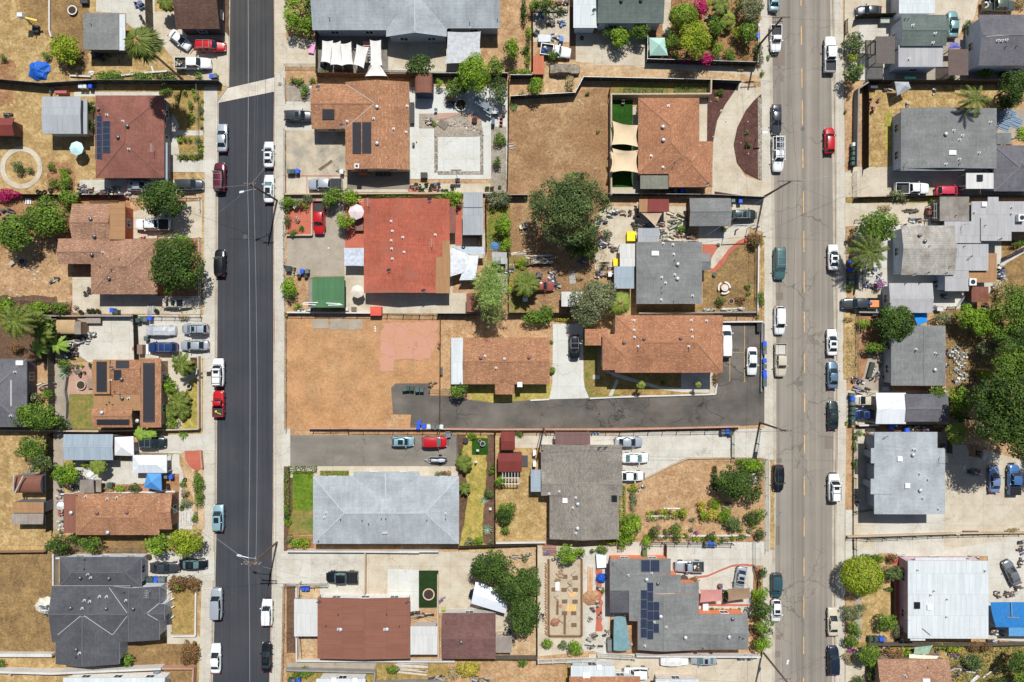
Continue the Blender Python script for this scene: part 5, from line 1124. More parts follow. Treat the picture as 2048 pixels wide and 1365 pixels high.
def qo(name,V,tone,mat,parent,n=4):
 k=len(V)//n;me=bpy.data.meshes.new(name);me.vertices.add(len(V));me.vertices.foreach_set('co',V.astype('f').ravel())
 me.loops.add(len(V));me.loops.foreach_set('vertex_index',np.arange(len(V),dtype='i'));me.polygons.add(k)
 me.polygons.foreach_set('loop_start',np.arange(0,len(V),n,dtype='i'));me.materials.append(mat)
 at=me.attributes.new('tone','FLOAT','FACE');at.data.foreach_set('value',np.clip(tone,0,1).astype('f'));me.update(calc_edges=1)
 o=bpy.data.objects.new(name,me);C.objects.link(o)
 if parent is not None:o.parent=parent
 return o
def leaf_cloud(rng,lb,dens,size,asp=.72,droop=.0,jit=.12,keep_low=.25,radial=None):
 """rhombic leaf clusters on the skins of many lobes; returns vertices and tones"""
 VV=[];TT=[]
 for(cx_,cy_,cz_,rx,ry,rz)in lb:
  area=4*PI*((rx*ry)**1.6/3+(rx*rz)**1.6/3+(ry*rz)**1.6/3)**(1/1.6)
  n=max(12,int(area*dens));d_=rng.normal(size=(n,3));d_/=np.linalg.norm(d_,axis=1)[:,None]
  d_=d_[(d_[:,2]>-.25)|(rng.random(n)<keep_low)];n=len(d_)
  rr=1+rng.normal(0,jit,n)-.25*rng.random(n)**3
  p=d_*rr[:,None]*np.array([rx,ry,rz])+np.array([cx_,cy_,cz_])
  nrm=d_+rng.normal(0,.45,(n,3));nrm[:,2]+=.35;nrm/=np.linalg.norm(nrm,axis=1)[:,None]
  a=rng.normal(size=(n,3))if radial is None else d_*radial+rng.normal(0,.35,(n,3))
  if droop:a=d_*np.array([1,1,.2])+rng.normal(0,.25,(n,3));a[:,2]-=droop
  u=a-(a*nrm).sum(1)[:,None]*nrm;u/=np.linalg.norm(u,axis=1)[:,None]+1e-9;v=np.cross(nrm,u)
  s_=size*rng.uniform(.6,1.35,n)[:,None]
  q=np.stack([p-u*s_*.5,p+v*s_*.5*asp+u*s_*.05,p+u*s_*.6,p-v*s_*.5*asp+u*s_*.05],1).reshape(-1,3)
  VV.append(q);lt=rng.uniform(.15,.75);TT.append(np.clip(lt+rng.normal(0,.24,n),0,1))
 return np.concatenate(VV),np.concatenate(TT)
TREE_N=[0]
KINDW={'dk':'dark green','md':'mid-green','lm':'bright green','yg':'yellow-green','ol':'grey-olive','og':'deep olive','ft':'feathery pale green','ru':'rusty brown','bg':'magenta-flowering','pu':'purple-flowering','yl':'yellow-leaved','dr':'dried-out','fl':'blossoming'}
def plant(x,y,rx,ry,kind,h=None,dsc=None,leaf=None,dens=None,smooth=0,name=None,trunk=1,z0=.0,pc=None,sparse=1.):
 """crown outline read from the photo at its middle height; h = total height in metres"""
 TREE_N[0]+=1;rng=np.random.default_rng(TREE_N[0]*7+3);R0=(rx+ry)/2*M_T
 if h is None:h=min(3.2,max(.35,R0*1.35))
 zc=h*(.62 if h>3 else.52);X,Y=W(x,y,zc);k=(H-zc)/H;ax,ay=rx*M_T*k,ry*M_T*k;az=max(h-zc,.25)if not h>5 else min(h*.42,max(ax,ay)*.8)
 zc=h-az if h>3 else max(az*.8,zc)
 big=h>3. or R0>1.9
 nl=int(max(3,min(70,5+R0*R0*1.5)))if not smooth else 1
 lb=[]
 if smooth:lb.append((0,0,zc,ax,ay,az));
 else:
  ph=rng.random()*6.28
  for i in range(nl):
   a=i*2.39996+ph+rng.normal(0,.25);q=math.sqrt((i+.5)/nl)*.74*(1+(.17*math.sin(3*a+ph*2)+.12*math.sin(5*a-ph))*(nl>8)*(1.6 if kind=='og' else.6))
   if nl>14 and kind in('og','ol','ft','ru')and rng.random()<(.22 if nl>30 else.1):continue
   if kind=='ft':q*=.62
   lr=rng.uniform(.30,.46)*(1.35 if nl<9 else(.62 if kind=='og' else.8)if nl>30 else 1.)*(1.12-.25*q)
   zz=zc+az*(math.sqrt(max(0,1-q*q))*.72-.12+rng.normal(0,.1))
   lb.append((ax*q*math.cos(a),ay*q*math.sin(a),zz-az*.12,ax*lr,ay*lr,min(ax,ay)*lr*.85))
  if kind=='ft':
   for i in range(17):
    a=i*.3696+rng.normal(0,.06);e=rng.uniform(.85,1.35)
    for t in(.55,.7,.85,.97):lb.append((ax*t*e*math.cos(a),ay*t*e*math.sin(a),zc+az*(.5-.6*t),ax*.2*(1.25-t),ay*.13*(1.25-t),.35))
  if R0>1.5:
   for i in range(int(nl*.7)):
    q=rng.uniform(.78,.98);a=rng.random()*6.28;lr=rng.uniform(.1,.2);lb.append((ax*q*math.cos(a),ay*q*math.sin(a),zc+az*rng.uniform(-.25,.25),ax*lr,ay*lr,min(ax,ay)*lr))
 ls=leaf or(.22 if R0<1.2 else .29 if R0<3 else .34);dn=(dens or 1.)*(2. if R0<1.2 else 2.2 if R0<3.6 else 1.3)/(ls*ls)*sparse
 if kind in('ft',):V,T=leaf_cloud(rng,lb,dn*1.1,ls*2.1,.16,droop=.5)
 elif kind in('og','ol'):V,T=leaf_cloud(rng,lb,dn*1.1,ls*1.15,.42)
 else:V,T=leaf_cloud(rng,lb,dn*(2.6 if smooth else 1.),ls,.62,jit=.05 if smooth else.12)
 if smooth:T=rng.random(len(T))**1.2
 nm=name or('tree' if h>3. else 'shrub');r=emp(nm,(X,Y,z0))
 cat='tree' if h>3. else 'shrub'
 qo('crown' if h>3 else 'foliage',V,T,LF[kind],r)
 m=MB();tr=max(.04,R0*.06)
 if h>3:
  m.tube((0,0,-.1),(tr*.5,tr,zc*.55),tr,tr*.7,9)
  for i in range(6):
   a=i*1.05+rng.random();q=.5;m.tube((tr*.5,tr,zc*.5),(ax*q*math.cos(a),ay*q*math.sin(a),zc+az*.2),tr*.5,tr*.15,6)
   m.tube((ax*q*math.cos(a),ay*q*math.sin(a),zc+az*.2),(ax*.8*math.cos(a+.3),ay*.8*math.sin(a+.3),zc+az*.1),tr*.15,tr*.05,5)
  o=bpy.data.objects.new('trunk',m.mesh('trunk',[BARK]));
 else:
  for i in range(4):
   a=i*1.6+rng.random();m.tube((0,0,-.05),(ax*.4*math.cos(a),ay*.4*math.sin(a),zc),max(.02,tr*.4),.012,5)
  o=bpy.data.objects.new('stem',m.mesh('stem',[BARK]))
 C.objects.link(o);o.parent=r
 size='small ' if R0<.7 else '' if R0<1.6 else 'large ' if R0>3.4 else 'medium '
 base=dsc or(size+KINDW[kind]+' '+('tree' if h>3 else 'shrub'))
 tag(r,base,cat,X,Y,'trees in the yards' if h>3 else 'shrubs in the yards',pc);return r
def frond_strip(V,T,rng,o,dirv,L,wd,rise,droop,n=9,leaflets=1,tone=.5,lw=.06):
 """arched rachis with paired leaflets, or one broad blade"""
 dx,dy=dirv;pts=[]
 for i in range(n+1):
  t=i/n;pts.append(np.array([o[0]+dx*L*t*(1-.12*t),o[1]+dy*L*t*(1-.12*t),o[2]+rise*L*t-droop*L*t*t]))
 side=np.array([-dy,dx,0])
 for i in range(n):
  a,b=pts[i],pts[i+1];t=(i+.5)/n;w_=wd*(math.sin(PI*min(1,t*.9+.08))**.6)
  if leaflets:
   for sg in(1,-1):
    for kk in range(3):
     p=a+(b-a)*(kk*.33+.05);tip=p+side*sg*w_+(b-a)/np.linalg.norm(b-a)*w_*.6+np.array([0,0,-w_*rng.uniform(.1,.45)]);q=(b-a)/np.linalg.norm(b-a)*lw
     V+=[p,p+q,tip+q*.4,tip];T.append(tone+rng.normal(0,.28))
   V+=[a-side*.02,a+side*.02,b+side*.02,b-side*.02];T.append(.9)
  else:
   w2=wd*(math.sin(PI*min(1,(t+.5/n)*.9+.08))**.6);w1=wd*(math.sin(PI*max(.02,(t-.5/n)*.9+.08))**.6);dz=np.array([0,0,-.12*wd])
   V+=[a,a+side*w1+dz,b+side*w2+dz,b];T.append(tone+rng.normal(0,.1));V+=[a,b,b-side*w2+dz,a-side*w1+dz];T.append(tone+rng.normal(0,.1)-.1)
def plm(x,y,r_,h,style,dsc,base=None,n=None,tone=.45,pc=None,mat=None):
 """style: feather, fan, banana, agave; base = trunk foot if it stands elsewhere"""
 TREE_N[0]+=1;rng=np.random.default_rng(TREE_N[0]*11);z=h;X,Y=W(x,y,z);L=r_*M_T*(H-z)/H*1.05
 bx,by=W(*base)if base else(X,Y);V=[];T=[];o=(X-bx,Y-by,z)
 n=n or{'feather':26,'fan':26,'banana':9,'agave':22}[style]
 for i in range(n):
  a=i*2.39996+rng.normal(0,.12);q=i/n;dv=(math.cos(a),math.sin(a));l=L*rng.uniform(.82,1.05)
  if style=='feather':frond_strip(V,T,rng,o,dv,l,.38 if L>1.6 else.22,.55-.6*q,.5,10,1,tone+.3*(1-q)-.15,.10)
  elif style=='banana':frond_strip(V,T,rng,(o[0],o[1],z*.75),dv,l,.3,.5-.25*q,.62,7,0,tone+.2)
  elif style=='agave':frond_strip(V,T,rng,(o[0],o[1],.1),dv,l,.07*max(.6,L),.9-.7*q,.15,3,0,tone+.3)
  else:
   c0=np.array([o[0]+dv[0]*l*(.12+.4*q),o[1]+dv[1]*l*(.12+.4*q),z+l*(.35-.5*q)]);p0=np.array([o[0],o[1],z]);sd=np.array([-dv[1],dv[0],0])*.025
   V+=[p0-sd,p0+sd,c0+sd,c0-sd];T.append(.8)
   for k in range(11):
    b_=a+(k-5)*.17;lt=l*.6*rng.uniform(.85,1.05);d3=np.array([math.cos(b_),math.sin(b_),-.35-.25*abs(k-5)/5+rng.normal(0,.08)]);sd2=np.array([-math.sin(b_),math.cos(b_),0])*l*.045
    V+=[c0,c0+d3*lt*.5+sd2,c0+d3*lt,c0+d3*lt*.5-sd2];T.append(tone+rng.normal(0,.2)+.25*(1-q))
 nm={'feather':'palm_tree','fan':'palm_tree','banana':'banana_plant','agave':'agave_plant'}[style]
 if dsc.startswith('cycad'):nm='cycad_plant'
 r=emp(nm,(bx,by,0));qo('fronds' if 'palm' in nm else 'leaves',np.array(V),np.array(T),LF[mat or{'feather':'pl','fan':'pl','banana':'ba','agave':'ag'}[style]],r)
 if style in('feather','fan')and h>1.2:
  m=MB();N=10;tr=.2 if h>4 else.14
  for i in range(N):
   p0=Vec((o[0]*i/N,o[1]*i/N,h*i/N));p1=Vec((o[0]*(i+1)/N,o[1]*(i+1)/N,h*(i+1)/N));m.tube(p0-Vec((0,0,.1))if i==0 else p0,p1,tr*(1.15-.3*i/N),tr*(1.05-.3*i/N),10)
  part('trunk',m.mesh('trunk',[BARKG]),r)
 elif style=='banana':m=MB();m.tube((0,0,-.05),(o[0],o[1],z*.75),.13,.08,8);part('stem',m.mesh('stem',[pm0(c(120,130,80),.8)]),r)
 tag(r,dsc,'palm' if 'palm' in nm else 'plant',X,Y,'palms and spiky plants',pc);return r
def mny(L,kind=None):
 for q in L:plant(*q[:4],q[4],q[5]if len(q)>5 else None,q[6]if len(q)>6 else None)
def row(pts,rx,kind,h,n,dsc,jit=.2):
 for i in range(n):
  t=i/max(1,n-1);k=t*(len(pts)-1);j=min(int(k),len(pts)-2);f=k-j;rn=random.Random(i*31+int(pts[0][0]))
  plant(pts[j][0]+(pts[j+1][0]-pts[j][0])*f+rn.uniform(-jit,jit)*rx,pts[j][1]+(pts[j+1][1]-pts[j][1])*f+rn.uniform(-jit,jit)*rx,rx*rn.uniform(.8,1.2),rx*rn.uniform(.8,1.2),kind[i%len(kind)],h*rn.uniform(.85,1.15),dsc)
def hedge(x0,y0,x1,y1,kind,h,dsc,leaf=.2,pc=None):
 TREE_N[0]+=1;rng=np.random.default_rng(TREE_N[0]);z=h;a=W(x0,y1,z*.8);b=W(x1,y0,z*.8);cx_,cy_=(a[0]+b[0])/2,(a[1]+b[1])/2;hx,hy=(b[0]-a[0])/2,(b[1]-a[1])/2
 A=4*hx*hy;S_=4*(hx+hy)*h;n=int((A+S_)*1.6/leaf**2);top=rng.random(n)<A/(A+S_)
 p=np.zeros((n,3));nr=np.zeros((n,3));k=top.sum();p[top]=np.stack([rng.uniform(-hx,hx,k),rng.uniform(-hy,hy,k),h+rng.normal(0,.05,k)],1);nr[top]=(0,0,1)
 m_=n-k;w_=rng.random(m_)<hx/(hx+hy);sx=np.sign(rng.random(m_)-.5);xs=np.where(w_,rng.uniform(-hx,hx,m_),sx*hx);ys=np.where(w_,sx*hy,rng.uniform(-hy,hy,m_))
 p[~top]=np.stack([xs+rng.normal(0,.04,m_),ys+rng.normal(0,.04,m_),rng.uniform(0,h,m_)],1);nr[~top]=np.stack([np.where(w_,0,sx),np.where(w_,sx,0),np.full(m_,.3)],1)
 nr+=rng.normal(0,.4,(n,3));nr/=np.linalg.norm(nr,axis=1)[:,None];u=np.cross(nr,rng.normal(size=(n,3)));u/=np.linalg.norm(u,axis=1)[:,None];v=np.cross(nr,u);s_=leaf*rng.uniform(.6,1.3,n)[:,None]
 q=np.stack([p-u*s_*.5,p+v*s_*.35,p+u*s_*.5,p-v*s_*.35],1).reshape(-1,3)
 r=emp('hedge',(cx_,cy_,0));qo('foliage',q,np.clip(rng.normal(.5,.25,n),0,1),LF[kind],r);tag(r,dsc,'hedge',cx_,cy_,None,pc);return r
def cover(name,pts,n,kind,leaf=.3,h=.3,lev=.1):
 """uncountable ground growth scattered inside a polygon: one object of kind stuff"""
 TREE_N[0]+=1;rng=np.random.default_rng(TREE_N[0]*5);P_=np.array([W(*p)for p in pts]);lo,hi=P_.min(0),P_.max(0);out=[]
 while len(out)<n:
  q=rng.uniform(lo,hi,(n,2));ins=np.zeros(n,bool);j=len(P_)-1
  for i in range(len(P_)):
   cnd=((P_[i,1]>q[:,1])!=(P_[j,1]>q[:,1]))&(q[:,0]<(P_[j,0]-P_[i,0])*(q[:,1]-P_[i,1])/(P_[j,1]-P_[i,1]+1e-9)+P_[i,0]);ins^=cnd;j=i
  out+=list(q[ins])
 q=np.array(out[:n]);cl=np.sin(q[:,0]*1.3)*np.cos(q[:,1]*1.7);p=np.column_stack([q,lev+rng.random(n)*h*(.6+.4*cl)]);nr=rng.normal(0,.6,(n,3));nr[:,2]+=1;nr/=np.linalg.norm(nr,axis=1)[:,None]
 u=np.cross(nr,rng.normal(size=(n,3)));u/=np.linalg.norm(u,axis=1)[:,None];v=np.cross(nr,u);s_=leaf*rng.uniform(.5,1.4,n)[:,None]
 V=np.stack([p-u*s_*.5,p+v*s_*.25,p+u*s_*.5,p-v*s_*.25],1).reshape(-1,3);o=qo(name,V,np.clip(rng.normal(.5,.3,n),0,1),LF[kind],None);o['kind']='stuff';return o
S('A0')
mny([(535,395,125,115,'yg',3.2,'loose bare-branched yellow-green tree'),(28,465,30,28,'og'),(370,440,35,33,'md'),(870,612,130,48,'md',1.8),(1130,622,100,42,'md',1.8),(1315,622,110,48,'dk',2.),(715,855,45,55,'dk'),(725,1000,36,48,'dk'),(150,1320,52,48,'og'),(240,1352,28,24,'og'),(1575,605,35,28,'lm'),(1400,765,30,24,'ol'),(1510,838,26,34,'md'),(1520,930,28,30,'lm'),(1390,830,22,22,'dr'),(1460,740,30,20,'md'),(1550,770,24,24,'yg'),(1340,890,26,34,'lm'),(1585,870,16,60,'ol',.7),(410,1322,30,34,'md'),(530,1350,34,20,'md'),(485,1348,14,12,'og'),(1160,255,30,22,'yg')])
row([(1420,1110),(1580,1110),(1590,1240),(1430,1250)],22,['lm','og','md'],.6,12,'low succulent clump')
row([(1500,690),(1600,800),(1600,1010)],16,['ol','lm'],.5,7,'small plant along the front chain fence')
row([(1340,720),(1290,745)],30,['md','dk'],1.,3,'shrub beside the garden path')
plm(1110,335,158,14.,'fan','very tall fan palm leaning over the driveway',base=(1455,640),n=36,tone=.3)
plm(1310,15,80,3.5,'feather','dark spiky palm by the top driveway')
S('A1')
mny([(1300,240,168,140,'dk',6.5,'dark glossy tree over the white pickup',.34),(1400,745,212,218,'dk',7.5,'large dark round tree beside the front fence'),(1430,560,68,48,'lm',3.4),(370,375,178,150,'md',5.5,'spreading green tree with a brown-tinged crown'),(125,505,152,130,'md',6.,'wide green tree nearest the left edge'),(430,110,48,38,'md'),(520,50,42,55,'lm'),(520,125,55,48,'md'),(545,228,78,62,'md',2.6),(60,195,100,42,'bg',1.6),(30,235,60,28,'bg',1.4),(310,1095,95,48,'lm',2.2),(482,1095,68,50,'md',2.2),(60,1075,62,60,'lm',2.6),(375,1235,75,70,'lm',2.2),(1312,965,26,24,'yg'),(1515,580,48,35,'ru'),(1600-240,1025,18,14,'md'),(600,1090,22,20,'fl'),(1450,1165,50,20,'dr')])
plm(120,1200,165,9.,'feather','big feathery palm at the left edge',n=44);plm(330,1290,100,5.,'feather','feathery palm beside the purple-roofed lot');plm(270,1180,85,6.,'feather','slender feathery palm')
S('A2')
mny([(515,195,52,45,'md',2.4),(720,205,18,28,'dk'),(390,432,44,44,'lm',2.),(255,455,78,48,'ol',2.2),(300,605,175,105,'md',5.5,'broad green tree beside the purple-grey roof'),(500,660,46,44,'md',2.4),(1345,372,58,56,'lm',2.,'clipped round topiary shrub'),(1365,660,52,44,'lm',1.7),(252,850,108,92,'md',4.,'round green tree on the dry field'),(332,968,94,84,'og',3.6,'darker round tree on the dry field'),(528,1055,102,98,'lm',4.2,'rounded bright green citrus tree'),(700,985,60,26,'yg',1.6),(955,1180,38,30,'lm'),(1058,1172,56,36,'og',1.5),(860,1180,50,22,'dr',.8),(1450,1135,26,28,'md'),(1465,1205,34,34,'fl'),(1468,1290,50,34,'ol'),(1575,1125,44,78,'md',1.8),(1580,1255,36,72,'md',1.5),(1435,1330,20,20,'md'),(1320,275,18,16,'lm'),(610,205,18,16,'lm'),(650,205,16,16,'yg'),(130,60,60,40,'ru',2.)])
plm(1440,190,112,4.2,'feather','yellowish palm above the brick arcs',tone=.4,n=16);plm(1480,225,60,3.,'feather','smaller yellowish palm beside the front walk',tone=.35,n=14)
plm(1410,490,108,1.2,'feather','cycad with stiff yellow-green fronds',n=30,tone=.45);plm(1335,575,72,1.,'feather','cycad with bushy fronds',n=24,tone=.4);plm(1440,575,70,1.,'feather','cycad with wide dark fronds',n=24,tone=.3)
plm(505,265,52,.5,'agave','spiky agave at the gravel walk');plm(770,1005,72,3.,'feather','pale feathery palm beside the wooden shed',tone=.7)
plm(420,40,105,4.,'banana','banana plant with broad fronds');plm(270,70,90,4.5,'banana','tattered banana plant');plm(1090,750,75,3.,'banana','left banana plant over the black-green car');plm(1165,745,62,3.,'banana','right banana plant over the black-green car');plm(1440,750,48,.8,'agave','spiky plant at the driveway edge',mat='md')
S('A3')
mny([(470,272,102,78,'dk',4.,'dark shaggy tree behind the charcoal house'),(590,225,55,40,'dk',2.4),(722,268,105,62,'md',3.4,'low green tree behind the charcoal house'),(1250,278,104,88,'lm',4.2,'left of two bright round trees'),(1470,252,135,105,'yg',4.4,'right of two bright round trees'),(1400,582,70,66,'ru',1.6),(1405,595,30,28,'lm',1.9),(1530,582,66,60,'ru',1.6),(1500,1132,74,92,'ru',1.8),(1000,1185,62,52,'md',1.6),(12,1215,34,30,'md'),(1545,60,26,40,'md')])
S('B0')
mny([(765,45,95,68,'lm',3.6,'bright leafy tree at the top edge'),(725,165,72,85,'lm',3.8,'bright green tree left of the pale house'),(825,220,78,82,'lm',3.2,'bright green tree nearest the pink tub'),(868,60,42,75,'dk',3.2),(870,160,40,50,'md',2.6),(740,640,34,24,'md'),(790,650,34,34,'md'),(828,715,38,48,'md',1.5),(892,648,32,26,'md'),(980,572,58,32,'ol',1.2),(1150,560,80,22,'ru',1.)])
S('C0')
mny([(160,530,108,88,'dk',4.2,'dark leafy tree above the barrel shed'),(585,600,130,138,'lm',6.5,'large bright green tree over the fence'),(435,700,74,68,'md',3.2),(515,705,36,42,'md',2.2),(760,545,60,74,'md',3.6,'rounded tree right of the bright big tree'),(880,385,60,80,'lm',3.8,'lone green tree on bare soil'),(992,400,30,30,'md'),(785,720,84,100,'og',4.,'dark olive tree in the paved backyard corner'),(1065,50,48,48,'lm',2.6),(1155,60,85,62,'dk',3.4),(1270,88,60,24,'dk',1.2),(1020,260,24,60,'lm',1.4),(1015,380,22,50,'md',1.4),(1010,480,24,60,'lm',1.4),(960,578,90,28,'lm',1.5),(1068,690,66,62,'lm',3.6,'bright leafy tree above the dark fence'),(312,665,32,32,'lm',2.),(1212,442,44,40,'md',2.2),(780,1100,42,50,'md',1.6),(815,1120,28,36,'md'),(768,1285,34,46,'dk',1.8),(1350,660,40,60,'dr',1.6),(965,740,22,26,'dr'),(270,985,18,20,'lm'),(1715,300,44,62,'md',2.4),(1480,745,20,16,'md'),(1565,1045,14,16,'md'),(980,90,26,90,'dk',2.)])
plm(900,838,42,.6,'agave','spiky dark plant at the field corner',mat='og')
S('D0')
mny([(160,305,85,82,'lm',3.4,'yellow-green tree below the green-trimmed house'),(312,255,70,68,'md',3.4,'neat green tree below the green-trimmed house'),(55,262,48,44,'dk',3.),(560,325,48,78,'md',3.2),(790,70,46,82,'bg',3.),(828,480,62,52,'bg',2.2),(565,488,34,20,'bg',1.4),(680,500,80,12,'bg',1.2),(985,490,24,24,'bg',1.2),(855,30,30,40,'yg',2.),(910,215,62,82,'md',3.4),(1200,95,92,105,'ol',4.,'loose grey-green tree at the kerbside corner'),(1160,270,68,78,'md',3.2),(1075,265,38,50,'yg',2.2),(928,385,46,56,'lm',2.2),(1020,440,48,60,'md',1.8),(915,470,46,38,'ol',1.8),(1100,50,40,60,'dk',2.4),(1262,470,30,60,'ol',1.6),(1250,400,38,50,'og',1.6),(1185,180,50,50,'md',2.4),(590,440,34,42,'md',1.8),(878,310,34,44,'dk',1.8),(1285,580,18,26,'md',.8),(1330,460,14,24,'lm',.4),(948,735,30,28,'dk',.7),(925,785,18,16,'dr',.4),(1160,1050,20,20,'ol',.5),(1172,1150,28,26,'dk',.7),(1115,545,70,16,'dr',.5)])
plant(660,135,112,84,'lm',5.5,'smooth clipped bright green round tree',smooth=1,leaf=.26);plant(740,330,118,142,'yg',7.,'tall yellow-green round tree by the mint canopy',leaf=.26)
hedge(190,700,500,762,'og',.5,'left strip of low dark groundcover hedge');hedge(590,695,850,768,'og',.5,'right strip of low dark groundcover hedge')
plm(960,40,78,3.,'feather','green feather palm in the crowded garden');plm(1010,150,75,2.,'fan','lime fan palm in the crowded garden',tone=.8)
cover('garden_weeds',[(560,0),(1280,0),(1235,510),(365,500),(520,290)],2600,'md',.22,.35)
S('C1')
plant(1340,300,300,275,'og',11.5,'largest tree: huge dark olive crown at the field edge',leaf=.34);plant(1440,610,130,110,'dk',5.,'lower dark tree under the largest tree',leaf=.3)
mny([(815,445,68,72,'lm',3.2,'citrus tree with yellow tips'),(835,595,50,56,'lm',2.6,'round bright citrus shrub'),(425,228,80,58,'lm',3.),(780,232,98,68,'ol',2.6),(1070,1165,125,62,'md',2.8,'bamboo-like clump over the fence'),(1160,1120,60,50,'md',2.4),(1525,1030,175,150,'ol',7.,'large grey-olive tree with silvery crown'),(1470,1150,120,90,'ol',6.,'lower grey-olive crown over the driveway shade'),(1600,960,110,90,'ol',6.,'right grey-olive crown beside the pale shed'),(1640,510,40,36,'dk',1.8),(960,745,60,40,'yg',.8),(1420,855,30,20,'dr'),(1000,960,80,30,'dr',.6),(700,770,24,50,'dr',1.2),(870,930,26,60,'yl',.6),(1330,1185,120,14,'yl',.5)])
plant(722,955,135,245,'ft',11.,'tall spiky feathery pale green tree',leaf=.26)
plm(1000,905,120,3.8,'feather','stout date palm shading the wrecked car',n=54,tone=.4)
cover('backyard_weeds',[(870,300),(1640,240),(1640,700),(1500,1130),(870,1130)],5200,'dr',.2,.25)
cover('side_weeds',[(695,290),(870,300),(870,640),(695,640)],900,'yg',.22,.3)
S('D1')
mny([(1218,552,55,62,'ru',2.,'rusty shrub at the fence corner'),(1222,575,30,30,'md',2.1),(950,1040,42,38,'dk',1.3),(1268,1020,30,60,'md',1.),(980,466,30,20,'lm',.8),(938,595,14,16,'dk',.6),(1110,1035,50,34,'ru',.5),(1165,930,26,22,'md',.2),(1165,988,22,12,'md',.2),(1245,1165,14,24,'md'),(105,630,16,20,'ru'),(640,470,44,34,'md',1.2),(1275,560,14,60,'dr',.5)])
plm(160,1060,105,4.5,'fan','bright fan palm left of the grey house',n=34,tone=.75)
S('B1')
mny([(700,258,70,34,'lm',1.6),(770,262,60,40,'md',1.8),(855,232,52,34,'ol',1.2),(1045,222,75,70,'md',3.2,'leafy tree between two pickups'),(1190,220,80,58,'lm',3.2,'leafy tree above the pink parasol'),(1150,410,64,66,'lm',3.4,'small round tree in the driveway planter'),(690,310,28,32,'dk'),(692,400,30,46,'og',1.4),(770,390,22,26,'fl'),(805,465,22,22,'md'),(738,500,30,34,'md'),(710,935,56,88,'lm',2.6,'bright shrub beside the green carport'),(772,1078,34,28,'lm'),(845,280,22,40,'md'),(690,500,20,16,'fl'),(680,1145,16,20,'yl'),(1900,230,60,24,'md',1.2),(1500,205,200,14,'md',.7)])
S('C2')
mny([(470,402,72,54,'md',3.4,'small tree at the alley edge'),(725,1035,30,34,'md'),(706,1220,40,38,'og'),(570,758,42,26,'lm',1.),(800,1110,50,48,'lm',2.4),(840,1335,70,52,'md',2.4),(480,888,18,26,'md'),(310,1060,32,28,'ol'),(365,1062,40,32,'ru',1.),(1200,14,18,16,'md'),(945,745,34,26,'md',.9),(735,990,14,18,'md')])
plm(505,980,75,2.2,'feather','small palm in the narrow garden',n=18);plm(508,1180,62,1.8,'feather','lower small palm in the narrow garden',n=16);plm(668,1270,36,.4,'agave','pale blue agave');plm(1202,240,28,1.,'feather','tiny palm by the bungalow corner',n=14)
S('D2')
mny([(1060,1125,138,128,'dk',5.5,'dense dark round tree in the front corner'),(1205,1205,72,82,'dk',4.,'dark companion tree beside the fence'),(1200,990,95,52,'lm',2.),(1110,955,40,22,'lm',1.2),(1265,1050,36,60,'og',2.),(800,1310,40,46,'yl',1.5),(905,1305,56,50,'yg',1.6),(905,1110,26,92,'og',.9),(262,1175,40,32,'yg',1.1),(262,1265,30,88,'ol',.8),(910,310,26,50,'ru',.8),(500,340,30,24,'md',1.),(1000,1320,50,40,'fl',.7)])
plm(330,358,38,3.2,'fan','small lit palm below the apartment eave',n=14,tone=.9);plm(782,356,28,3.,'fan','second small lit palm below the apartment eave',n=12,tone=.9)
hedge(152,1160,200,1660,'lm',1.6,'tall bright green hedge against the taupe-grey house')
S('B2')
hedge(690,1005,918,1045,'og',1.,'clipped hedge along the top of the green lawn');hedge(665,1045,705,1365,'md',1.,'clipped hedge along the sidewalk');hedge(960,1045,1172,1078,'md',.6,'low hedge above the pale blue-grey roof')
S('B3')
mny([(690,30,26,60,'dk',1.),(698,90,30,40,'lm',1.),(760,265,55,36,'lm',1.),(830,260,40,46,'yg',1.),(715,235,34,30,'og',1.),(830,1285,60,44,'md',.7),(1525,1265,50,34,'md',1.),(760,1300,40,20,'md',.5)])
S('C3')
mny([(830,40,72,62,'dk',3.,'dark bushy tree on dry grass'),(835,150,42,36,'md',1.6),(630,240,38,38,'lm',1.3),(547,245,38,32,'ol',1.),(725,245,22,26,'ol',.8),(1330,345,105,76,'lm',3.8,'bright leafy tree above the foundation slab'),(1420,330,40,36,'md',2.2),(1520,322,18,24,'md',1.2),(1600,312,48,34,'md',1.5),(1165,1055,40,38,'lm',1.8),(1292,1065,38,34,'og',1.6),(1385,1085,62,60,'lm',2.4),(968,1205,42,34,'md',1.2),(540,1255,95,66,'yl',2.4,'sparse yellowing tree below the cottage'),(990,385,30,26,'ol',.8),(1680,240,45,26,'yg',1.4),(1605,640,14,22,'md',.8),(420,1290,50,50,'dr',1.)])
plant(715,445,155,125,'dk',7.,'upper left part of the dark pepper trees',leaf=.28);plant(890,590,160,130,'dk',7.5,'middle of the dark pepper trees');plant(1010,560,115,125,'dk',7.,'upper right part of the dark pepper trees');plant(980,800,128,165,'dk',7.5,'lowest of the dark pepper trees')
plm(692,155,50,.5,'agave','large agave in the narrow garden')
S('D3')
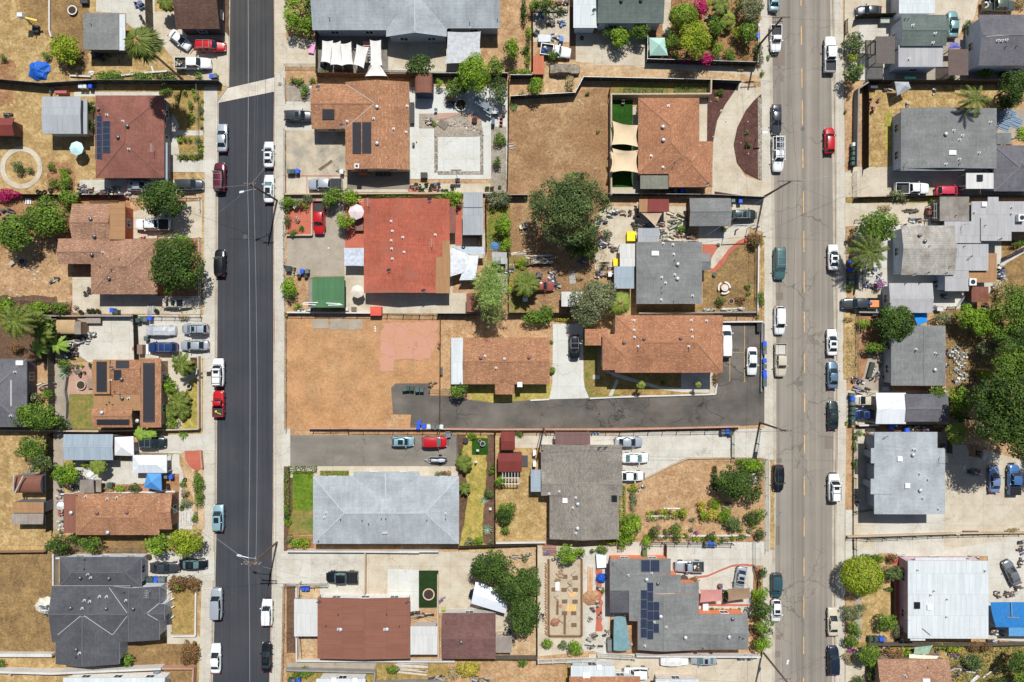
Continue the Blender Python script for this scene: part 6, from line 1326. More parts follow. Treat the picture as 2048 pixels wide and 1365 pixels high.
mny([(60,40,44,50,'lm',2.),(240,110,92,95,'lm',3.2,'bright spreading tree over the hedge end'),(190,215,88,60,'lm',2.8),(420,185,44,50,'dk',2.),(370,240,42,54,'lm',1.8),(90,248,56,28,'yg',1.4),(15,312,40,28,'ol',1.4),(600,150,55,40,'md',1.8),(603,222,34,34,'dk',1.4),(655,25,38,44,'yg',1.6),(735,75,28,22,'ol',.8),(820,40,36,46,'yg',1.8),(885,30,50,52,'yl',2.),(985,40,56,52,'lm',2.),(1050,110,66,60,'og',2.2),(878,205,44,38,'dk',1.5),(1120,212,36,26,'md',1.),(1188,60,40,66,'dk',1.8),(1268,190,38,44,'dk',2.),(1262,40,44,56,'md',2.4),(1288,498,34,46,'dk',2.),(1275,662,52,52,'lm',2.8),(1272,785,96,82,'dk',3.6,'upper kerbside tree beside the white car'),(1292,925,84,76,'md',3.6,'middle kerbside tree below the white car'),(1278,1055,72,56,'lm',3.,'lowest bright kerbside tree'),(750,545,36,28,'ru',1.2),(1220,690,28,60,'yg',1.6),(990,668,24,40,'md',1.4),(720,155,18,22,'ol'),(765,180,22,18,'pu',.8),(1265,580,16,22,'lm',.8),(880,790,22,18,'md',.8)])
row([(380,30),(520,15),(640,45)],24,['yl','lm','ru'],.7,9,'flowering border plant');row([(380,75),(500,60),(600,55)],20,['fl','lm'],.5,8,'blooming border plant')
row([(640,200),(760,230),(900,240),(1040,225)],24,['yl','md','fl','lm'],.6,12,'small plant in the lower border');row([(470,140),(560,200),(480,220)],24,['fl','og'],.7,5,'flowering clump near the lower border')
row([(1040,150),(1180,170),(1240,100)],22,['ol','md'],.6,5,'dry border plant');row([(860,795),(950,790),(1100,792)],12,['md','dk'],.5,10,'potted plant in a row along the ledge')
S('E0')
mny([(392,345,82,92,'og',2.8,'bronze-green bush at the kerb'),(378,465,48,44,'yg',2.),(385,600,70,72,'dk',3.6,'dark glossy tree throwing shade on the sidewalk'),(430,555,40,30,'lm',2.4),(352,770,18,30,'dr',.6),(1430,580,62,42,'md',1.6),(1640,700,100,150,'dk',6.5,'dark tree at the right edge below the slate house'),(1715,640,70,70,'md',5.),(1715,1080,55,62,'lm',4.),(1590,830,70,60,'dk',3.),(325,890,14,20,'md',.3),(1290,220,26,60,'dk',1.),(1165,610,36,22,'md',.9),(1720,20,50,46,'dr',.8)])
plm(1350,790,150,6.,'feather','tall feather palm beside the big grey roof',base=(1240,850),n=13,tone=.35)
S('E1')
mny([(590,445,168,112,'md',5.5,'wide bronze-green tree above the large palm'),(598,905,40,30,'pu',2.2,'purple-flowering bush behind the white lattice'),(715,1212,148,148,'dk',5.5,'dark round tree above the mid-grey roof'),(470,1215,45,46,'lm',1.8),(1095,1175,100,50,'ol',2.4),(1290,1160,100,92,'lm',4.5,'bright banana-like tree below the rusty shed'),(1400,1215,120,108,'lm',5.,'bright tree behind the mid-grey house'),(1650,1110,140,190,'md',8.,'bright green tree on the overgrown slope'),(1560,1300,120,90,'md',6.5,'green tree below the bright slope tree'),(1690,1300,120,100,'dk',8.,'dark tree low on the overgrown slope'),(1560,960,60,90,'dr',1.6),(740,205,70,40,'ol',1.4),(640,300,55,26,'dr',.8),(360,930,44,26,'md',.9),(355,1180,40,22,'dr'),(1010,250,30,20,'md',.8),(1690,590,50,30,'md',1.6),(800,240,36,18,'ol',.9)])
plm(512,650,185,5.5,'feather','large sprawling date palm casting spiky shade',n=46,tone=.25)
S('E2')
mny([(1600,90,120,110,'dk',8.,'shaded tree above the dark grove'),(1540,250,140,130,'md',11.,'sunlit green crown of the grove'),(1690,220,150,160,'md',12.,'right green crown at the edge'),(1400,470,150,170,'dk',12.,'left dark crown of the grove'),(1610,460,210,210,'dk',15.,'largest dark crown of the grove'),(1480,660,190,160,'dk',13.,'lower left dark crown of the grove'),(1680,760,190,170,'dk',15.,'lowest dark crown of the grove'),(1790,600,150,220,'dk',15.,'dark crown cut by the right edge'),(2160,830,150,140,'dk',13.,'dark tree beyond the right edge'),(1220,470,84,110,'lm',4.,'light green tree right of the charcoal garage'),(1215,600,66,60,'md',3.),(1050,410,76,62,'md',3.6,'small tree overhanging the charcoal roof'),(1450,60,80,60,'ol',3.4),(560,60,90,40,'md',3.),(1420,270,60,50,'yg',2.),(440,735,22,26,'lm',.8),(405,770,18,30,'md',.8),(402,850,18,34,'md',.8),(400,985,18,34,'md',.8),(495,742,24,20,'ru',.6),(335,660,12,16,'yg',.4),(560,130,30,20,'ol'),(1060,680,40,18,'dr',.8)])
plm(1225,742,95,4.5,'fan','bright fan palm above the wide concrete yard',n=34,tone=.85)
cover('slope_weeds',[(1130,0),(1500,0),(1560,250),(1300,420),(1150,300)],2600,'dr',.25,.3)
cover('verge_weeds',[(330,-100),(420,-100),(410,340),(335,330)],900,'dr',.2,.3)
S('E3')
mny([(585,382,44,40,'lm',1.6),(690,380,42,38,'ru',1.5),(495,370,44,26,'og',1.2),(700,490,88,56,'og',2.8,'flat-topped dark tree left of the white roof'),(645,888,88,78,'md',3.,'rounded tree at the lower end of the red walk'),(742,960,36,52,'ol',1.6),(372,812,72,58,'ol',2.),(450,765,40,30,'ol',1.6),(380,920,50,52,'md',2.2),(365,1035,54,56,'md',2.),(420,975,34,36,'md',1.8),(505,1140,92,90,'md',4.,'shaggy green tree above the brown roof'),(575,1205,52,50,'yg',2.6),(710,1135,90,60,'ru',3.,'bronze bushy tree right of the shaggy tree'),(800,1130,36,60,'lm',2.4),(355,1165,44,48,'dr',1.),(420,1345,66,28,'og',1.2),(360,1110,30,26,'pu',.9),(670,630,48,16,'dk',.8),(1070,1080,50,22,'yg',1.),(1180,1095,70,30,'yg',1.2),(1340,1075,60,40,'ru',1.4),(1430,1080,60,40,'ru',1.6),(1660,1190,90,95,'dk',5.,'dark spreading tree in the bottom right corner'),(1715,1320,60,60,'md',4.),(1540,1350,60,30,'dk',2.4),(1340,1210,70,60,'og',1.4),(1650,160,50,24,'dr',.9)])
plant(462,525,162,148,'yg',5.5,'bright yellow-green round tree by the kerb',smooth=1,leaf=.25);plant(540,1290,50,60,'og',2.)
cover('garden_weeds',[(1040,1050),(1741,1050),(1741,1365),(1150,1365),(1150,1160)],3200,'og',.25,.35)
for t,n,k,q in(('A0',1500,'dr',[(0,0),(700,0),(700,560),(0,620)]),('A1',1200,'dr',[(0,550),(570,550),(570,1050),(0,1050)]),('A1',900,'dk',[(0,1120),(440,1120),(440,1560),(0,1560)]),('A2',1200,'dr',[(0,720),(420,720),(420,1340),(0,1340)]),('C0',3000,'dr',[(870,890),(1640,720),(1640,1500),(870,1500)]),('C0',500,'dr',[(650,0),(1030,0),(1030,560),(650,560)]),('C2',1200,'yl',[(765,900),(1060,1000),(1060,1580),(765,1580)]),('D1',1500,'dr',[(820,820),(1230,600),(1230,1120),(820,1120)]),('E0',1300,'yl',[(475,720),(1500,720),(1500,850),(660,880),(660,1330),(475,1330)]),('D2',700,'dr',[(350,1120),(700,950),(1030,950),(900,1300),(350,1300)]),('B1',900,'dr',[(700,1280),(1400,1280),(1400,2040),(700,2040)]),('A3',2200,'dr',[(0,350),(430,350),(430,1120),(0,1120)]),('E3',500,'yl',[(455,650),(690,650),(690,1000),(455,1000)]),('B3',800,'yg',[(690,1265),(1380,1270),(1380,1345),(690,1345)])):
 S(t);cover('dry_weeds',q,n,k,.16,.15)
# ---------- fences and walls ----------
def mesh_wire():
 m=bpy.data.materials.new('chain_link');m.use_nodes=1;t=m.node_tree;pb=t.nodes['Principled BSDF'];pb.inputs['Base Color'].default_value=c(150,150,150);pb.inputs['Metallic'].default_value=.5
 uv=t.nodes.new('ShaderNodeTexCoord');mp=t.nodes.new('ShaderNodeMapping');mp.inputs['Rotation'].default_value=(0,0,R(45));mp.inputs['Scale'].default_value=(14,14,14);t.links.new(uv.outputs['UV'],mp.inputs[0])
 bt=t.nodes.new('ShaderNodeTexBrick');bt.offset=0;bt.inputs['Scale'].default_value=1;bt.inputs['Brick Width'].default_value=1;bt.inputs['Row Height'].default_value=1;bt.inputs['Mortar Size'].default_value=.07;bt.inputs['Mortar Smooth'].default_value=0
 t.links.new(mp.outputs[0],bt.inputs['Vector']);tr=t.nodes.new('ShaderNodeBsdfTransparent');ms=t.nodes.new('ShaderNodeMixShader');t.links.new(bt.outputs['Fac'],ms.inputs[0]);t.links.new(tr.outputs[0],ms.inputs[1]);t.links.new(pb.outputs[0],ms.inputs[2]);t.links.new(ms.outputs[0],t.nodes['Material Output'].inputs[0]);return m
WIRE=mesh_wire()
def boards(name,col,k=.13):
 n=NB(name,.9,.15);u=n.uv();bt=n.n('ShaderNodeTexBrick');bt.offset=0;bt.inputs['Scale'].default_value=1;bt.inputs['Brick Width'].default_value=k;bt.inputs['Row Height'].default_value=9;bt.inputs['Mortar Size'].default_value=.012
 bt.inputs['Color1'].default_value=col;bt.inputs['Color2'].default_value=tuple(x*.75 for x in col[:3])+(1,);bt.inputs['Mortar'].default_value=tuple(x*.3 for x in col[:3])+(1,);n.l(u,bt.inputs['Vector']);return n.out(bt.outputs['Color'])
BOARD={'brown':boards('brown_boards',c(126,96,74)),'grey':boards('grey_boards',c(120,112,100)),'dark':boards('dark_boards',c(74,66,56)),'red':boards('red_boards',c(130,62,52)),'tan':boards('tan_boards',c(176,142,112))}
BLOCK={'white':cnc('white_wall',c(226,222,216),c(210,204,196),joint=0),'tan':cnc('tan_block_wall',c(204,186,160),c(184,164,138),joint=0),'grey':cnc('grey_block_wall',c(160,156,150),c(140,134,128),joint=0),'pinky':cnc('pink_block_wall',c(204,160,136),c(184,140,118),joint=0)}
SCREEN=pm0(c(52,54,50),.9,var=.3);GA=pm0(c(168,172,174),.4,.6);IRONB=pm0(c(46,44,42),.6,.3);IRONW=pm0(c(226,226,222),.5)
def fen(style,h,pts,dsc,col=None,name=None,pc=None,th=None,nopost=0,z0=.0):
 P_=[Vec((*W(*p),0))for p in pts];cen=sum(P_,Vec())/len(P_);nm=name or{'block':'wall'}.get(style,'fence')
 r=root(nm,cen.x,cen.y,0);mid=P_[len(P_)//2-(1 if len(P_)%2==0 else 0)].lerp(P_[len(P_)//2],.5)if len(P_)>1 else cen
 tag(r,dsc,{'block':'wall'}.get(style,'fence')if name is None else name.replace('_',' '),mid.x,mid.y,None,pc);r['_o']=[cen.x,cen.y,0]
 if style=='block':
  m=MB();w_=th or.2
  for i,(a,b)in enumerate(zip(P_,P_[1:])):m.beam(a-Vec((0,0,.05)),b-Vec((0,0,.05)),w_,h+.05+i*.003)
  m.build('wall_body',BLOCK[col or 'grey'],r);m=MB()
  for i,(a,b)in enumerate(zip(P_,P_[1:])):m.beam(a+Vec((0,0,h+i*.003)),b+Vec((0,0,h+i*.003)),w_+.06,.05)
  m.build('coping',BLOCK[col or 'grey'],r);return r
 pm_={'screen':GA,'board':BOARD.get(col or 'brown'),'chain':GA,'iron':IRONB if col!='white' else IRONW,'picket':BOARD.get(col)or IRONW}[style];sp={'screen':3.,'board':2.4,'chain':3.,'iron':2.5,'picket':2.4}[style]
 m=MB()
 for a,b in zip(P_,P_[1:]):
  L=(b-a).length;dd=(b-a).normalized();up=Vec((0,0,1))
  if style=='screen':m.beam(a+up*.03,b+up*.03,.03,h-.06)
  elif style=='board':m.beam(a+up*.02,b+up*.02,.04,h)
  elif style in('iron','picket'):
   n=max(2,int(L/(.16 if style=='iron' else.2)))
   for i in range(n):p=a+(b-a)*(i+.5)/n;m.beam(p-dd*(.012 if style=='iron' else.055)+up*.05,p+dd*(.012 if style=='iron' else.055)+up*.05,.025,h-.08)
   for zz in(.2,h-.18):m.beam(a+up*zz,b+up*zz,.05,.05)
  else:
   s_=Vec((0,0,0));vs=[a,b,b+up*h,a+up*h];m.add(vs,[(0,1,2,3)])
 body={'screen':('screen_panel',SCREEN),'board':('board_panel',BOARD.get(col or 'brown')),'chain':('wire_mesh',WIRE),'iron':('bars',pm_),'picket':('slats',pm_)}[style]
 m.build(body[0],body[1],r,uv=1)
 m=MB()
 if style in('chain','screen'):
  for a,b in zip(P_,P_[1:]):m.tube(a+Vec((0,0,h)),b+Vec((0,0,h)),.03,n=6)
  m.build('top_rail',GA,r)
 proto=None;k=0
 for a,b in zip(P_,P_[1:]):
  L=(b-a).length;n=max(1,int(round(L/sp)))
  for i in range(n+1):
   if i==0 and k>0:continue
   k+=1
   if k>95:break
   p=a+(b-a)*i/n
   if proto is None:
    m=MB()
    if style in('chain','screen'):m.tube((0,0,-.1),(0,0,h+.08),.04,n=8)
    else:m.box(-.055,-.055,-.1,.055,.055,h+.07)
    proto=m.mesh('post',[pm_],uv=1)
   part('post',proto,r,(p.x-cen.x,p.y-cen.y,0))
 return r
S('A0')
fen('screen',1.9,[(-300,640),(0,655),(380,690),(810,665),(1430,668),(1760,668)],'long dark screened fence across the upper left yards')
fen('chain',1.2,[(1575,665),(1585,1238),(1408,1238)],'wire fence round the front garden by the dark street')
fen('board',2.6,[(1205,-80),(1218,300)],'tall grey wall-like board fence by the slabs','grey')
fen('block',.35,[(400,-80),(400,250),(415,300)],'low row of white edging blocks','white')
fen('block',.3,[(560,605),(725,612)],'short low white block edging by the hedge','white')
fen('block',.3,[(780,632),(1000,600),(1180,580),(1330,570)],'low pale stone edging above the hedge row','white')
S('A1')
fen('board',1.4,[(100,205),(640,210),(1000,212)],'rustic brown board fence below the ring path','dark')
fen('iron',1.1,[(1040,225),(1590,222),(1590,320)],'white iron fence above the tree-shaded driveway','white')
fen('iron',1.1,[(1590,540),(1592,1145)],'white iron fence along the sidewalk by the big tree','white')
fen('iron',1.3,[(1075,1160),(1600,1168)],'dark iron fence between house and car lot','dark')
fen('board',1.5,[(1090,1150),(1100,1520)],'dark brown side fence beside the parked cars','dark')
fen('block',1.2,[(300,1150),(450,1158),(1090,1158)],'long low wall above the concrete pad','grey')
fen('chain',1.2,[(170,1030),(570,1055)],'leaning wire fence above the shrubs')
fen('picket',.9,[(1250,520),(1370,478)],'white pallet-like gate leaning by the driveway','tan',name='gate')
S('A2')
fen('block',.8,[(545,290),(530,400),(545,500),(540,620),(570,700)],'curving low stone wall along the gravel walk','grey')
fen('board',1.8,[(430,60),(440,700)],'tall board fence left of the gravel walk','grey')
fen('block',1.,[(1587,130),(1590,700),(1400,706),(780,718),(-300,708)],'long low boundary wall of the brown house with mats','tan')
fen('board',1.9,[(425,740),(420,1500)],'dark weathered board fence beside the dry field','dark')
fen('block',.7,[(1600,875),(1612,1010)],'low brown wall beside the red brick walk','pinky')
fen('chain',1.2,[(1565,1030),(1568,1360)],'wire fence with green plants by the sidewalk')
fen('block',.7,[(500,1215),(1400,1195)],'thin pale wall above the orange-brown long house','white')
fen('chain',1.4,[(1095,895),(1330,900)],'low rail beside the black-green car')
S('A3')
fen('board',1.2,[(-300,325),(380,318)],'pale weathered board fence between two dry fields','tan')
fen('block',1.4,[(462,330),(462,600)],'white retaining wall left of the charcoal house','white')
fen('block',1.3,[(480,365),(1170,362)],'white wall along the top of the charcoal house','white')
fen('block',1.,[(-300,1130),(440,1132)],'upper of two long white walls at bottom left','white',th=.5)
fen('block',1.6,[(-300,1240),(455,1262),(1310,1225)],'lower of two long white walls at bottom left','white',th=.3)
fen('iron',.9,[(1345,590),(1360,800),(1365,960)],'white rail fence left of the front lawn','white')
fen('block',.5,[(1560,600),(1555,990),(1370,992)],'low white edging wall round the front lawn','white')
fen('chain',1.4,[(480,285),(925,300),(1170,300)],'wire fence with two trees above the charcoal house')
fen('block',1.2,[(1310,1232),(1555,1232),(1540,1500)],'terracotta and white corner wall at bottom left','pinky')
S('B0')
fen('board',1.9,[(940,610),(1640,622),(1700,620)],'brown board fence under the shade cloths','brown')
fen('picket',1.,[(1440,572),(1650,572)],'white picket fence below the triangular sail')
fen('chain',1.3,[(680,530),(930,530)],'wire fence above the little front yard')
fen('chain',1.3,[(680,640),(685,790)],'short wire fence by the sidewalk kerb')
fen('chain',1.4,[(680,1040),(682,1400),(682,1540)],'wire fence of the stained courtyard')
fen('board',1.6,[(935,260),(935,600)],'board fence left of the shade cloths','grey')
S('C0')
fen('screen',1.9,[(-60,615),(250,612),(850,612)],'dark screened fence above the paved backyard')
fen('board',1.8,[(866,600),(862,1000),(852,1560)],'thin brown board fence left of the dead-grass field','brown')
fen('screen',1.8,[(875,625),(1040,625),(1052,590)],'short curved dark fence by the orange-roofed shed')
fen('screen',1.8,[(875,790),(1380,762),(1445,640),(2400,660),(2680,670)],'long bent dark fence above the dead-grass field')
fen('board',1.8,[(1048,60),(1050,600)],'board fence with plants left of the junk vehicles','dark')
fen('block',.3,[(1055,92),(1325,100),(1328,60)],'low planter kerb at the top with dark plants','grey')
fen('board',1.6,[(1655,720),(1650,780)],'short red timber edging at field corner','red')
S('D0')
fen('block',1.8,[(78,1560),(78,775),(300,775),(855,772),(858,655)],'pale block wall around the artificial lawn','tan')
fen('screen',1.8,[(360,500),(1225,525)],'dark screened fence below the magenta flowers')
fen('chain',1.4,[(1232,200),(1230,520)],'wire fence between garden and sidewalk')
fen('screen',1.6,[(365,300),(362,495)],'short dark fence beside the mint canopy')
S('D1')
fen('screen',1.9,[(60,205),(840,212),(1285,232)],'dark screened fence below the terracotta house')
fen('board',1.8,[(690,240),(690,450)],'board fence left of the grey gabled garage','brown')
fen('iron',1.,[(530,562),(770,566)],'low yellowish rail above the square grey house','white')
fen('chain',1.4,[(1228,560),(1225,1130)],'wire fence right of the round concrete picnic table')
fen('block',.5,[(1250,560),(1240,1130)],'low white-painted edging by the tan street','white')
fen('block',1.,[(300,1135),(1245,1128)],'thin pale wall above the apartment block','grey')
fen('iron',1.7,[(955,1150),(1215,1160)],'dark iron fence above the parking bays','dark')
fen('block',1.,[(960,1205),(1275,1203)],'white low wall above the parking bays','white')
fen('block',.6,[(1275,1203),(1273,1365),(1268,1755)],'dark parapet between bays and bin row','grey')
fen('picket',1.,[(60,770),(270,765)],'white plank screen left of the grey house',None)
S('B1')
fen('iron',1.5,[(700,1140),(1360,1142),(1740,1150),(2380,1150),(2500,1148)],'long dark iron fence above the vacant lot','dark')
fen('block',.9,[(700,1130),(1360,1134)],'white low wall above the vacant lot','white')
fen('board',1.2,[(1905,1150),(1900,2060)],'thin brown board fence right of the vacant lot','brown')
fen('chain',1.5,[(688,1175),(690,1500),(690,2050)],'wire fence between sidewalk and vacant lot')
fen('block',.9,[(668,200),(1370,196),(2440,190)],'long pale wall above the red-roofed lot','tan')
fen('iron',1.3,[(668,420),(672,840),(680,1130)],'white iron railing along the red patio front','white')
fen('block',.6,[(893,260),(893,520),(690,522)],'low kerb wall round the red patio','tan')
fen('picket',1.,[(672,760),(760,780),(750,825)],'open grey gate by the bins','grey',name='gate')
S('C1')
fen('board',1.8,[(682,240),(686,600),(684,640)],'board fence right of the pale metal workshop','dark')
fen('screen',1.8,[(680,215),(1010,215)],'dark screened fence by the silvery shrub')
fen('screen',1.8,[(300,1140),(560,1140)],'dark screened fence above the fenced strip')
fen('board',1.8,[(862,1135),(1170,1135),(1420,1140)],'dark board fence behind the bamboo clump','dark')
fen('board',1.8,[(862,640),(862,1130)],'leaning board fence by the feathery tree','grey')
fen('board',1.4,[(500,535),(630,540),(630,600)],'small brown board enclosure below the workshop','brown')
S('C2')
fen('block',.25,[(1030,478),(1180,471)],'short white kerb at the lawn edge','white')
fen('block',.3,[(1500,463),(1741,452),(2490,430),(2505,345)],'long white kerb below the apartment lawn','white')
fen('iron',1.5,[(-680,705),(-400,700)],'grey board-like gate fence by the sidewalk','dark')
fen('block',.9,[(-710,696),(300,700),(760,705),(1741,705),(2680,682)],'long pinkish block wall under the alley','pinky')
fen('iron',1.5,[(-400,712),(300,716),(760,718)],'dark iron railing below the pinkish wall, left half','dark')
fen('iron',1.5,[(760,718),(1741,722),(2640,712)],'dark iron railing below the pinkish wall, right half','dark')
fen('board',1.5,[(752,720),(755,1600)],'thin dark fence right of the statue garden','dark')
fen('chain',1.4,[(235,390),(400,392)],'wire gate between bins and small tree',name='gate')
fen('chain',1.5,[(457,740),(460,1000)],'wire fence at the right end of the parking yard')
fen('iron',1.2,[(1110,740),(1080,860)],'black iron gate left of the taupe house','dark',name='gate')
S('D2')
fen('iron',1.6,[(1040,715),(1040,930)],'dark gate post line across the driveway','dark',name='gate')
fen('iron',1.6,[(1250,700),(1215,935)],'slanting dark gate line near the power pole','dark',name='gate')
fen('chain',1.3,[(1040,935),(1310,942)],'wire fence above the dark round tree')
fen('chain',1.3,[(1312,942),(1310,1660)],'wire fence between planted yard and sidewalk')
fen('block',.3,[(340,1100),(560,990),(690,935),(1040,932)],'curved low edging along the bare yard','tan')
S('B3')
fen('block',.9,[(700,318),(1310,320),(1741,325)],'white retaining wall below the blue-grey house','white')
fen('chain',1.4,[(676,590),(672,900),(665,1240),(650,1500)],'wire fence left of the cream patio cover')
fen('chain',1.3,[(680,585),(1010,580)],'wire fence above the mulch strip')
fen('block',.8,[(772,605),(775,1180),(1670,1185),(2020,1185)],'white low wall under the brown duplex','white')
fen('block',1.,[(1315,330),(1312,660)],'thin driveway divider wall above the duplex','tan')
fen('block',1.2,[(690,1245),(1395,1262),(1390,1350),(1741,1340),(1950,1345)],'long pale retaining wall at the bottom','grey')
S('C3')
fen('block',.9,[(305,500),(303,820),(312,1180)],'narrow wall with flower pots beside artificial lawn','tan')
fen('board',1.5,[(1083,285),(1085,1190)],'thin board fence left of the foundation slab','dark')
fen('board',1.2,[(470,285),(1085,262)],'dark low fence below the dry garden','dark')
fen('block',.9,[(0,318),(310,318)],'pale blue kerb wall under the house','white')
fen('board',1.6,[(756,1150),(1080,1150)],'grey plank fence below the board lean-to','grey')
fen('picket',1.8,[(1090,1180),(1550,1165),(1560,1130),(1841,1145),(1860,1150)],'white slatted fence below the foundation slab')
fen('block',1.5,[(1860,1130),(2830,1135)],'tall white wall below the solar-panel house','white')
fen('block',.7,[(760,255),(1150,250)],'pale stone edging below the backyard dry grass','white')
fen('picket',1.,[(1312,1195),(1400,1195),(1405,1220)],'short white balustrade by the bottom white roof')
S('D3')
fen('iron',1.5,[(380,255),(700,258),(1040,262)],'dark iron fence above the concrete driveway','dark')
fen('board',1.7,[(512,265),(510,385)],'brown gate across the side path','brown',name='gate')
fen('chain',1.3,[(1210,252),(1212,440)],'wire fence between driveway and sidewalk')
fen('iron',1.7,[(1215,440),(1245,560),(1245,720)],'dark iron railing on orange wall by the sidewalk','dark')
fen('block',.8,[(780,812),(1120,812)],'orange ledge wall with potted plants','pinky')
fen('block',.3,[(360,45),(630,48)],'white string-lined border of garden bed','white')
fen('block',.4,[(450,205),(1180,198)],'white rubble edging in the lower border','white')
S('E0')
fen('board',1.9,[(390,170),(430,150),(740,145)],'dark slatted fence below the grey sedan','dark')
fen('board',1.9,[(470,690),(468,1345)],'tall dark board fence right of the dirt strip','dark')
fen('block',1.7,[(470,680),(395,730),(385,1330)],'grey-blue wall left of the dry yard','grey')
fen('board',1.9,[(470,665),(1200,668),(1640,668)],'dark board fence below the slatted pergolas','dark')
fen('picket',1.2,[(322,175),(322,280)],'short brown slatted fence at the kerb','brown')
fen('chain',1.4,[(1530,880),(1560,940),(1640,900)],'bent wire gate by the dark tree',name='gate')
S('E1')
fen('board',1.4,[(390,230),(1000,216),(1740,222)],'dark board fence between two driveways','dark')
fen('block',1.6,[(405,700),(402,950)],'blue-grey wall behind the bin row','grey')
fen('iron',1.2,[(398,400),(530,385)],'white iron rail by the wide bronze tree','white')
fen('picket',1.2,[(462,740),(465,930)],'white slatted railing beside the lattice pergola')
fen('chain',1.4,[(388,235),(385,30)],'wire gate at the top right driveways',name='gate')
fen('block',.9,[(415,1128),(640,1132)],'pale kerb wall under the dark pickup','grey')
fen('chain',1.2,[(412,1150),(405,1660)],'wire fence by the dry verge')
fen('picket',1.,[(1130,1085),(1200,1080),(1245,1010),(1235,960)],'white bent railing above the bright tree')
fen('board',1.5,[(1560,700),(1741,610)],'brown board edge beside the sloping path','brown')
S('E2')
fen('block',1.2,[(410,672),(560,668)],'white wall below the little blue car','white')
fen('chain',1.3,[(395,700),(390,1040)],'wire fence with climbing plants')
fen('iron',1.2,[(388,1090),(388,1360),(520,1340)],'black iron railing left of the apartment building','dark')
fen('board',1.5,[(1130,730),(1130,890)],'short board fence right of the apartment building','grey')
fen('iron',1.2,[(500,860),(500,1010)],'white balcony rail beside the apartment building','white')
S('E3')
fen('iron',1.2,[(335,210),(500,225),(1100,195),(1700,180)],'long thin wire-rail fence across the concrete','dark')
fen('block',.7,[(330,205),(1180,178),(1741,172)],'low concrete kerb beside the rail fence','tan')
fen('board',1.2,[(688,560),(690,860)],'thin dark fence left of the red walk','dark')
fen('iron',1.3,[(388,215),(392,395)],'black iron gate near the yellow-green tree','dark',name='gate')
fen('picket',1.1,[(780,350),(700,352)],'small white gate at the top of the red walk',None,name='gate')
fen('board',1.5,[(500,1045),(1100,1050),(1741,1040)],'weathered board fence below the white-roofed house','grey')
# ---------- utility poles, lamps, wires ----------
POLE=pm0(c(112,92,76),.95,var=.25);STEEL=pm0(c(196,200,202),.4,.4);INS=pm0(c(206,210,212),.3)
def pole(bx,by,h,dsc,arms=(),lamp=None,lean=(0,0),transformer=0,pc=None):
 X,Y=W(bx,by);r=root('utility_pole',X,Y);tag(r,dsc,'utility pole',X,Y,'utility poles along the streets',pc);tx,ty=X+lean[0],Y+lean[1]
 m=MB();m.tube((X,Y,-.2),(tx,ty,h),.19,.13,14);m.build('pole',POLE,r)
 for z,hl,ang in arms:
  dx,dy=math.cos(R(ang)),math.sin(R(ang));cx_,cy_=X+lean[0]*z/h,Y+lean[1]*z/h;m=MB();m.beam((cx_-dx*hl-dy*.16,cy_-dy*hl+dx*.16,z),(cx_+dx*hl-dy*.16,cy_+dy*hl+dx*.16,z),.12,.13);ao=m.build('crossarm',POLE,r)
  for k in(-.92,-.45,.45,.92):m=MB();px,py=cx_+dx*hl*k-dy*.16,cy_+dy*hl*k+dx*.16;m.tube((px,py,z+.12),(px,py,z+.36),.06,.035,8);m.build('insulator',INS,ao)
 if lamp:
  z,lx,ly=lamp;ex,ey=W(lx,ly,z+.3);cx_,cy_=X+lean[0]*z/h,Y+lean[1]*z/h
  m=MB();m.tube((cx_,cy_,z-.5),((cx_+ex)/2,(cy_+ey)/2,z+.15),.045,n=8);m.tube(((cx_+ex)/2,(cy_+ey)/2,z+.15),(ex,ey,z+.3),.045,n=8);m.build('lamp_arm',STEEL,r)
  dd=Vec((ex-cx_,ey-cy_,0)).normalized();m=MB();vs=[]
  a0=Vec((ex,ey,z+.3));m.beam(a0-dd*.1,a0+dd*.65,.3,.12);m.dome(ex+dd.x*.35,ey+dd.y*.35,z+.4,.2,.1,10,3);m.build('lamp_head',pm0(c(226,230,232),.35),r)
 if transformer:
  m=MB();m.tube((X+.4,Y-.2,h-3),(X+.4,Y-.2,h-1.9),.28,n=14);m.dome(X+.4,Y-.2,h-1.9,.28,.1,14,2);m.build('transformer',STEEL,r)
 r['_t']=[tx,ty,h];return(tx,ty,h)
S('B1');p1=pole(610,243,12.6,'utility pole with street lamp by the dark street, upper',arms=((12.2,.95,0),(10.6,.6,90)),lamp=(9.6,345,172),pc='')
S('B3');p2=pole(610,257,12.4,'utility pole with double crossarms and street lamp over the dark street, lower',arms=((12.,1.5,0),(11.2,1.4,-4),(9.5,.5,90)),lamp=(9.6,325,365),pc='')
S('D0');p3=pole(1236,388,11.8,'utility pole with one wide crossarm leaning over the compact white pickup',arms=((11.3,1.4,2),(9.8,.8,5)),pc='')
S('D1');p4=pole(1290,218,12.,'utility pole with white insulators between the dark sedan and blue-green car',arms=((11.5,1.9,0),(9.,.6,20)),pc='')
S('D2');p5=pole(1265,655,11.5,'utility pole with transformer at the alley corner',arms=((11.,1.3,-8),),transformer=1,pc='')
S('D3');p6=pole(1282,1118,12.5,'utility pole with long white arm and street lamp at bottom',arms=((12.,2.,-2),(10.2,1.,0)),lamp=(9.,1480,1216),pc='')
S('C2');p7=pole(1135,700,9.5,'short utility pole above the taupe-grey house',arms=((9.,.6,0),),pc='')
m=MB();S('D1');a=V3(1050,440,4.5);b=V3(1235,432,4.5);m.tube(a,b,.09,n=8);m.tube(b,b+Vec((1.3,.05,0)),.03,n=6);m.tube(a-Vec((0,0,4.5)),a,.06,n=8);m.tube(b-Vec((0,0,4.5)),b,.06,n=8)
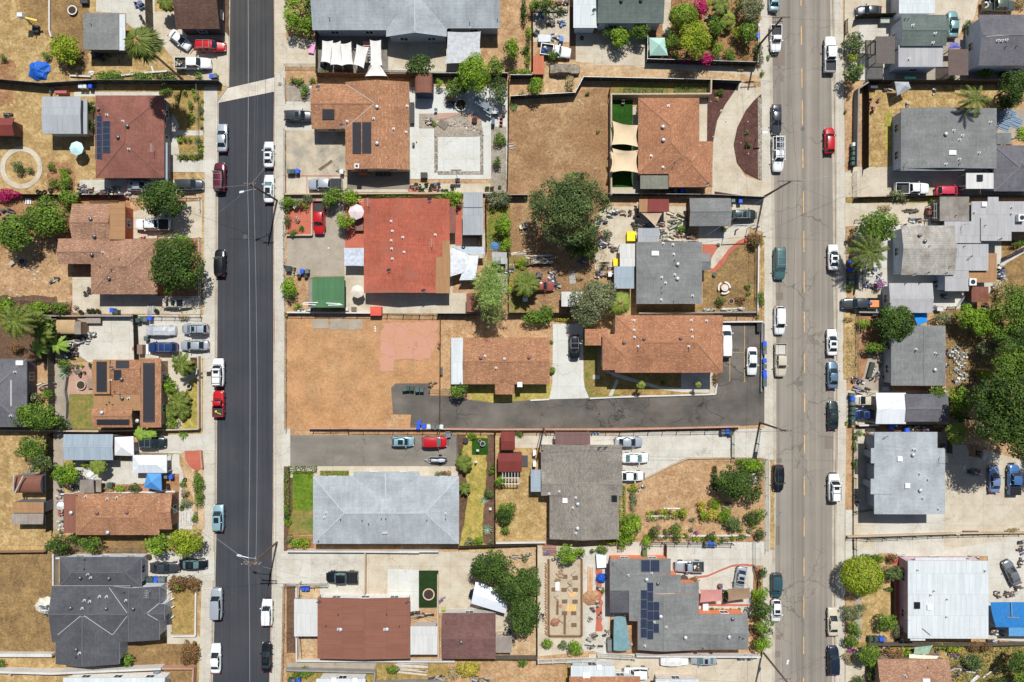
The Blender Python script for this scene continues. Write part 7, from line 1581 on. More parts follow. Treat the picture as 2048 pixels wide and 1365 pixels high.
o=m.build('overhead_pipe',STEEL);label(o,'white horizontal pipe frame over the driveway entrance by the dark green car','pipe frame')
WIREM=pm0(c(90,88,86),.6,.2);WIREL=pm0(c(170,174,180),.5)
WN=[0]
def wire(a,b,sag=.8,mat=None,r_=.018,dsc=None):
 m=MB();a=Vec(a);b=Vec(b);n=14;pts=[a.lerp(b,i/n)-Vec((0,0,sag*4*(i/n)*(1-i/n)))for i in range(n+1)]
 for p,q in zip(pts,pts[1:]):m.tube(p,q,r_,n=5,caps=0)
 o=m.build('overhead_wire',mat or WIREM);o['group']='overhead wires';mid=a.lerp(b,.5);o['category']='wire';PEND.append((o,dsc or 'thin dark overhead wire crossing',mid.x,mid.y,None))
def up(p,dx=0,dy=0,dz=0):return(p[0]+dx,p[1]+dy,p[2]+dz)
wire(up(p1,-.3),up(p2,-.3),.9,WIREL,.026,'bright thick overhead cable along the dark street between two poles');wire(up(p1,-.3),(p1[0]-1.,p1[1]+62,12),.8,WIREL,.026,'bright overhead cable running off the top edge');wire(up(p2,-.2),(p2[0]-.5,p2[1]-45,12),.6,WIREL,.026,'bright overhead cable running off the bottom edge')
for k,dx in enumerate((.55,.95)):
 wire(up(p1,dx,0,-.2),up(p2,dx+.3,0,-.2),1.,WIREL if k==0 else WIREM,.02,('pale thin' if k==0 else 'dark thin')+' overhead wire between the dark street poles');wire(up(p1,dx,0,-.2),(p1[0]+dx,p1[1]+62,12),.8,dsc=('pale' if k==0 else 'dark')+' thin wire from the upper pole off the top edge');wire(up(p2,dx,0,-.2),(p2[0]+dx,p2[1]-45,12),.6,dsc='thin wire from the lower pole off the bottom edge')
R_=[p3,p4,p5,p6];off=(p3[0]-.5,p3[1]+60,12)
for a,b,nm in((off,p3,'top'),(p3,p4,'upper'),(p4,p5,'middle'),(p5,p6,'lower'),(p6,(p6[0],p6[1]-50,12),'bottom')):
 for dx in(-1.1,1.2):wire(up(a,dx,0,-.2),up(b,dx,0,-.2),.9,dsc='thin overhead wire along the tan street, %s span'%nm)
def drop(t,x,y,z,p,dsc,l=0):S(t);X,Y=W(x,y,z);wire(up(p,0,0,-.5),(X,Y,z),.5,WIREL if l else None,.018 if l else.012,dsc)
drop('A1',1325,160,4,p1,'service wire from the upper pole to the brown house',1);drop('B0',745,1000,6,p1,'service wire from the upper pole to the shingled house',1);drop('A1',1740,330,6,p1,'service wire crossing the dark street to the left',1)
drop('A2',1220,1240,4,p2,'service wire to the orange-brown long house',1);drop('B3',1000,590,3,p2,'service wire over the black pickup driveway',1);drop('A3',1195,640,4.5,p2,'service wire to the charcoal house');drop('B3',940,715,3.5,p2,'service wire to the brown duplex')
drop('E0',640,1320,4,p4,'bright service wire across the tan street to the big grey house',1);drop('D1',850,515,2,p4,'pale service wire over the grey gabled garage',1);drop('E1',780,440,4.5,p4,'service wire to the tile-roofed house');drop('E0',795,155,5,p3,'service wire to the two-tone house');drop('D0',500,20,4.5,p3,'service wire to the green-trimmed house')
drop('D2',60,220,5.5,p7,'service wire over the alley to the apartment block');drop('D2',400,45,6,p5,'service wire from transformer pole to the apartment block');drop('E2',860,870,5,p5,'service wire across the tan street to the pale apartments');drop('D2',-60,800,6,p5,'service wire above the white cars driveway');drop('E2',1100,400,4.5,p5,'service wire to the charcoal garage');drop('E3',842,872,4,p6,'service wire to the large white-roofed house');drop('D3',400,1340,4,p6,'service wire over the lower driveway')
wire(up(p7),up(p5,-.3),.5,dsc='overhead wire along the pinkish alley wall')
# ---------- bins, canopies, sails, furniture and yard clutter ----------
BINC={'green':c(54,76,66),'blue':c(38,84,200),'grey':c(96,104,104),'white':c(200,204,200),'slate':c(74,92,90)}
BINP={}
def ground_z(X,Y):return .08
def wbin(x,y,col,rz=0,s=1.,lid=None,pc=None):
 if col not in BINP:
  m=MB();b0,b1=.26,.33;vs=[(-b0,-b0,.06),(b0,-b0,.06),(b0,b0,.06),(-b0,b0,.06),(-b1,-b1*1.05,1.),(b1,-b1*1.05,1.),(b1,b1*1.1,1.),(-b1,b1*1.1,1.)]
  m.add(vs,[(3,2,1,0),(4,5,6,7),(0,1,5,4),(1,2,6,5),(2,3,7,6),(3,0,4,7)]);body=m.mesh('body',[pm0(BINC[col],.5)])
  m=MB();m.add([(-.35,-.4,1.),(.35,-.4,1.),(.36,.36,1.01),(-.36,.36,1.01),(-.3,-.36,1.09),(.3,-.36,1.09),(.3,.3,1.12),(-.3,.3,1.12)],[(3,2,1,0),(4,5,6,7),(0,1,5,4),(1,2,6,5),(2,3,7,6),(3,0,4,7)]);m.tube((-.25,.42,1.),(.25,.42,1.),.025,n=6)
  lidm=m.mesh('lid',[pm0(tuple(min(1,v*1.2+.01)for v in BINC[col][:3])+(1,),.45)]);m=MB();m.tube((-.32,.25,.1),(-.24,.25,.1),.1,n=10);m.tube((.24,.25,.1),(.32,.25,.1),.1,n=10);BINP[col]=(body,lidm,m.mesh('wheel',[TYRE]))
 X,Y=W(x,y,.6);r=emp('wheelie_bin',(X,Y,.07),R(rz));b,l,w_=BINP[col];part('body',b,r);part('lid',l,r);part('wheel',w_,r)
 tag(r,{'slate':'grey-green'}.get(col,col)+' wheelie bin','bin',X,Y,'wheelie bins',pc);return r
def bins(L,rz=0):
 for x,y,cc in L:wbin(x,y,cc,rz+random.Random(x).uniform(-8,8))
def qroof(name,cat,dsc,pts,z,mats,peak=None,posts=1,sag=.0,gp=None,th=.02,pc=None,rim=.0,cloth='cloth',zs=None):
 """four (or three) corners read from the photo at heights z (or zs); peak: height of a centre point; sag: curved edges"""
 zs=zs or[z]*len(pts);cs=[V3(p[0],p[1],q)for p,q in zip(pts,zs)];cen=sum(cs,Vec())/len(cs);r=root(name,cen.x,cen.y,0);r['_o']=[cen.x,cen.y,0]
 n=len(cs);m=MB();N=10
 if peak is None:
  if n==3:cs4=[cs[0],cs[1],cs[2],cs[2]]
  else:cs4=cs
  g=[]
  for i in range(N+1):
   for j in range(N+1):
    u,v=i/N,j/N;p=cs4[0]*(1-u)*(1-v)+cs4[1]*u*(1-v)+cs4[2]*u*v+cs4[3]*(1-u)*v
    k=sag*(max(4*u*(1-u)*(1-4*v*(1-v)),0)+max(4*v*(1-v)*(1-4*u*(1-u)),0));p=p.lerp(Vec((cen.x,cen.y,p.z)),min(.3,k*.16));p.z-=sag*.35*4*u*(1-u)*4*v*(1-v);g.append(p)
  m.add(g,[(i*(N+1)+j,(i+1)*(N+1)+j,(i+1)*(N+1)+j+1,i*(N+1)+j+1)for i in range(N)for j in range(N)])
 else:
  a=cen+Vec((0,0,peak));rim_=cs;mids=[cs[i].lerp(cs[(i+1)%n],.5)-Vec((0,0,.03))for i in range(n)]
  for i in range(n):m.add([cs[i],mids[i],a],[(0,1,2)]);m.add([mids[i],cs[(i+1)%n],a],[(0,1,2)])
  if rim:
   for i in range(n):p,q=cs[i],cs[(i+1)%n];d_=Vec((0,0,-rim));m.add([p,p+d_,q+d_,q],[(0,1,2,3)])
 m.build(cloth,mats,r,uv=1)
 if posts:
  for p in cs:m=MB();m.tube((p.x,p.y,-.05),(p.x,p.y,p.z-.01),.03,n=7);m.build('post',STEEL,r)
 tag(r,dsc,cat,cen.x,cen.y,gp,pc);return r
def cloth(col,var=.1):return pm0(col,.75,var=var)
SAIL=cloth(c(226,222,214));BEIGE=cloth(c(222,196,160),.05)
S('A0');bins([(648,690,'white'),(682,690,'white'),(725,688,'blue'),(1680,612,'blue'),(1710,608,'grey')])
S('A1');bins([(1100,1192,'green'),(1135,1180,'green'),(1160,1185,'grey'),(1195,1175,'blue'),(895,1112,'blue'),(930,1125,'green'),(1165,1335,'slate')])
S('A2');bins([(870,1145,'slate'),(885,1150,'green'),(1360,1080,'blue'),(1320,1078,'grey')])
S('A3');bins([(1175,545,'green'),(1205,545,'green'),(1242,545,'blue'),(1275,545,'grey'),(1300,545,'grey')])
S('B1');bins([(710,18,'slate'),(740,18,'green'),(775,15,'blue'),(812,805,'blue'),(852,805,'grey'),(1125,20,'white')])
S('B2');bins([(1620,388,'slate'),(1645,385,'green'),(1680,385,'green'),(1722,395,'slate'),(1758,395,'slate'),(1738,655,'blue'),(1730,690,'blue'),(1775,685,'blue'),(1812,685,'white'),(1845,688,'grey'),(1882,688,'grey'),(1912,688,'white')])
S('B3');bins([(820,615,'blue'),(852,615,'blue'),(715,1345,'green'),(745,1350,'grey'),(785,1350,'blue')])
S('D1');bins([(1048,245,'grey'),(1105,250,'blue'),(590,165,'grey'),(645,168,'blue'),(680,168,'grey')])
S('D2');bins([(1296,30,'blue'),(1296,62,'slate'),(1298,98,'grey'),(1296,165,'blue'),(1297,210,'slate'),(1296,255,'blue'),(1298,285,'blue'),(1297,318,'slate'),(1297,352,'slate'),(968,728,'grey'),(1002,725,'blue'),(1030,735,'green')])
S('D3');bins([(838,268,'grey'),(872,266,'blue'),(905,268,'grey'),(1112,1160,'slate'),(1145,1158,'grey'),(1190,1160,'slate')])
S('E0');bins([(388,1150,'white'),(388,1185,'green'),(388,1222,'slate'),(382,1262,'green'),(380,1300,'green')],90)
S('E1');bins([(362,728,'blue'),(362,792,'blue'),(366,855,'slate'),(368,895,'grey')],90)
S('E2');bins([(372,435,'slate'),(378,468,'blue'),(378,503,'grey'),(380,545,'green'),(378,580,'green'),(378,620,'green'),(380,658,'green'),(685,690,'blue'),(805,712,'blue'),(1320,1045,'green')],90)
S('E3');bins([(520,1015,'green'),(562,1015,'green'),(600,1015,'blue'),(630,1018,'grey')])
S('B0')
rp='shade cloths below the very large pale grey house'
qroof('shade_sail','shade sail','leftmost white shade cloth',[(968,322),(1052,322),(1032,505),(958,490)],2.6,SAIL,sag=.5,gp=rp,pc='')
qroof('shade_sail','shade sail','second white shade cloth from the left',[(1045,340),(1112,325),(1125,522),(1032,515)],2.75,SAIL,sag=.5,gp=rp,pc='')
qroof('shade_sail','shade sail','third white shade cloth from the left',[(1112,348),(1196,332),(1212,512),(1120,522)],2.6,SAIL,sag=.5,gp=rp,pc='')
qroof('shade_sail','shade sail','slanting white shade cloth, fourth from the left',[(1240,352),(1336,374),(1295,542),(1214,512)],2.7,SAIL,sag=.5,gp=rp,pc='')
qroof('shade_sail','shade sail','tall white shade cloth, rightmost rectangle',[(1345,318),(1432,318),(1442,520),(1350,520)],2.8,SAIL,sag=.5,gp=rp,pc='')
qroof('shade_sail','shade sail','white triangular shade sail above the brown board fence',[(1394,458),(1480,604),(1306,604)],3.,SAIL,sag=.4,gp=rp,pc='')
S('C0')
qroof('shade_canopy','canopy','square grey-white shade cloth canopy beside the orange soil',[(376,252),(638,252),(636,505),(360,505)],2.9,cloth(c(190,190,192),.2),sag=.25)
S('D0')
for i,(q,nm)in enumerate((([(98,958),(302,992),(302,1165),(92,1148)],'top'),([(98,1175),(302,1190),(302,1365),(98,1365)],'middle'),([(98,1348),(302,1352),(302,1372),(80,1385)],'lowest'))):
 if i<2:qroof('shade_sail','shade sail','beige shade sail over artificial lawn, %s of three'%nm,q,3.,BEIGE,sag=.9,gp='beige shade sails',pc='')
S('D1');qroof('shade_sail','shade sail','beige shade sail over artificial lawn, lowest of three',[(80,-140),(302,-150),(302,24),(80,15)],3.,BEIGE,sag=.9,gp='beige shade sails',pc='')
qroof('shade_sail','shade sail','tan triangular sail below the red and tan shed',[(330,342),(492,342),(440,450)],2.6,cloth(c(190,164,138)),sag=.3)
S('D0');qroof('pop_up_canopy','canopy','mint green square pop-up canopy by the clipped trees',[(390,300),(512,300),(536,440),(396,440)],2.3,cloth(c(176,214,198),.05),peak=.9,rim=.15)
S('A2')
qroof('pop_up_canopy','canopy','small white square canopy joined to the blue-grey workshop',[(905,772),(1056,765),(1058,918),(908,915)],2.4,cloth(c(236,234,232),.05),peak=.8,rim=.2)
r=hou('party_tent','long white hipped party tent','canopy',[(1050,914,1320,1054,'hx',{'p':.35,'z':2.3})],mat='tarpw',osd=1)
qroof('pop_up_canopy','canopy','bright blue pop-up canopy with ragged edges',[(1165,1058),(1275,1058),(1280,1198),(1136,1168)],2.3,cloth(c(84,148,208),.12),peak=.7,rim=.15)
S('D3')
qroof('shade_sail','shade sail','dusty pink shade sail by the solar-panel house',[(795,632),(968,630),(970,720),(790,735)],2.7,cloth(c(198,136,128),.08),sag=.3)
qroof('shade_sail','shade sail','brown shade sail beneath the silver sedan',[(1010,625),(1188,618),(1192,700),(1014,724)],2.8,cloth(c(150,122,96),.1),sag=.3)
qroof('tarp_cover','tarpaulin','teal-grey tarpaulin stretched left of the solar-panel house',[(112,848),(202,850),(240,1110),(108,1112)],2.5,cloth(c(118,152,156),.15),sag=-.3)
S('B1')
qroof('tarp_cover','tarpaulin','blue-silver tarpaulin canopy against the red-roofed house',[(1138,618),(1298,618),(1298,762),(1140,760)],2.4,cloth(c(192,198,208),.25),sag=.2)
S('C1')
qroof('tarp_cover','tarpaulin','large wrinkled white tarpaulin right of the red roof',[(398,612),(552,618),(545,800),(398,845)],2.6,cloth(c(214,216,220),.2),peak=.25,rim=.2)
qroof('tarp_cover','tarpaulin','second white tarpaulin tent by the feathery tree',[(545,676),(622,678),(598,870),(470,874)],2.4,cloth(c(222,226,232),.15),peak=.5,rim=.3)
qroof('awning','awning','narrow grey metal awning with a tyre on top',[(400,606),(665,612),(665,668),(545,668)],2.7,cloth(c(186,194,202),.1),sag=0)
S('E0')
qroof('pop_up_canopy','canopy','faded grey collapsing canopy in the dry yard',[(718,648),(828,650),(846,700),(738,758)],2.2,cloth(c(168,172,174),.2),peak=.5,rim=.2)
qroof('awning','awning','narrow white awning on the slate house wall',[(1350,392),(1388,388),(1406,508),(1368,514)],2.6,cloth(c(232,234,238)),posts=0)
qroof('garden_parasol','parasol','lilac-blue canopy between pergola and aqua sedan',[(1165,340),(1215,338),(1245,382),(1135,388)],2.3,cloth(c(110,106,180)),peak=.2)
S('E1')
qroof('tarp_cover','tarpaulin','vivid blue tarpaulin above the mid-grey gabled roof',[(858,1133),(975,1132),(975,1205),(900,1232)],1.8,cloth(c(30,140,220),.15),peak=.1,rim=.1)
S('E3')
qroof('tarp_cover','tarpaulin','big blue tarpaulin canopy right of the white roof',[(1475,732),(1900,735),(1900,925),(1520,928)],2.7,cloth(c(40,120,186),.12),sag=-.2)
qroof('tarp_cover','tarpaulin','paler lower blue tarpaulin at the right edge',[(1620,926),(1900,926),(1900,1003),(1622,1000)],2.5,cloth(c(90,150,196),.15),sag=0)
m=MB();a,b=V3(1640,735,2.9),V3(1645,850,2.9);m.beam(a,b,.14,.05);m.beam(V3(1605,850,2.9),V3(1700,853,2.9),.12,.05);o=m.build('loose_pole',pm0(c(150,150,148),.6));label(o,'grey T-shaped pole lying across the big blue tarpaulin','pole')
qroof('glass_canopy','canopy','crackled green glass canopy above the brown bottom-right roof',[(875,1088),(1022,1072),(985,1142),(868,1142)],2.4,cloth(c(150,176,150),.25),sag=.1)
qroof('shade_sail','shade sail','cream sail below the green glass canopy',[(830,1140),(1070,1158),(1050,1182),(830,1175)],2.5,cloth(c(236,226,204)),sag=.1)
S('C3')
def tentcar():
 a,b,cc,d_=V3(600,562,2.7),V3(862,672,2.7),V3(834,822,2.7),V3(562,742,2.7);cen=(a+b+cc+d_)/4;r=root('carport_tent',cen.x,cen.y);m=MB();e=a.lerp(d_,.5)+Vec((0,0,.6));g=b.lerp(cc,.5)+Vec((0,0,.6))
 m.add([a,b,g,e],[(3,2,1,0)]);m.add([d_,cc,g,e],[(0,1,2,3)]);m.add([a,d_,e],[(0,1,2)]);m.build('cloth',cloth(c(236,238,242),.06),r)
 for p in(a,b,cc,d_):m=MB();m.tube((p.x,p.y,-.05),p,.04,n=7);m.build('post',STEEL,r)
 label(r,'long white tilted carport tent under the dark pepper trees','canopy')
tentcar();car(540,600,790,790,163,'suv','black','black car nosing out of the white carport tent',pc='')
def parasol(x,y,rr,h,col,dsc,n=8,pc=None,rz=0):
 X,Y=W(x,y,h);r=root('parasol',X,Y);m=MB();R1=rr*M_T
 vs=[(X+R1*math.cos(2*PI*i/n+rz),Y+R1*math.sin(2*PI*i/n+rz),h-.3)for i in range(n)]+[(X,Y,h+.15)];m.add(vs,[(i,(i+1)%n,n)for i in range(n)]);m.build('canopy',cloth(col,.08),r)
 m=MB();m.tube((X,Y,-.05),(X,Y,h+.25),.03,n=8);m.build('pole',STEEL,r);m=MB();m.tube((X,Y,.05),(X,Y,.15),.28,n=14);m.build('base',DARKP,r);tag(r,dsc,'parasol',X,Y,'garden parasols',pc);return r
S('A0');parasol(597,1172,56,2.5,c(198,232,230),'pale aqua octagonal parasol on dry grass');S('B1');parasol(1233,330,62,2.6,c(226,206,206),'dusty pink octagonal parasol');parasol(1243,962,52,2.4,c(226,214,196),'cream octagonal parasol left of the red roof')
S('A2');parasol(472,1318,34,2.4,c(226,224,220),'white parasol beside the rounded fence corner');parasol(212,562,38,2.4,c(70,92,190),'blue parasol beside the purple-grey roof',rz=.3)
def pergola(x0,y0,x1,y1,z,dsc,n,col,slats='y',pc=None,thick=.09):
 a=W(x0,y1,z);b=W(x1,y0,z);cx_,cy_=(a[0]+b[0])/2,(a[1]+b[1])/2;r=root('pergola',cx_,cy_);mt=pm0(col,.85);m=MB()
 for i in range(n):
  t=(i+.5)/n
  if slats=='y':X=a[0]+(b[0]-a[0])*t;m.box(X-thick/2,a[1]-.2,z,X+thick/2,b[1]+.2,z+.09)
  else:Y=a[1]+(b[1]-a[1])*t;m.box(a[0]-.2,Y-thick/2,z,b[0]+.2,Y+thick/2,z+.09)
 m.build('slats',mt,r);m=MB()
 for k in(0,.5,1):
  if slats=='y':Y=a[1]+(b[1]-a[1])*k;m.box(a[0],Y-.06,z-.14,b[0],Y+.06,z-.002)
  else:X=a[0]+(b[0]-a[0])*k;m.box(X-.06,a[1],z-.14,X+.06,b[1],z-.002)
 m.build('beams',mt,r)
 for X in(a[0]+.1,b[0]-.1):
  for Y in(a[1]+.1,b[1]-.1):m=MB();m.box(X-.06,Y-.06,-.05,X+.06,Y+.06,z-.142);m.build('post',mt,r)
 tag(r,dsc,'pergola',cx_,cy_,None,pc);return r
S('E0');pergola(568,300,716,498,3.,'taupe slatted pergola left of the two-tone house',26,c(120,110,104));pergola(1140,402,1298,590,3.,'brown slatted pergola right of the two-tone house',28,c(120,102,96));pergola(490,320,565,430,2.2,'dark lattice side screen left of the taupe pergola',14,c(70,60,54),'x')
S('C2');pergola(800,1046,945,1140,2.1,'white grid trellis below the wider red shed',6,c(206,204,200))
S('E1');pergola(1020,270,1070,380,2.4,'grey lean frame left of the taupe shed',3,c(140,138,134))
def lattice(pts,z,dsc,col,w_=.1):
 P_=[(V3(*p[0],z),V3(*p[1],z))for p in pts];cen=sum((a+b for a,b in P_),Vec())/(2*len(P_));r=root('pergola',cen.x,cen.y);mt=pm0(col,.6)
 m=MB()
 for i,(a,b)in enumerate(P_):m.beam(a+Vec((0,0,i*.004)),b+Vec((0,0,i*.004)),w_,.08)
 m.build('beams',mt,r)
 for a,b in P_[:2]:
  for q in(a,b):m=MB();m.tube((q.x,q.y,-.05),(q.x,q.y,z),.04,n=6);m.build('post',mt,r)
 label(r,dsc,'pergola')
S('E1');lattice([((500,770),(620,870)),((615,770),(510,880)),((480,765),(620,768)),((560,770),(560,880))],2.5,'white crossed-beam frame over the cluttered patio behind the blue bins',c(226,226,226))
S('B3');lattice([((770,600),(775,705)),((775,600),(1000,590)),((775,1000),(790,1165)),((890,595),(890,615))],2.2,'pale timber frame round the cream patio cover',c(170,166,160),.12)
def thing(name,cat,dsc,x,y,build_,gp=None,z=.08,rz=0,pc=None,s=1.):
 X,Y=W(x,y,.4);r=emp(name,(X,Y,z),R(rz));r.scale=(s,s,s)
 for pn,m,mt,sm in build_():part(pn,m.mesh(pn,mt if isinstance(mt,list)else[mt],smooth=sm),r)
 tag(r,dsc,cat,X,Y,gp,pc);return r
def b_tyre():
 m=MB();n=18;vs=[];fs=[]
 for i in range(n):
  a=2*PI*i/n
  for rr,zz in((.34,.02),(.34,.2),(.27,.24),(.19,.2),(.19,.02)):vs.append((rr*math.cos(a),rr*math.sin(a),zz))
 for i in range(n):
  for k in range(4):fs.append((i*5+k,((i+1)%n)*5+k,((i+1)%n)*5+k+1,i*5+k+1))
 m.add(vs,fs);return[('rubber',m,TYRE,1)]
def bq(col,plantk=None,r_=.28,h=.4):
 def f():
  m=MB();m.tube((0,0,0),(0,0,h),r_*.75,r_,14);m.tube((0,0,h-.05),(0,0,h+.02),r_*1.12,n=14);s_=MB();s_.tube((0,0,h+.021),(0,0,h+.03),r_*.9,n=14)
  L=[('pot',m,pm0(col,.8),0),('soil',s_,pm0(c(70,54,40),.95),0)]
  if plantk:
   p=MB();rn=random.Random(int(h*100))
   for i in range(26):a=rn.random()*6.28;l=rn.uniform(.15,.42);zz=h+rn.uniform(.1,.45);p.add([(0,0,h),(l*math.cos(a-.2),l*math.sin(a-.2),zz),(l*1.25*math.cos(a),l*1.25*math.sin(a),zz),(l*math.cos(a+.2),l*math.sin(a+.2),zz)],[(0,1,2,3)])
   L.append(('leaves',p,LF[plantk],0))
  return L
 return f
def bo(w_,d_,h,col,lidcol=None):
 def f():
  m=MB();m.box(-w_/2,-d_/2,0,w_/2,d_/2,h-.04);t=MB();t.box(-w_/2-.03,-d_/2-.03,h-.04,w_/2+.03,d_/2+.03,h);return[('body',m,pm0(col,.7),0),('lid',t,pm0(lidcol or tuple(min(1,v*1.15)for v in col[:3])+(1,),.7),0)]
 return f
def bc(col):
 def f():
  m=MB();m.box(-.26,-.26,.4,.26,.26,.45);k=MB();k.box(-.26,.22,.45,.26,.28,.9);g=[('seat',m,pm0(col,.6),0),('backrest',k,pm0(col,.6),0)]
  for x in(-.23,.23):
   for y in(-.23,.23):l=MB();l.tube((x,y,0),(x,y,.4),.02,n=5);g.append(('leg',l,pm0(col,.6),0))
  return g
 return f
def bt_(r_,col,legs=1,sq=0,h=.74):
 def f():
  m=MB()
  if sq:m.box(-r_,-r_*.6,h-.04,r_,r_*.6,h)
  else:m.tube((0,0,h-.04),(0,0,h),r_,n=20)
  g=[('tabletop',m,pm0(col,.6),0)];q=r_*.6
  for x in(-q,q):
   for y in(-q*.6,q*.6):l=MB();l.tube((x,y,0),(x*.9,y*.9,h-.04),.025,n=5);g.append(('leg',l,pm0(col,.6),0))
  return g
 return f
def bk(cols,n,w_=.9,d_=.5,seed=1,hh=.16):
 def f():
  rn=random.Random(seed);L=[]
  for i in range(n):
   m=MB();a=rn.uniform(-.5,.5);x,y=rn.uniform(-w_/2,w_/2),rn.uniform(-d_/2,d_/2);l=rn.uniform(.25,.7)*w_/.9;t=rn.uniform(.1,.35);z=rn.uniform(0,hh*2)
   if i%3==2:m.tube((x,y,z*.3),(x,y,z*.3+rn.uniform(.2,.5)),rn.uniform(.1,.2),rn.uniform(.1,.22),10)
   else:m.beam((x-l/2*math.cos(a),y-l/2*math.sin(a),z),(x+l/2*math.cos(a),y+l/2*math.sin(a),z+rn.uniform(-.05,.1)),t,rn.uniform(.05,.3))
   q=cols[i%len(cols)];g=sum(q[:3])/3;k=rn.choice((.55,.8,1));L.append(('item',m,pm0(tuple(round((v*.55+(g*.9+.02)*(.45+.02*j))*k,2)for v,j in zip(q[:3],(1,0,-3)))+(1,),.75),0))
  return L
 return f
def bp(n,l,col,sp=.16,fan=.04,seed=3):
 def f():
  rn=random.Random(seed);L=[]
  for i in range(n):m=MB();y=(i-n/2)*sp;a=rn.uniform(-fan,fan);m.beam((-l/2*rn.uniform(.85,1),y,.03+.05*(i%2)),(l/2*rn.uniform(.85,1),y+a*l,.03+.05*(i%2)),sp*.75,.05);L.append(('plank',m,pm0(col,.85,var=.2),0))
  return L
 return f
def bh(col,r_,h,seed=5):
 def f():
  rn=random.Random(seed);m=MB();n=14;vs=[(0,0,h)]
  for k,(q,zz)in enumerate(((.4,.85),(.75,.5),(1.,.0))):
   for i in range(n):a=2*PI*i/n;j=rn.uniform(.82,1.15);vs.append((r_*q*j*math.cos(a),r_*q*j*math.sin(a),h*zz*rn.uniform(.75,1.2)))
  fs=[(0,1+i,1+(i+1)%n)for i in range(n)]+[(1+k*n+i,1+(k+1)*n+i,1+(k+1)*n+(i+1)%n,1+k*n+(i+1)%n)for k in range(2)for i in range(n)]
  m.add(vs,fs);return[('sheet',m,pm0(col,.6,var=.25),0)]
 return f
def b_ac():
 m=MB();m.box(-.4,-.4,0,.4,.4,.7);f=MB();f.tube((0,0,.7),(0,0,.73),.32,n=14);return[('casing',m,pm0(c(190,188,180),.6),0),('fan_grille',f,DARKP,0)]
def bb(col,r_=.28,h=.8):
 def f():m=MB();m.tube((0,0,0),(0,0,h),r_*.9,r_,16);t=MB();t.tube((0,0,h),(0,0,h+.04),r_*1.05,n=16);return[('drum',m,pm0(col,.5),0),('lid',t,pm0(tuple(v*.8 for v in col[:3])+(1,),.5),0)]
 return f
def b_statue():
 m=MB();m.box(-.22,-.22,0,.22,.22,.35);s_=MB();s_.tube((0,0,.35),(0,0,.8),.16,.12,10);s_.tube((0,0,.8),(0,0,1.),.17,.1,10);s_.dome(0,0,1.02,.09,.16,10,3);s_.tube((.1,0,.85),(.28,.05,.7),.04,.03,6);s_.tube((-.1,0,.85),(-.26,.06,.65),.04,.03,6)
 return[('pedestal',m,pm0(c(206,204,196),.8),0),('figure',s_,pm0(c(232,230,224),.7),0)]
def b_frame():
 m=MB()
 for x in(-1.3,1.3):
  m.tube((x,-.6,0),(x,0,1.9),.04,n=6);m.tube((x,.6,0),(x,0,1.9),.04,n=6)
 m.tube((-1.35,0,1.9),(1.35,0,1.9),.05,n=6);s_=MB();s_.box(-.9,-.3,.5,.9,.2,.56);s_.box(-.9,.2,.5,.9,.27,1.);k=MB();k.box(-1.2,-.45,2.,1.2,.45,2.05);return[('frame',m,pm0(c(150,156,160),.5),0),('seat',s_,pm0(c(180,190,200),.7),0),('canopy',k,pm0(c(120,130,136),.7),0)]
T=thing
TERR=c(176,104,74);WH=c(228,228,224);BL=c(50,96,196);YE=c(240,210,30)
pots='plant pots in the yards';tg='old tyres in the yards'
S('A0')
def b_lift():
 m=MB();m.box(-.45,-.35,2.4,.45,.35,3.3);a=MB();a.beam((.2,-.1,2.3),(2.,-.35,1.6),.3,.25);k=MB();k.beam((.2,0,.2),(.9,-1.2,2.2),.14,.14);k.beam((.9,-1.2,.2),(.1,0,2.3),.14,.14);b=MB();b.box(.2,-1.8,0,1.3,-.6,.5)
 return[('work_basket',m,pm0(c(222,228,230),.5),0),('boom',a,pm0(c(236,196,20),.4),0),('scissor_arm',k,DARKP,0),('base',b,DARKP,0)]
T('boom_lift','lift','white basket with bright yellow boom on the dry field',250,180,b_lift,s=1.)
T('tarp_heap','tarpaulin','crumpled bright blue tarpaulin heap with white patches',300,555,bh(c(30,100,200),1.9,1.));T('stone_planter','planter','round white stone ring planter on dry grass',572,82,bq(WH,None,.75,.35));T('grill','grill','dark grill at the top edge by the slab',672,15,bo(1.3,.8,.7,c(60,60,64)))
for i,(x,y)in enumerate([(1112,130),(1130,165),(1150,195),(1165,215)]):T('plant_pot','pot','dark pot in a chain of pots',x,y,bq(c(70,70,72),None,.24),pots)
T('stone','stone','white boulder beside the hedge row',712,578,bh(c(222,220,210),.55,.4));T('work_bench','bench','dark cluttered workbench behind the flat grey shed',800,450,bk([c(70,80,100),c(60,60,64),c(120,110,90)],16,2.6,1.,4));T('hand_cart','cart','grey-blue cart with a yellow panel behind the shed',955,480,bk([c(120,130,150),c(190,170,70),c(100,110,120)],6,.8,1.2,7))
T('chair_set','table','patio table in the shaded concrete strip at the top',1115,35,bt_(.5,c(96,110,140)))
for x,y in((1078,40),(1135,50),(1115,60)):T('chair','chair','dark blue-grey patio chair at the top edge',x,y,bc(c(96,110,140)),'patio chairs at the top')
T('wheelbarrow','cart','grey metal cart beside the metal-roofed garage',415,725,bk([c(150,156,160),c(110,112,116)],8,1.,1.,11));T('shelf','shelf','pink-red shelf above the metal-roofed garage',500,740,bo(2.,.4,1.,c(170,90,90)))
T('scrap_stack','scrap','black pile beside the red shed at the left edge',60,915,bk([c(50,52,54),c(140,140,136),c(80,80,82)],14,1.3,.9,13));T('step','ladder','white plank leaning beside the driveway',1205,545,bp(2,1.3,c(226,226,222)),rz=-70)
S('A1')
for i,(x,y)in enumerate([(292,170),(315,178),(348,172)]):T('tyre','tyre','tyre in a row below the ring path',x,y,b_tyre,tg)
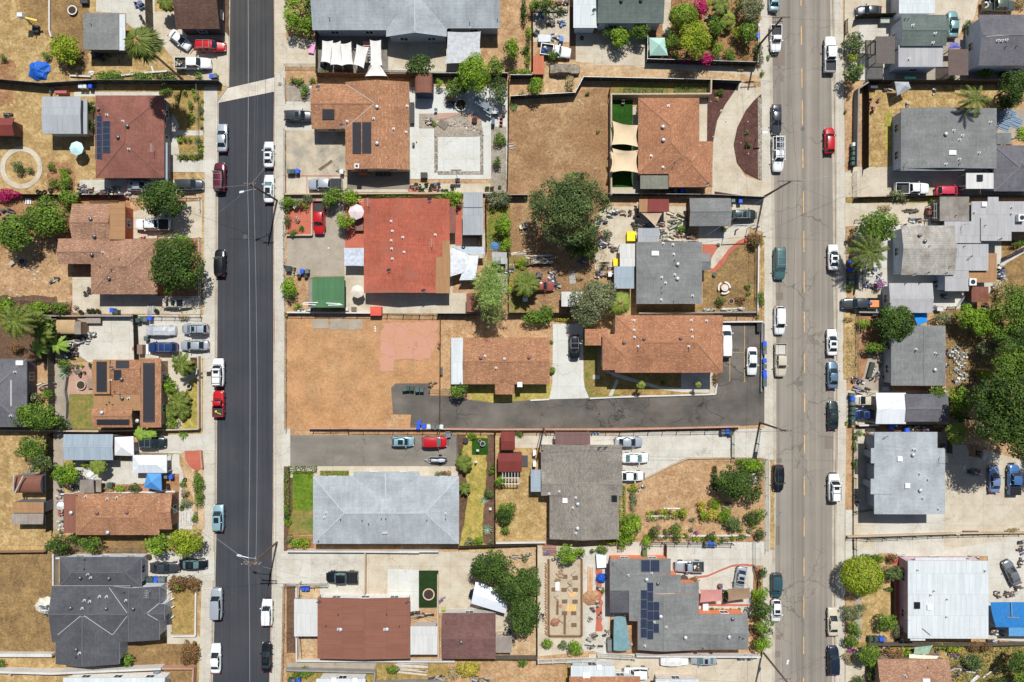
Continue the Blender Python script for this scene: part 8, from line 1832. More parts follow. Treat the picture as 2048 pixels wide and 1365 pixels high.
T('plant_pot','pot','large dark pot below the ring path',395,160,bq(c(60,60,60),None,.34),pots,pc='');T('tyre','tyre','blue-rimmed tyre ring on bare earth',172,725,bq(c(110,140,150),None,.55,.3));T('crate','crate','tilted grey crate on bare earth',92,738,bo(.8,.6,.4,c(170,160,140)),rz=35)
for i,(x,y,w_)in enumerate([(640,132,.8),(700,150,.9),(780,175,1.),(900,155,1.2),(660,185,1.),(985,195,1.2),(850,195,1.1)]):T('junk_pile','junk','mixed pile of scrap and boxes',x,y,bk([c(206,206,204),c(140,60,60),c(120,124,130),c(210,190,120),c(80,90,100),WH],12,w_*1.6,.9,i+20),'scrap piles')
T('timber_stack','timber','brown scrap timber stacked behind the board fence',820,235,bp(7,5.5,c(120,86,62),.2,.03));T('grill_set','bench','grey grill and table on the bare earth',430,865,bk([c(200,200,196),c(90,90,92),c(150,150,146)],9,1.4,1.2,31));T('engine_part','scrap','dark engine-like scrap on the concrete patio',685,965,bk([c(70,56,50),c(110,90,76),c(40,40,42)],12,.9,1.4,32))
for x,y in((212,795),(250,785),(287,810),(262,830),(268,868),(265,672),(75,955),(125,990),(65,1015)):T('stone','stone','pale stone scattered on bare earth',x,y,bh(c(206,200,190),.22,.2,int(x)),'scattered pale stones')
for i,(x,y)in enumerate([(640,1125),(705,1118),(738,1115),(778,1118),(1240,1118)]):T('planter','pot','round planter along the low wall',x,y,bq((c(150,120,90),c(90,92,90),c(120,116,100))[i%3],'og',.36,.4),pots)
T('pallet','pallet','grey plank pallet at the end of the roof shadow',1185,1100,bp(6,2.,c(176,172,164),.26),rz=90);T('toy_car','toy','pink and yellow toy beside the white pickup',1135,530,bk([c(230,60,130),c(236,200,60),c(226,80,140)],5,.8,.5,41))
T('crate','crate','tan wooden crate above the concrete pad',655,1193,bo(1.4,.9,.6,c(150,136,116)));T('solar_table','table','long grey bench on the low wall',748,1180,bt_(1.3,c(160,146,134),sq=1));T('drum','drum','small grey water drum beside the iron fence',1058,1195,bb(c(110,120,130)))
for i,(x,y)in enumerate([(520,1330),(600,1345),(560,1420),(635,1350),(1270-560,1300)]):T('junk_pile','junk','heap of household junk',x,y,bk([WH,c(150,40,40),c(110,130,140),c(90,92,96),c(190,186,180)],13,1.7,1.4,i+50),'scrap piles')
T('bougainvillea_debris','junk','dark wrecked machinery at the left edge',40,345,bk([c(50,52,56),c(130,130,128),c(90,84,80)],16,2.2,1.6,61));T('pallet','pallet','white pallet standing by the board fence',208,245,bp(4,1.1,WH,.26),rz=90)
S('A2')
T('fire_pit','fire pit','round stone fire pit on pink pavers',640,358,bq(c(196,178,160),None,.78,.35));T('garden_table','table','small round garden table with stools',630,250,bt_(.45,c(110,104,96)))
for x,y in((600,255),(668,258),(632,285),(612,225)):T('stool','stool','stool round the garden table',x,y,bq(c(120,90,70),None,.2,.42),'stools round the garden table')
T('garden_bench','bench','slim bench beside the brown house',720,345,bt_(.9,c(150,130,116),sq=1,h=.45),rz=90);T('fountain','fountain','white bowl fountain on the yellow lawn',1500,370,bq(WH,None,.38,.7));T('fountain','fountain','white urn beside the brick arcs',1333,295,bq(WH,'ol',.34,.7));T('bench','bench','blue-grey bench under the cycads',1322,622,bt_(.7,c(110,140,180),sq=1,h=.5))
for x,y,i in((520,25,1),(560,60,2),(600,20,3),(580,100,4),(520,110,5),(655,10,6),(400,360,7),(330,375,8)):T('junk_pile','junk','pile of salvaged parts',x,y,bk([WH,c(110,112,116),c(170,50,50),c(70,72,76)],11,1.5,1.2,i+70),'scrap piles')
T('cabinet','cabinet','brown cabinet by the dark side fence',1125,75,bo(.9,1.6,1.1,c(130,106,94)));T('sofa','crate','brown box beside the cabinet',1068,72,bo(.6,.6,.6,c(150,90,80)));T('ladder','ladder','white ladder lying beside the cabinet',1160,70,bp(2,2.2,WH,.4),rz=90)
T('water_tank','tank','white dome tank behind the wooden shed',715,1078,bh(c(236,234,230),.95,.9));T('drum_row','drum','line of dark drums along the board fence',478,1170,bk([c(50,52,54),c(60,64,66),c(90,92,92)],10,.9,2.2,81));T('junk_pile','junk','grey and white clutter below the fence drums',470,1240,bk([WH,c(130,132,134),c(190,60,50)],14,1.,2.4,82),'scrap piles',pc='')
T('crossed_poles','poles','crossed grey poles on the rusty barrel shed',212,1110,bp(2,3.4,c(176,168,158),.3,.5),rz=80,z=3.25);T('fallen_branch','branch','bare grey branches left of the dark round tree',215,1030,bp(3,1.9,c(150,140,126),.22,.6),rz=60);T('log','log','row of pale slats right of the barrel shed',372,1130,bp(9,1.6,c(160,150,136),.3))
T('tyre','tyre','tyre standing in the planting bed',1460,1110,b_tyre,tg,pc='');T('chair','chair','dark chair below the blue canopy',1330,1150,bc(c(60,60,62)));T('chair','chair','second dark chair below the blue canopy',1335,1175,bc(c(60,60,62)))
T('water_heater','tank','small white unit between canopy and dark car',1080,850,bo(.7,1.2,1.,c(220,216,220)));T('canoe','box','grey-blue slab beside the wooden shed',590,1170,bk([c(90,110,130),c(60,80,90),WH],8,1.4,.8,83))
S('A3')
T('rubble_heap','rubble','chalky white rubble heap left of the charcoal house',350,765,bh(c(216,210,194),1.7,.6,9));T('rubble_debris','rubble','blue-grey debris on the rubble heap',375,790,bk([c(130,150,160),WH,c(90,100,110)],12,1.6,2.2,91),z=.5)
T('tarp_heap','tarpaulin','grey-blue covered grill at the bottom wall',1240,1290,bh(c(120,130,146),.8,.9));T('barrel_planter','pot','brown urn at the white wall corner',1180,370,bq(c(90,60,46),None,.4,.6));T('steps','steps','pale concrete steps down to the walk',1460,70,bp(6,2.6,c(206,200,190),.42),rz=90);T('solar_lamp','lamp','white lamp post in the field fence',85,1300,b_statue,s=.8)
T('junk_pile','junk','red and orange tubs by the parasol fence',478,20,bk([c(200,40,50),c(226,110,40),WH],8,.8,1.2,92),'scrap piles',pc='');T('junk_pile','junk','dumped grey-white bags by the parasol fence',475,140,bk([c(200,200,196),c(120,124,128),WH],14,.9,2.6,93),'scrap piles',pc='')
for i,y in enumerate((640,705,770,850)):T('railing_post','post','white angled strut beside the front lawn',1352,y,bp(1,1.6,WH,.2),rz=25+i*4,z=.5,gp='white struts beside the front lawn')
S('B0')
T('toy_tub','tub','pink plastic tub with purple inside on concrete',884,388,bo(.95,1.45,.35,c(232,180,206),c(236,160,200)),rz=-12);T('play_set','toy','blue and yellow play seat among the shade cloths',1215,380,bk([c(40,90,200),c(200,150,60),c(50,60,140)],6,.8,.8,101));T('bench','bench','pink striped bench by the tall shade cloth',1325,355,bt_(.7,c(214,150,140),sq=1));T('bbq','grill','dark blue covered grill below the left shade cloth',972,512,bh(c(50,66,84),.6,.9))
for i in range(5):T('chair','chair','white folding chair in the sail gap',1338,400+i*22,bc(WH),'white folding chairs')
T('rubble_heap','rubble','white stone lump in the small front yard',876,690,bh(WH,.45,.3));T('log','log','fallen palm frond on the stained courtyard',990,1300,bp(4,3.,c(140,120,90),.12,.1),rz=38);T('stored_mattress','mattress','dark wrapped roll beside the orange-brown house',1680,900,bo(.7,3.6,.7,c(60,58,60)));T('grill','grill','white table and jar at the courtyard end',1100,1350,bk([WH,c(180,170,150)],5,.8,.5,102))
T('gas_meter','meter','small grey box with a yellow cap on pale concrete',1690,1145,bo(.35,.45,.6,c(90,96,104)));T('stone','stone','yellow valve cap on pale concrete',1713,1118,bb(c(230,190,40),.1,.3));T('manhole_ring','manhole','round utility lid in the sidewalk by the ravel kerb',627,661,bb(c(150,136,112),.3,.03))
S('C0')
T('trampoline','trampoline','oval wire-framed pond cover on the patio',482,830,bq(c(206,204,196),'ol',1.,.25));T('patio_swing','swing seat','steel canopy swing seat standing at an angle',650,850,b_frame,rz=-32,s=1.15);T('exercise_frame','frame','second steel frame beside the swing seat',690,880,b_frame,rz=-32,s=.8)
T('ceramic_pot','fire pit','dark round barrel on the paver patch',590,955,bq(c(80,60,54),None,.45,.6));T('grill','grill','silver and black barbecue under the olive tree',752,890,bo(1.1,.9,1.,c(60,66,80),c(200,200,200)));T('grill','grill','slim grey smoker beside the gravel strip',738,970,bo(.5,1.,1.1,c(90,100,110)))
T('footbridge','bridge','small curved grey footbridge over the stone bed',335,978,bp(11,1.4,c(150,138,124),.16,.02),rz=55,z=.2);T('boulder_ring','stones','ring of white and brown boulders round a shrub',235,960,bk([c(216,206,190),c(140,110,90),c(190,180,166)],14,1.3,.9,111));T('log_bench','bench','orange-brown bench in tree shade',395,790,bt_(.7,c(180,130,90),sq=1,h=.5));T('black_box','box','black storage box below the brown bench',398,822,bo(1.4,.6,.6,c(44,48,60)))
rn=random.Random(5)
for k in range(40):
 t=rn.random();x=300+350*t+rn.uniform(-10,10);y=975+70*t*t+rn.uniform(-22,22);T('stone','stone','river stone in the dry stone bed',x,y,bh((c(214,206,192),c(160,140,122),c(130,118,108),c(196,170,140))[k%4],rn.uniform(.12,.24),.16,k),'river stones in the backyard')
T('chair','chair','red patterned chairs on the pale paving',802,955,bc(c(170,60,60)));T('chair','chair','lower red patterned chair on the pale paving',800,985,bc(c(150,70,64)));T('vase','pot','white chair-like urn near the olive tree',820,905,bq(c(120,120,116),None,.3,.5));T('bird_table','table','small steel bird table near the footbridge',285,875,bt_(.3,c(90,100,104)))
T('pallet','pallet','grey broken pallet on the field edge',880,1145,bp(4,1.1,c(176,164,150),.28,.2),rz=15);T('white_pipe','pipe','thin white pipe lying on dead grass',1435,805,bp(1,1.6,WH,.1),rz=-38);T('stone','stone','lone brown stone on the dead grass',1548,1338,bh(c(180,150,120),.4,.25))
for i,(x,y,cl)in enumerate([(1120,130,(c(40,100,200),)),(1280,185,(c(60,130,210),c(90,150,220),c(50,60,80))),(1190,180,(c(110,114,120),c(60,66,80))),(1075,255,(c(170,176,176),c(80,90,90),c(90,110,70))),(1262,15,(c(150,80,60),c(170,150,110))),(1315,12,(WH,c(80,80,82)))]):T('junk_pile','junk','yard clutter on the small concrete pad',x,y,bk(list(cl),10,1.1,.9,i+120),'scrap piles')
T('chest_freezer','freezer','pale grey chest freezer above the old white pickup',1142,315,bo(2.1,1.2,.9,c(196,200,202)));T('work_pile','junk','row of tools and rust-red grates above the pickup',1215,295,bk([c(180,90,50),c(130,134,138),c(90,92,96),WH],18,2.6,.8,127));T('drum','drum','bright blue plastic drum above the old pickup',1275,320,bb(c(60,120,200),.42,.9));T('tyre','tyre','dark tyre ring in the house shadow',1440,298,b_tyre,tg,pc='')
S('D0')
T('boulder','stone','white driftwood-like rocks in the crowded garden',870,150,bk([c(216,206,190),c(150,140,120)],6,1.6,.6,131));T('mail_box','box','white box in the garden by the sidewalk',1245,210,bo(.5,.5,.9,c(196,206,206)));T('cooler','box','blue box in the garden by the sidewalk',1250,285,bo(.55,.75,.5,BL))
T('patio_heater','box','white cylinder at the shaded lawn corner',308,812,bb(c(206,210,214),.22,1.6));T('garden_chair','chair','brown chair in the dark shaded lawn end',182,815,bc(c(120,100,84)));T('step_stone','stone','pale boulder in the bark mulch',965,875,bh(c(190,176,158),.3,.2))
for k,(x,y)in enumerate([(1120,1130),(1175,960),(1180,1215),(1260,640+520),(1000,960),(880,800),(900,1080)]):T('stone','stone','small stone in bark mulch',x,y,bh(c(200,184,170),.14,.12,k),'small stones in mulch')
m=MB();S('D0');a=V3(1230,1095,0);m.tube(a,a+Vec((0,0,3.4)),.05,n=8);m.beam(a+Vec((0,0,3.2)),a+Vec((1.,.05,3.2)),.3,.04);o=m.build('street_sign',STEEL);label(o,'white street sign on a post in the gravel strip by the tan street','sign')
S('D1')
def b_picnic():
 m=MB();m.tube((0,0,.7),(0,0,.78),.62,n=24);p=MB();p.tube((0,0,0),(0,0,.7),.2,n=12);L=[('tabletop',m,pm0(c(214,204,188),.8),0),('pedestal',p,pm0(c(190,180,166),.8),0)]
 for k in range(3):
  b=MB();n=8;vs=[]
  for z in(.4,.48):
   for i in range(n+1):
    a=k*2.094+i/n*1.5;vs+=[(.85*math.cos(a),.85*math.sin(a),z),(1.15*math.cos(a),1.15*math.sin(a),z)]
  q=2*(n+1);fs=[(q+2*i,q+2*i+1,q+2*i+3,q+2*i+2)for i in range(n)]+[(2*i+1,2*i+3,q+2*i+3,q+2*i+1)for i in range(n)];b.add(vs,fs);L.append(('bench',b,pm0(c(226,218,204),.8),0))
  b=MB();a=k*2.094+.75;b.tube((math.cos(a),math.sin(a),0),(math.cos(a),math.sin(a),.4),.1,n=8);L.append(('bench_leg',b,pm0(c(190,180,166),.8),0))
 return L
T('picnic_table','table','round concrete picnic table with curved benches',982,935,b_picnic)
T('tree_ring','planter','left round stone ring in purple groundcover',1042,1040,bq(c(180,156,140),None,.45,.15));T('tree_ring','planter','right round stone ring near the wire fence',1105,1030,bq(c(170,156,136),None,.52,.15));T('utility_box','box','dark green pot below the porch',907,828,bb(c(90,100,86),.36,.4))
T('lamp_stand','lamp','grey lamp standing on the curved path',1078,478,bb(c(110,112,116),.14,1.2));T('white_stones','stones','white rubble line at the bottom of the yard',1080,1105,bk([WH,c(200,190,170)],10,3.6,.4,141));T('white_stones','stones','white rubble patch left of the dark bush',865,1108,bk([WH,c(200,190,170)],8,1.6,.4,142));T('board','timber','white board lying by the stone rings',1095,1088,bp(1,2.,WH,.12),rz=8)
for x,y,w_,d_,cl,ds in((245,530,1.5,1.6,YE,'bright yellow machine cover, upper'),(130,735,1.2,1.2,YE,'bright yellow machine cover, lower'),(232,618,.8,.6,YE,'small yellow case beside the white lean-to'),(75,828,.5,.8,WH,'white and red box left of the metal shed')):
 T('machine_cover','machine',ds,x,y,bo(w_,d_,.9,cl))
for i,(x,y,cl,w_,d_)in enumerate([(390,440,(c(220,220,216),c(150,120,90),c(60,90,150),c(120,120,120)),3.,.8),(480,430,(c(190,50,50),WH,c(80,80,84)),1.2,.8),(590,430,(WH,c(30,40,40),c(60,110,60),c(160,120,80)),2.,1.4),(640,480,(c(200,190,150),c(90,110,70),c(150,60,50)),2.,1.4),(625,512,(c(226,150,90),c(230,90,110)),1.2,.6),(700,530,(c(150,90,60),c(220,110,130),c(200,200,196),c(70,90,60)),2.2,1.6),(500,510,(c(150,156,160),c(110,116,120),WH),1.4,2.4),(550,520,(c(236,226,206),c(210,190,160)),1.4,1.6),(690,420,(c(110,116,120),c(150,156,160)),.6,1.6),(600,370,(c(226,206,160),c(200,180,140)),2.2,2.),(280,440,(c(70,56,46),c(110,90,76)),.9,1.2),(240,340,(c(180,90,60),c(60,60,62)),.5,1.),(180,335,(c(170,130,90),c(200,180,150)),1.2,.8),(80,355,(c(200,200,200),c(60,60,62)),1.2,.8),(125,325,(c(120,124,126),WH),.8,.8),(320,470,(c(100,80,60),c(200,200,196)),1.,.6),(105,630,(c(150,90,60),),.6,.8),(245,650,(c(130,50,50),c(160,70,60)),.8,1.2),(110,800,(c(190,50,50),c(160,60,50)),.3,1.4)]):
 T('workshop_junk','junk','colourful workshop junk pile',x,y,bk(list(cl),13,w_,d_,150+i),'workshop junk piles')
T('motorcycle','cart','white and grey machine beside the tan shed roof',292,325,bk([WH,c(60,60,62),c(180,184,186)],12,.9,2.8,171));T('pallet','pallet','grey pallet left of the white lean-to',40,755,bp(6,2.2,c(190,180,160),.26,.02))
T('black_mat','mat','black equipment box at the parking wall',1253,1250,bo(.7,1.4,.8,c(40,42,44)))
S('B1')
T('pallet_bin','crate','white corner cabinet by the sidewalk gate',705,785,bo(.9,.9,.9,c(120,130,110),c(60,64,60)));T('covered_drum','drum','dark drum below the blue bin',788,842,bb(c(50,52,50),.34,.8));T('covered_drum','drum','dark drum below the grey bin',842,842,bb(c(60,56,52),.34,.7))
for i,(x,y,rz)in enumerate(((908,1052,2),(895,1066,-3),(1085,1058,-2),(1100,1070,3))):T('white_board','timber','loose white board across the green carport roof',x,y,bp(1,2.7,WH,.2),z=2.75,rz=rz,gp='loose white boards')
T('red_cabinet','cabinet','red metal cabinet on the white wall',1400,1120,bo(1.9,1.5,1.3,c(206,84,66)));T('table','table','brown square table beside the pink parasol',1262,445,bo(1.5,1.7,.75,c(130,92,82)));T('garden_stool','stool','dark crate below the cream parasol',1218,1103,bo(.8,.7,.5,c(110,96,84)));T('white_stool','stool','white crate left of the dark crate',1165,1103,bo(.5,.5,.6,c(200,196,190)))
for i,x in enumerate((1402,1432,1465,1500)):T('chair','chair','dark chair in the row under the eave',x,38,bc(c(60,66,74)),'dark chairs under the eave')
T('brick_grill','grill','orange-red brick box grill under the eave',1292,18,bo(1.5,.9,1.,c(190,110,84)));T('white_boards','timber','white diagonal boards over the red patio plants',768,285,bp(2,1.4,WH,.2),rz=45,z=1.);T('scrap_stack','scrap','white rubble along the carport foot',830,1112,bk([WH,c(180,170,150),c(90,110,70)],12,2.2,.5,181))
for i,(x,y)in enumerate([(1382,1245),(1384,1260),(1382,1278),(1012,620)]):T('stone','stone','white stone on the graded lot',x,y,bh(WH,.17,.14,i),'white stones on the lot')
S('C1')
for i,(x,y,k)in enumerate([(75,148,None),(95,140,'md'),(128,120,None),(160,118,None),(120,155,'lm'),(150,150,'md'),(210,120,'og'),(238,145,None),(240,165,None),(255,125,'md'),(305,115,None),(310,140,None),(300,165,None),(335,165,None),(365,172,'lm'),(418,145,'dk'),(728,150,'ol'),(690,150,'yg'),(788,135,None),(180,160,'md'),(275,140,None)]):T('plant_pot','pot',('leafy' if k else 'terracotta')+' pot on the paved yard edge',x,y,bq((TERR,c(150,150,146),c(60,62,60),WH)[i%4],k,.26+.06*(i%3),.35),pots)
T('bench','bench','dark grill on the pale paving',192,48,bo(1.1,.9,.9,c(66,60,54)));T('red_bench','bench','red striped planter table among the pots',108,158,bt_(.9,c(180,110,100),sq=1,h=.5),pc='');T('blue_bucket','bucket','blue bucket among the pots',282,112,bb(c(60,110,190),.24,.4),pc='')
def b_hoop():
 p=MB();p.tube((0,-.9,0),(0,-.9,3.),.06,n=8);p.tube((0,-.9,3.),(0,-.15,3.2),.05,n=8);b=MB();b.box(-.9,-.15,2.75,.9,-.1,3.75);h=MB();n=14
 for i in range(n):a,q=2*PI*i/n,2*PI*(i+1)/n;h.tube((.23*math.cos(a),.18+.23*math.sin(a),3.05),(.23*math.cos(q),.18+.23*math.sin(q),3.05),.02,n=5)
 s_=MB();s_.box(-.4,-1.5,0,.4,-.8,.25);return[('pole',p,STEEL,0),('backboard',b,pm0(c(220,224,226),.4),0),('rim',h,pm0(c(200,90,50),.5),0),('base',s_,DARKP,0)]
S('C0');T('basketball_hoop','basketball hoop','freestanding basketball hoop at the white court edge',455,1375,b_hoop)
S('C1')
T('blue_tarp','tarpaulin','folded pale blue tarpaulin beside the citrus shrub',752,600,bh(c(86,130,180),.95,.3));T('tyre','tyre','black tyre on the grey awning',510,622,b_tyre,tg,z=2.75,pc='');T('round_grill','grill','round grey tub in the weeds',990,440,bb(c(150,140,126),.55,.5));T('white_can','box','cream box beside the round grey tub',958,455,bo(.5,.6,.4,c(216,206,180)))
T('plank','timber','long grey boards in the weeds',1000,505,bp(3,2.2,c(190,170,140),.14),rz=-3);T('white_board','timber','cream board by the small sheds',903,657,bp(2,1.3,c(226,210,180),.26),rz=8)
def b_trailer():
 m=MB();m.box(-2.,-.8,.5,2.,.8,.6);L=[('deck',m,pm0(c(150,130,110),.9),0)];rn=random.Random(8)
 for i in range(22):b=MB();y=rn.uniform(-.75,.75);z=.6+rn.uniform(0,.35);b.beam((-rn.uniform(1.2,2.1),y,z),(rn.uniform(1.2,2.2),y+rn.uniform(-.25,.25),z+rn.uniform(-.05,.1)),rn.uniform(.07,.2),.06);L.append(('plank',b,pm0((c(196,186,172),c(150,140,128),c(220,214,206),c(120,100,84))[i%4],.85),0))
 for x in(-.7,.7):
  for y in(-.85,.85):w_=MB();w_.tube((x,y-.08,.3),(x,y+.08,.3),.3,n=12);L.append(('wheel',w_,TYRE,0))
 return L
T('flatbed_trailer','trailer','flatbed trailer heaped with grey planks',1125,710,b_trailer,rz=4)
for i,(x,y,rz)in enumerate(((1000,640,14),(950,655,8),(1170,770,28),(900,745,5),(1040,690,-8),(880,790,60),(1170,860,80),(1205,830,75))):T('scrap_timber','timber','scattered scrap timber in the weedy yard',x,y,bp(3,2.3,(c(190,170,140),c(214,206,190),c(140,120,100))[i%3],.15,.2,i),rz=rz,gp='scrap timber')
for i,(x,y)in enumerate([(930,740),(870,800),(1000,745),(1205,820),(1215,865),(1240,905),(1110,830),(1475,700),(1450,720),(1560,560),(1610,590),(1690,610),(1600,400),(1575,830),(1655,830)]):T('junk_pile','junk','rusting junk in the weedy backyard',x,y,bk([c(110,100,90),WH,c(150,60,50),c(80,86,90),c(60,90,150)],10,1.3,1.,200+i),'scrap piles')
T('stone_well','cart','pale round wheel rim in the weeds',958,745,b_tyre);T('metal_panel','panel','grey sheet panel under the big dark tree',1365,850,bo(1.,2.2,.1,c(160,156,150)),rz=5);T('washing_machine','box','white bath on the weeds by the date palm',990,1025,bo(.8,.8,.8,WH));T('raft','pallet','tan wooden frame on the work yard',1610,755,bp(6,2.4,c(200,180,140),.25,.02),rz=5)
T('grey_bin','drum','blue and black drums at the yard edge',1570,815,bk([c(40,80,160),c(30,32,34)],5,.9,.6,230))
S('C1');car(1040,868,1218,972,'R','coupe','rust','wrecked car with flaking red-brown roof',pc='')
S('C2')
def b_ski():
 L=[];m=MB();loft(m,[[(x,w_,.75),(x,w_*.7,z),(x,0,z+.06),(x,-w_*.7,z),(x,-w_,.75)]for x,w_,z in((1.5,.08,.85),(1.1,.42,1.05),(.3,.52,1.25),(-.3,.45,1.2),(-1.4,.5,1.),(-1.5,.4,.85))]);L.append(('hull',m,pm0(c(50,54,60),.3),1));m=MB();loft(m,[[(x,w_,z-.03),(x,0,z+.1),(x,-w_,z-.03)]for x,w_,z in((1.1,.2,1.1),(.3,.3,1.32),(-.2,.18,1.3),(-1.3,.24,1.15))]);L.append(('seat_cover',m,pm0(c(196,200,206),.4,var=.3),1))
 m=MB();m.beam((1.3,.5,.45),(-1.7,.5,.45),.08,.08);m.beam((1.3,-.5,.45),(-1.7,-.5,.45),.08,.08);m.beam((-1.6,0,.45),(-2.6,0,.45),.1,.08);m.beam((-1.7,.5,.455),(-2.4,0,.455),.07,.07);m.beam((-1.7,-.5,.455),(-2.4,0,.455),.07,.07);L.append(('trailer_frame',m,STEEL,0))
 for y in(.75,-.75):m=MB();m.tube((.2,y-.1,.3),(.2,y+.1,.3),.3,n=14);L.append(('wheel',m,TYRE,0))
 return L
T('jet_ski_trailer','jet ski','covered grey jet ski on its trailer',310,948,b_ski)
T('crate','crate','dark box beside the red car',382,748,bo(.8,1.,.7,c(110,120,130)),rz=8);T('statue','statue','white statue on artificial turf',615,878,b_statue);T('statue','statue','second white statue on yellow grass',600,968,b_statue);T('statue','statue','figure at the foot of the narrow garden',715,1340,b_statue);T('bird_bath','fountain','round stone bird bath on turf',655,820,bq(c(186,190,196),None,.42,.7));T('bird_bath','fountain','small stone urn on turf',632,800,bq(c(170,160,140),None,.28,.5));T('chiminea','drum','black round planter by the narrow garden top',520,795,bb(c(60,60,66),.5,.6));T('stone','stone','white garden ornament near the small palm',533,1225,b_statue,s=.7);T('grill','grill','dark trapdoor-like box right of the wider red shed',988,960,bo(1.,1.9,.25,c(70,70,72)))
T('dark_gate','post','short dark post on the earth strip',330,248,bo(.3,1.3,.6,c(90,88,84)));T('rocks','stones','brown boulders behind the wire gate',268,358,bk([c(160,120,84),c(140,110,84)],7,1.4,1.,240));T('post_debris','junk','red and dark stakes at the porch corner',305,60,bk([c(180,90,60),c(60,60,60)],5,.3,1.6,241));T('step_pads','steps','brown step slabs in the narrow garden',690,1345,bp(3,1.4,c(126,96,76),.3))
for i,x in enumerate((1520,1545,1570)):T('water_bottle','bottle','blue water bottle in the row by the iron railing',x,735,bb(c(90,140,200),.17,.5),'blue water bottles')
for i,y in enumerate((890,975)):T('wall_unit','cabinet',('upper' if i==0 else 'lower')+' white meter box on the taupe-grey house',1063,y,bo(.5,.9,1.2,c(220,218,212)))
S('C3')
T('fire_pit','fire pit','round paved fire pit on dark turf',226,672,bq(c(206,178,156),None,.95,.18));T('fire_bowl','fire pit','dark bowl inside the round fire pit',226,673,bb(c(70,56,56),.45,.35));T('surfboard','board','purple and pink covered board by the artificial turf',330,720,bk([c(200,120,150),c(110,110,170)],6,1.5,.7,250),rz=40);T('kids_table','table','small green-topped table by the cottage',348,780,bt_(.4,c(170,180,90),sq=1));T('brick_patio','patio','stepping-stone patch with black pots',168,842,bk([c(206,170,130),c(60,56,50),c(196,160,130)],22,3.4,1.4,251,.05))
def slab_site():
 m=MB();a=W(1182,998);b=W(1430,405);m.box(a[0],a[1],.0,b[0],b[1],.16);o=m.build('foundation_slab',BLOCK['tan']);label(o,'new concrete foundation slab with trench edges on the building plot','foundation')
 for i,(x0,y0,x1,y1)in enumerate([(1176,390,1176,1000),(1437,390,1437,1000),(1176,1002,1437,1002),(1305,815,1303,985),(1247,720,1245,830)]):
  m=MB();m.beam(V3(x0,y0,.17),V3(x1,y1,.17),.55,.05);m.beam(V3(x0,y0,.221),V3(x1,y1,.221),.3,.03,1);o=m.build('form_trench',[pm0(c(170,140,104),.9),pm0(c(110,88,66),.9)]);label(o,('left','right','bottom','inner long','inner short')[i]+' brown trench form of the foundation slab','trench')
slab_site()
for i in range(27):T('stake','stake','timber stake along the slab',1157,432+i*21.5,bp(2,.6,c(150,100,60),.12,.3,i),'timber stakes',rz=-50)
for i,(x,y)in enumerate([(1305,530),(1388,540),(1300,635),(1388,635),(1304,727),(1386,728),(1378,914),(1303,820),(1376,820),(1220,632)]):T('footing_form','frame','small square timber form on the slab',x,y,bo(.85,.6,.16,c(150,120,90),c(120,96,72)),'square timber forms',z=.16)
for i,(x,y)in enumerate([(1372,518),(1345,578),(1342,620),(1238,690),(1272,868)]):T('rebar_bundle','bar','crossed thin rods on the slab',x,y,bp(3,.9,c(120,110,100),.06,1.2,i),'crossed rods',z=.18)
T('lumber_stack','timber','tan lumber stack with green strap',1255,505,bk([c(214,170,110),c(196,150,96)],16,1.3,2.4,260),z=.16);T('plywood','timber','tilted tan plywood sheet',1365,662,bp(4,1.5,c(226,184,130),.26),rz=25,z=.16);T('plywood','timber','yellow plywood on the slab',1348,780,bp(6,1.5,c(232,190,116),.28),rz=80,z=.16);T('drywall_sheet','panel','white panel on the slab',1246,605,bo(.65,1.5,.2,WH),z=.16);T('tarp_heap','tarpaulin','crumpled brown sheet on the slab',1225,895,bh(c(160,110,84),.85,.3),z=.16);T('small_block','block','brown block on the slab',1273,762,bo(.4,.4,.2,c(176,120,84)),rz=40,z=.16)
T('long_lumber','timber','long orange lumber planks beside the slab',1500,565,bp(6,5.2,c(206,150,96),.16,.02),rz=90);T('dirt_heap','soil','brown sand heap below the lumber',1510,700,bh(c(176,134,96),1.6,.5));T('blue_cover','tarpaulin','round bright blue covered drum',1590,545,bh(c(24,84,180),1.,1.1));T('white_bench','table','tilted white work table',1590,398,bo(1.6,2.3,.9,c(214,226,220)),rz=4);T('blue_chair','chair','blue chair on rusty sheets',1168,340,bk([BL,c(60,110,200)],7,.9,.8,262));T('rust_sheets','panel','rusty sheets at the plot corner',1185,315,bp(5,2.6,c(150,100,90),.4,.02));T('water_cask','drum','large teal-grey drum by the board lean-to',866,965,bb(c(80,100,94),.42,.9))
for i,(x,y,w_,d_)in enumerate([(1570,745,.9,1.4),(1520,790,.8,1.),(1585,835,.6,.9),(1570,620,.6,1.),(1510,1010,1.8,1.4),(1500,870,.8,1.2),(1540,1085,2.6,.5),(900,1040,.5,2.4),(820,1000,1.4,1.),(1640,1000,1.,2.),(1120,850,.8,1.2),(1020,350,.8,1.),(930,370,2.6,.6),(300,1330,3.,.6),(640,1350,3.,.6)]):T('site_debris','junk','mixed debris at the building plot',x,y,bk([c(60,62,64),c(196,180,150),c(140,70,56),c(190,190,186)],10,w_,d_,270+i),'plot debris')
T('storage_crate','cabinet','grey-green storage cabinet by the teal tarpaulin',1668,1058,bo(1.3,2.,1.2,c(116,118,116)),rz=3);T('planks','timber','heap of long grey planks at the bottom',90,1260,bp(9,6.,c(206,196,186),.2,.05,4),rz=-4)
S('D3')
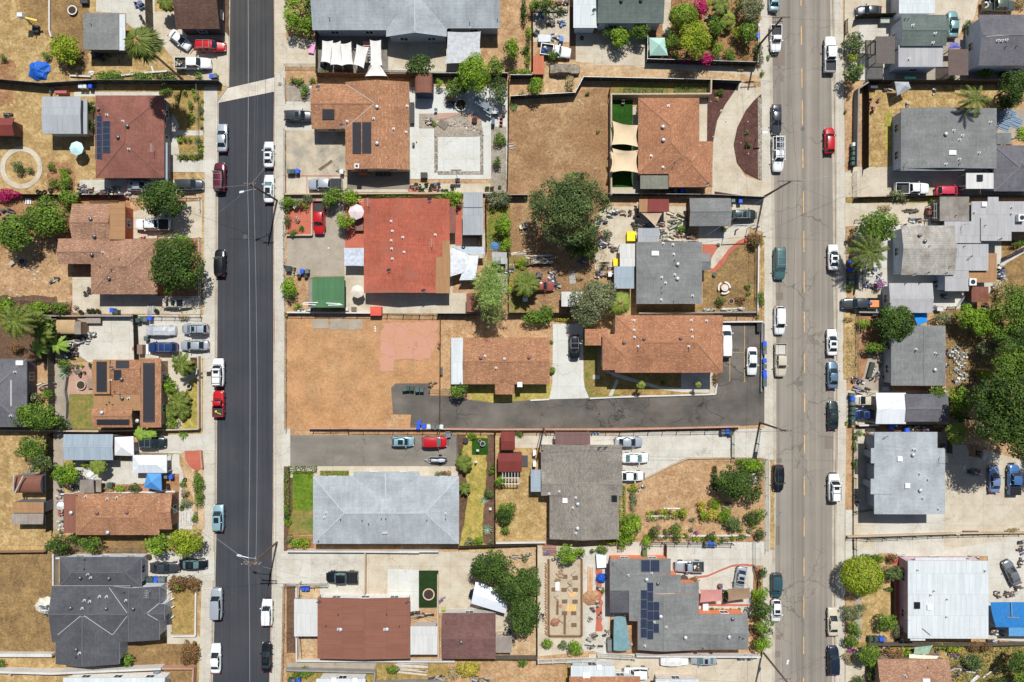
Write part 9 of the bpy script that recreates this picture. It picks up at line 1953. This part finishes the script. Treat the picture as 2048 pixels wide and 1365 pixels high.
T('picnic_set','table','orange-brown table beside a round dark spa cover',612,565,bt_(.95,c(176,104,76),sq=1),rz=-38);T('spa_cover','drum','round dark spa cover',664,548,bb(c(84,84,82),.72,.5));T('black_grill','grill','black kettle grill by the porch',582,515,bb(c(60,58,56),.38,.8));T('covered_parasol','parasol','folded mauve parasol between the sails',950,608,bh(c(110,90,110),.5,1.2));T('green_cabinet','cabinet','narrow dark green cabinet',348,340,bo(.7,1.4,1.3,c(80,104,60)));T('toy_heap','toy','red and orange toys beside the teal tarpaulin',255,1070,bk([c(200,60,70),c(226,120,50),WH],7,.6,1.2,290));T('white_slide','wall','white curved planter wall by the pink sail',830,770,bo(.9,2.4,.8,c(206,212,222)));T('seating_group','chair','dark garden seats between the sails',990,685,bk([c(60,50,56),c(110,120,90),c(60,150,160)],12,.8,2.,291))
S('E0')
T('wicker_set','table','square brown low table among chairs',555,838,bt_(.4,c(176,130,116),sq=1,h=.5),rz=40)
for i,(x,y)in enumerate(((522,800),(590,795),(518,850),(545,875))):T('armchair','chair','red-brown garden armchair',x,y,bc(c(140,84,74)),'garden armchairs',rz=i*40)
T('freezer','freezer','pale green-grey box freezer on the pink patio',637,172,bo(1.9,.9,.9,c(160,170,156)));T('planter_box','box','white item beside the dry fence',1032,722,bk([WH,c(110,90,80)],5,.5,1.,300));T('lantern','lamp','white lamp by the roof edge',825,828,bk([WH,c(80,80,80)],5,.5,.9,301));T('fridge','box','dark wheeled grill under the board fence',545,690,bo(1.2,.7,.8,c(60,66,70)));T('shelf','box','red and white cluttered shelf by the canopy',660,695,bk([c(120,40,50),WH,c(60,60,64)],9,1.3,.8,302));T('teal_mat','mat','rolled teal mat on the fence',800,640,bo(1.9,.3,.3,c(60,150,130)),z=1.7);T('round_planter','pot','dark round tub beside the slate house',1580,590,bq(c(50,44,44),'og',.7,.6),pots,pc='')
for i,(x,y)in enumerate(((1570,920),(1640,900),(1690,960),(1600,980))):T('stacked_pallets','pallet','blue-grey slatted rack under the dark tree',x,y,bp(6,2.2,c(130,150,170),.32,.02),'slatted racks',rz=-20)
S('E1')
for i,(x,y,w_,d_)in enumerate([(530,800,1.8,1.2),(595,845,1.,1.4),(500,905,1.2,.8),(550,920,1.4,.8),(890,400,1.8,.5),(1560,820,1.2,1.),(1560,850,1.6,.6),(1110,1000,1.,.8),(1060,900,1.,1.2),(1440,1090,.9,.7),(1060,1095,1.2,.8),(1560,780,1.,1.4),(560,1150,.8,.6)]):T('patio_clutter','junk','patio clutter on the right side yards',x,y,bk([WH,c(60,90,160),c(60,62,66),c(170,90,80),c(150,152,150)],13,w_,d_,310+i),'patio clutter')
T('chest','cabinet','brown shelf left of the taupe shed',978,332,bo(.7,1.2,1.,c(130,80,66)));T('sheet','panel','white table top in the roof gap',1085,885,bt_(.75,c(220,230,234),sq=1));T('barrel','drum','white tank by the railing bend',1065,1103,bo(1.,.6,.8,c(190,194,196)));T('black_mat','mat','low dark scorch pile on the lane',860,322,bk([c(90,80,70),c(120,110,96)],8,2.2,.4,330,.04))
S('E2')
rn=random.Random(9)
for i in range(26):T('litter','litter','white litter on the dry slope',rn.uniform(1190,1290),60+i*11,bk([WH,c(190,194,200),c(120,124,130)],4,.7,.5,340+i,.08),'slope litter')
for i,(x,y,w_,d_)in enumerate([(400,320,.8,1.2),(450,330,.9,.8),(450,400,2.6,1.2),(560,290,1.4,2.),(545,240,.8,1.8),(600,170,.6,2.),(525,80,.6,.8),(1150,100,.6,1.),(1180,130,1.,.5),(1135,205,.5,.6),(640,300,.6,2.),(870,700,1.6,.6),(740,690,1.2,.6),(520,800,.8,1.8),(490,880,.8,1.),(1100,835,.6,1.),(425,1290,.6,1.8),(1370,1040,1.4,1.2),(960,705,1.2,.5)]):T('yard_junk','junk','mixed junk beside the right side houses',x,y,bk([c(56,58,62),WH,c(170,70,70),c(90,110,170),c(150,130,100)],12,w_,d_,370+i),'right side junk')
T('long_box','planter','tilted dark green planter trough',525,238,bo(.7,2.7,.6,c(52,62,54)),rz=-15);T('white_desk','table','grey bench in the house shadow',637,388,bt_(.6,c(180,190,210),sq=1));T('parabolic_hoop','basketball hoop','basketball hoop on the wide right concrete',1335,890,b_hoop,rz=80)
S('E3')
for i,(x,y,w_,d_)in enumerate([(1690,620,1.,.8),(1540,670,1.,1.),(1640,665,1.8,.9),(1720,290,1.,2.6),(1720,420,.8,1.6),(1180,1150,1.6,1.),(1300,1190,1.8,1.6),(1330,1250,2.4,1.6),(1200,1280,2.,1.8),(1480,960,.8,1.2),(1540,975,1.4,.8),(1060,1115,.8,2.6),(630,1080,2.,.6),(580,1020,1.,.8),(760,1035,1.,.5),(1350,385,1.6,.5),(1500,1040,1.4,.4)]):T('salvage_pile','junk','salvage pile around the white-roofed lot',x,y,bk([c(60,62,66),WH,c(150,60,50),c(80,110,160),c(120,100,80)],13,w_,d_,400+i),'salvage piles')
T('long_board','timber','long white beam lying diagonally',1480,1285,bp(1,3.4,WH,.25),rz=38);T('long_board','timber','thicker white beam at the bottom edge',1350,1345,bp(2,2.4,WH,.3),rz=42);T('meter_box','box','white box on the rail fence',1215,188,bo(.6,.4,.5,WH));T('brown_lid','panel','brown tilted board with dark gap',1320,180,bo(2.6,.5,.4,c(110,80,72)));T('roof_pole','pole','black pole leaning on the white roof',880,900,bp(1,1.9,c(50,50,52),.12),rz=-38,z=3.65)
S('D2')
T('bench','bench','white and grey bench beside the taupe house yard',328,1172,bk([c(190,196,206),c(120,124,130),WH],8,1.2,.9,440),rz=20);T('rock_edge','stones','white boulders by the dark round tree',1215,1085,bk([WH,c(170,164,150)],14,.8,2.4,441),rz=30)
for i in range(10):T('edging_stone','stone','white edging stone in the lower planted yard',515+i*13,1340,bh(WH,.16,.2,i),'white edging stones')
for i in range(11):T('rust_edging','pot','rust-coloured small plant beside the bare yard',903+rn.uniform(-8,8),1010+i*17,bq(c(110,60,70),'ru',.2,.2),'rusty border plants')
write_labels()
for o in bpy.data.objects:
 if '_o' in o:del o['_o']
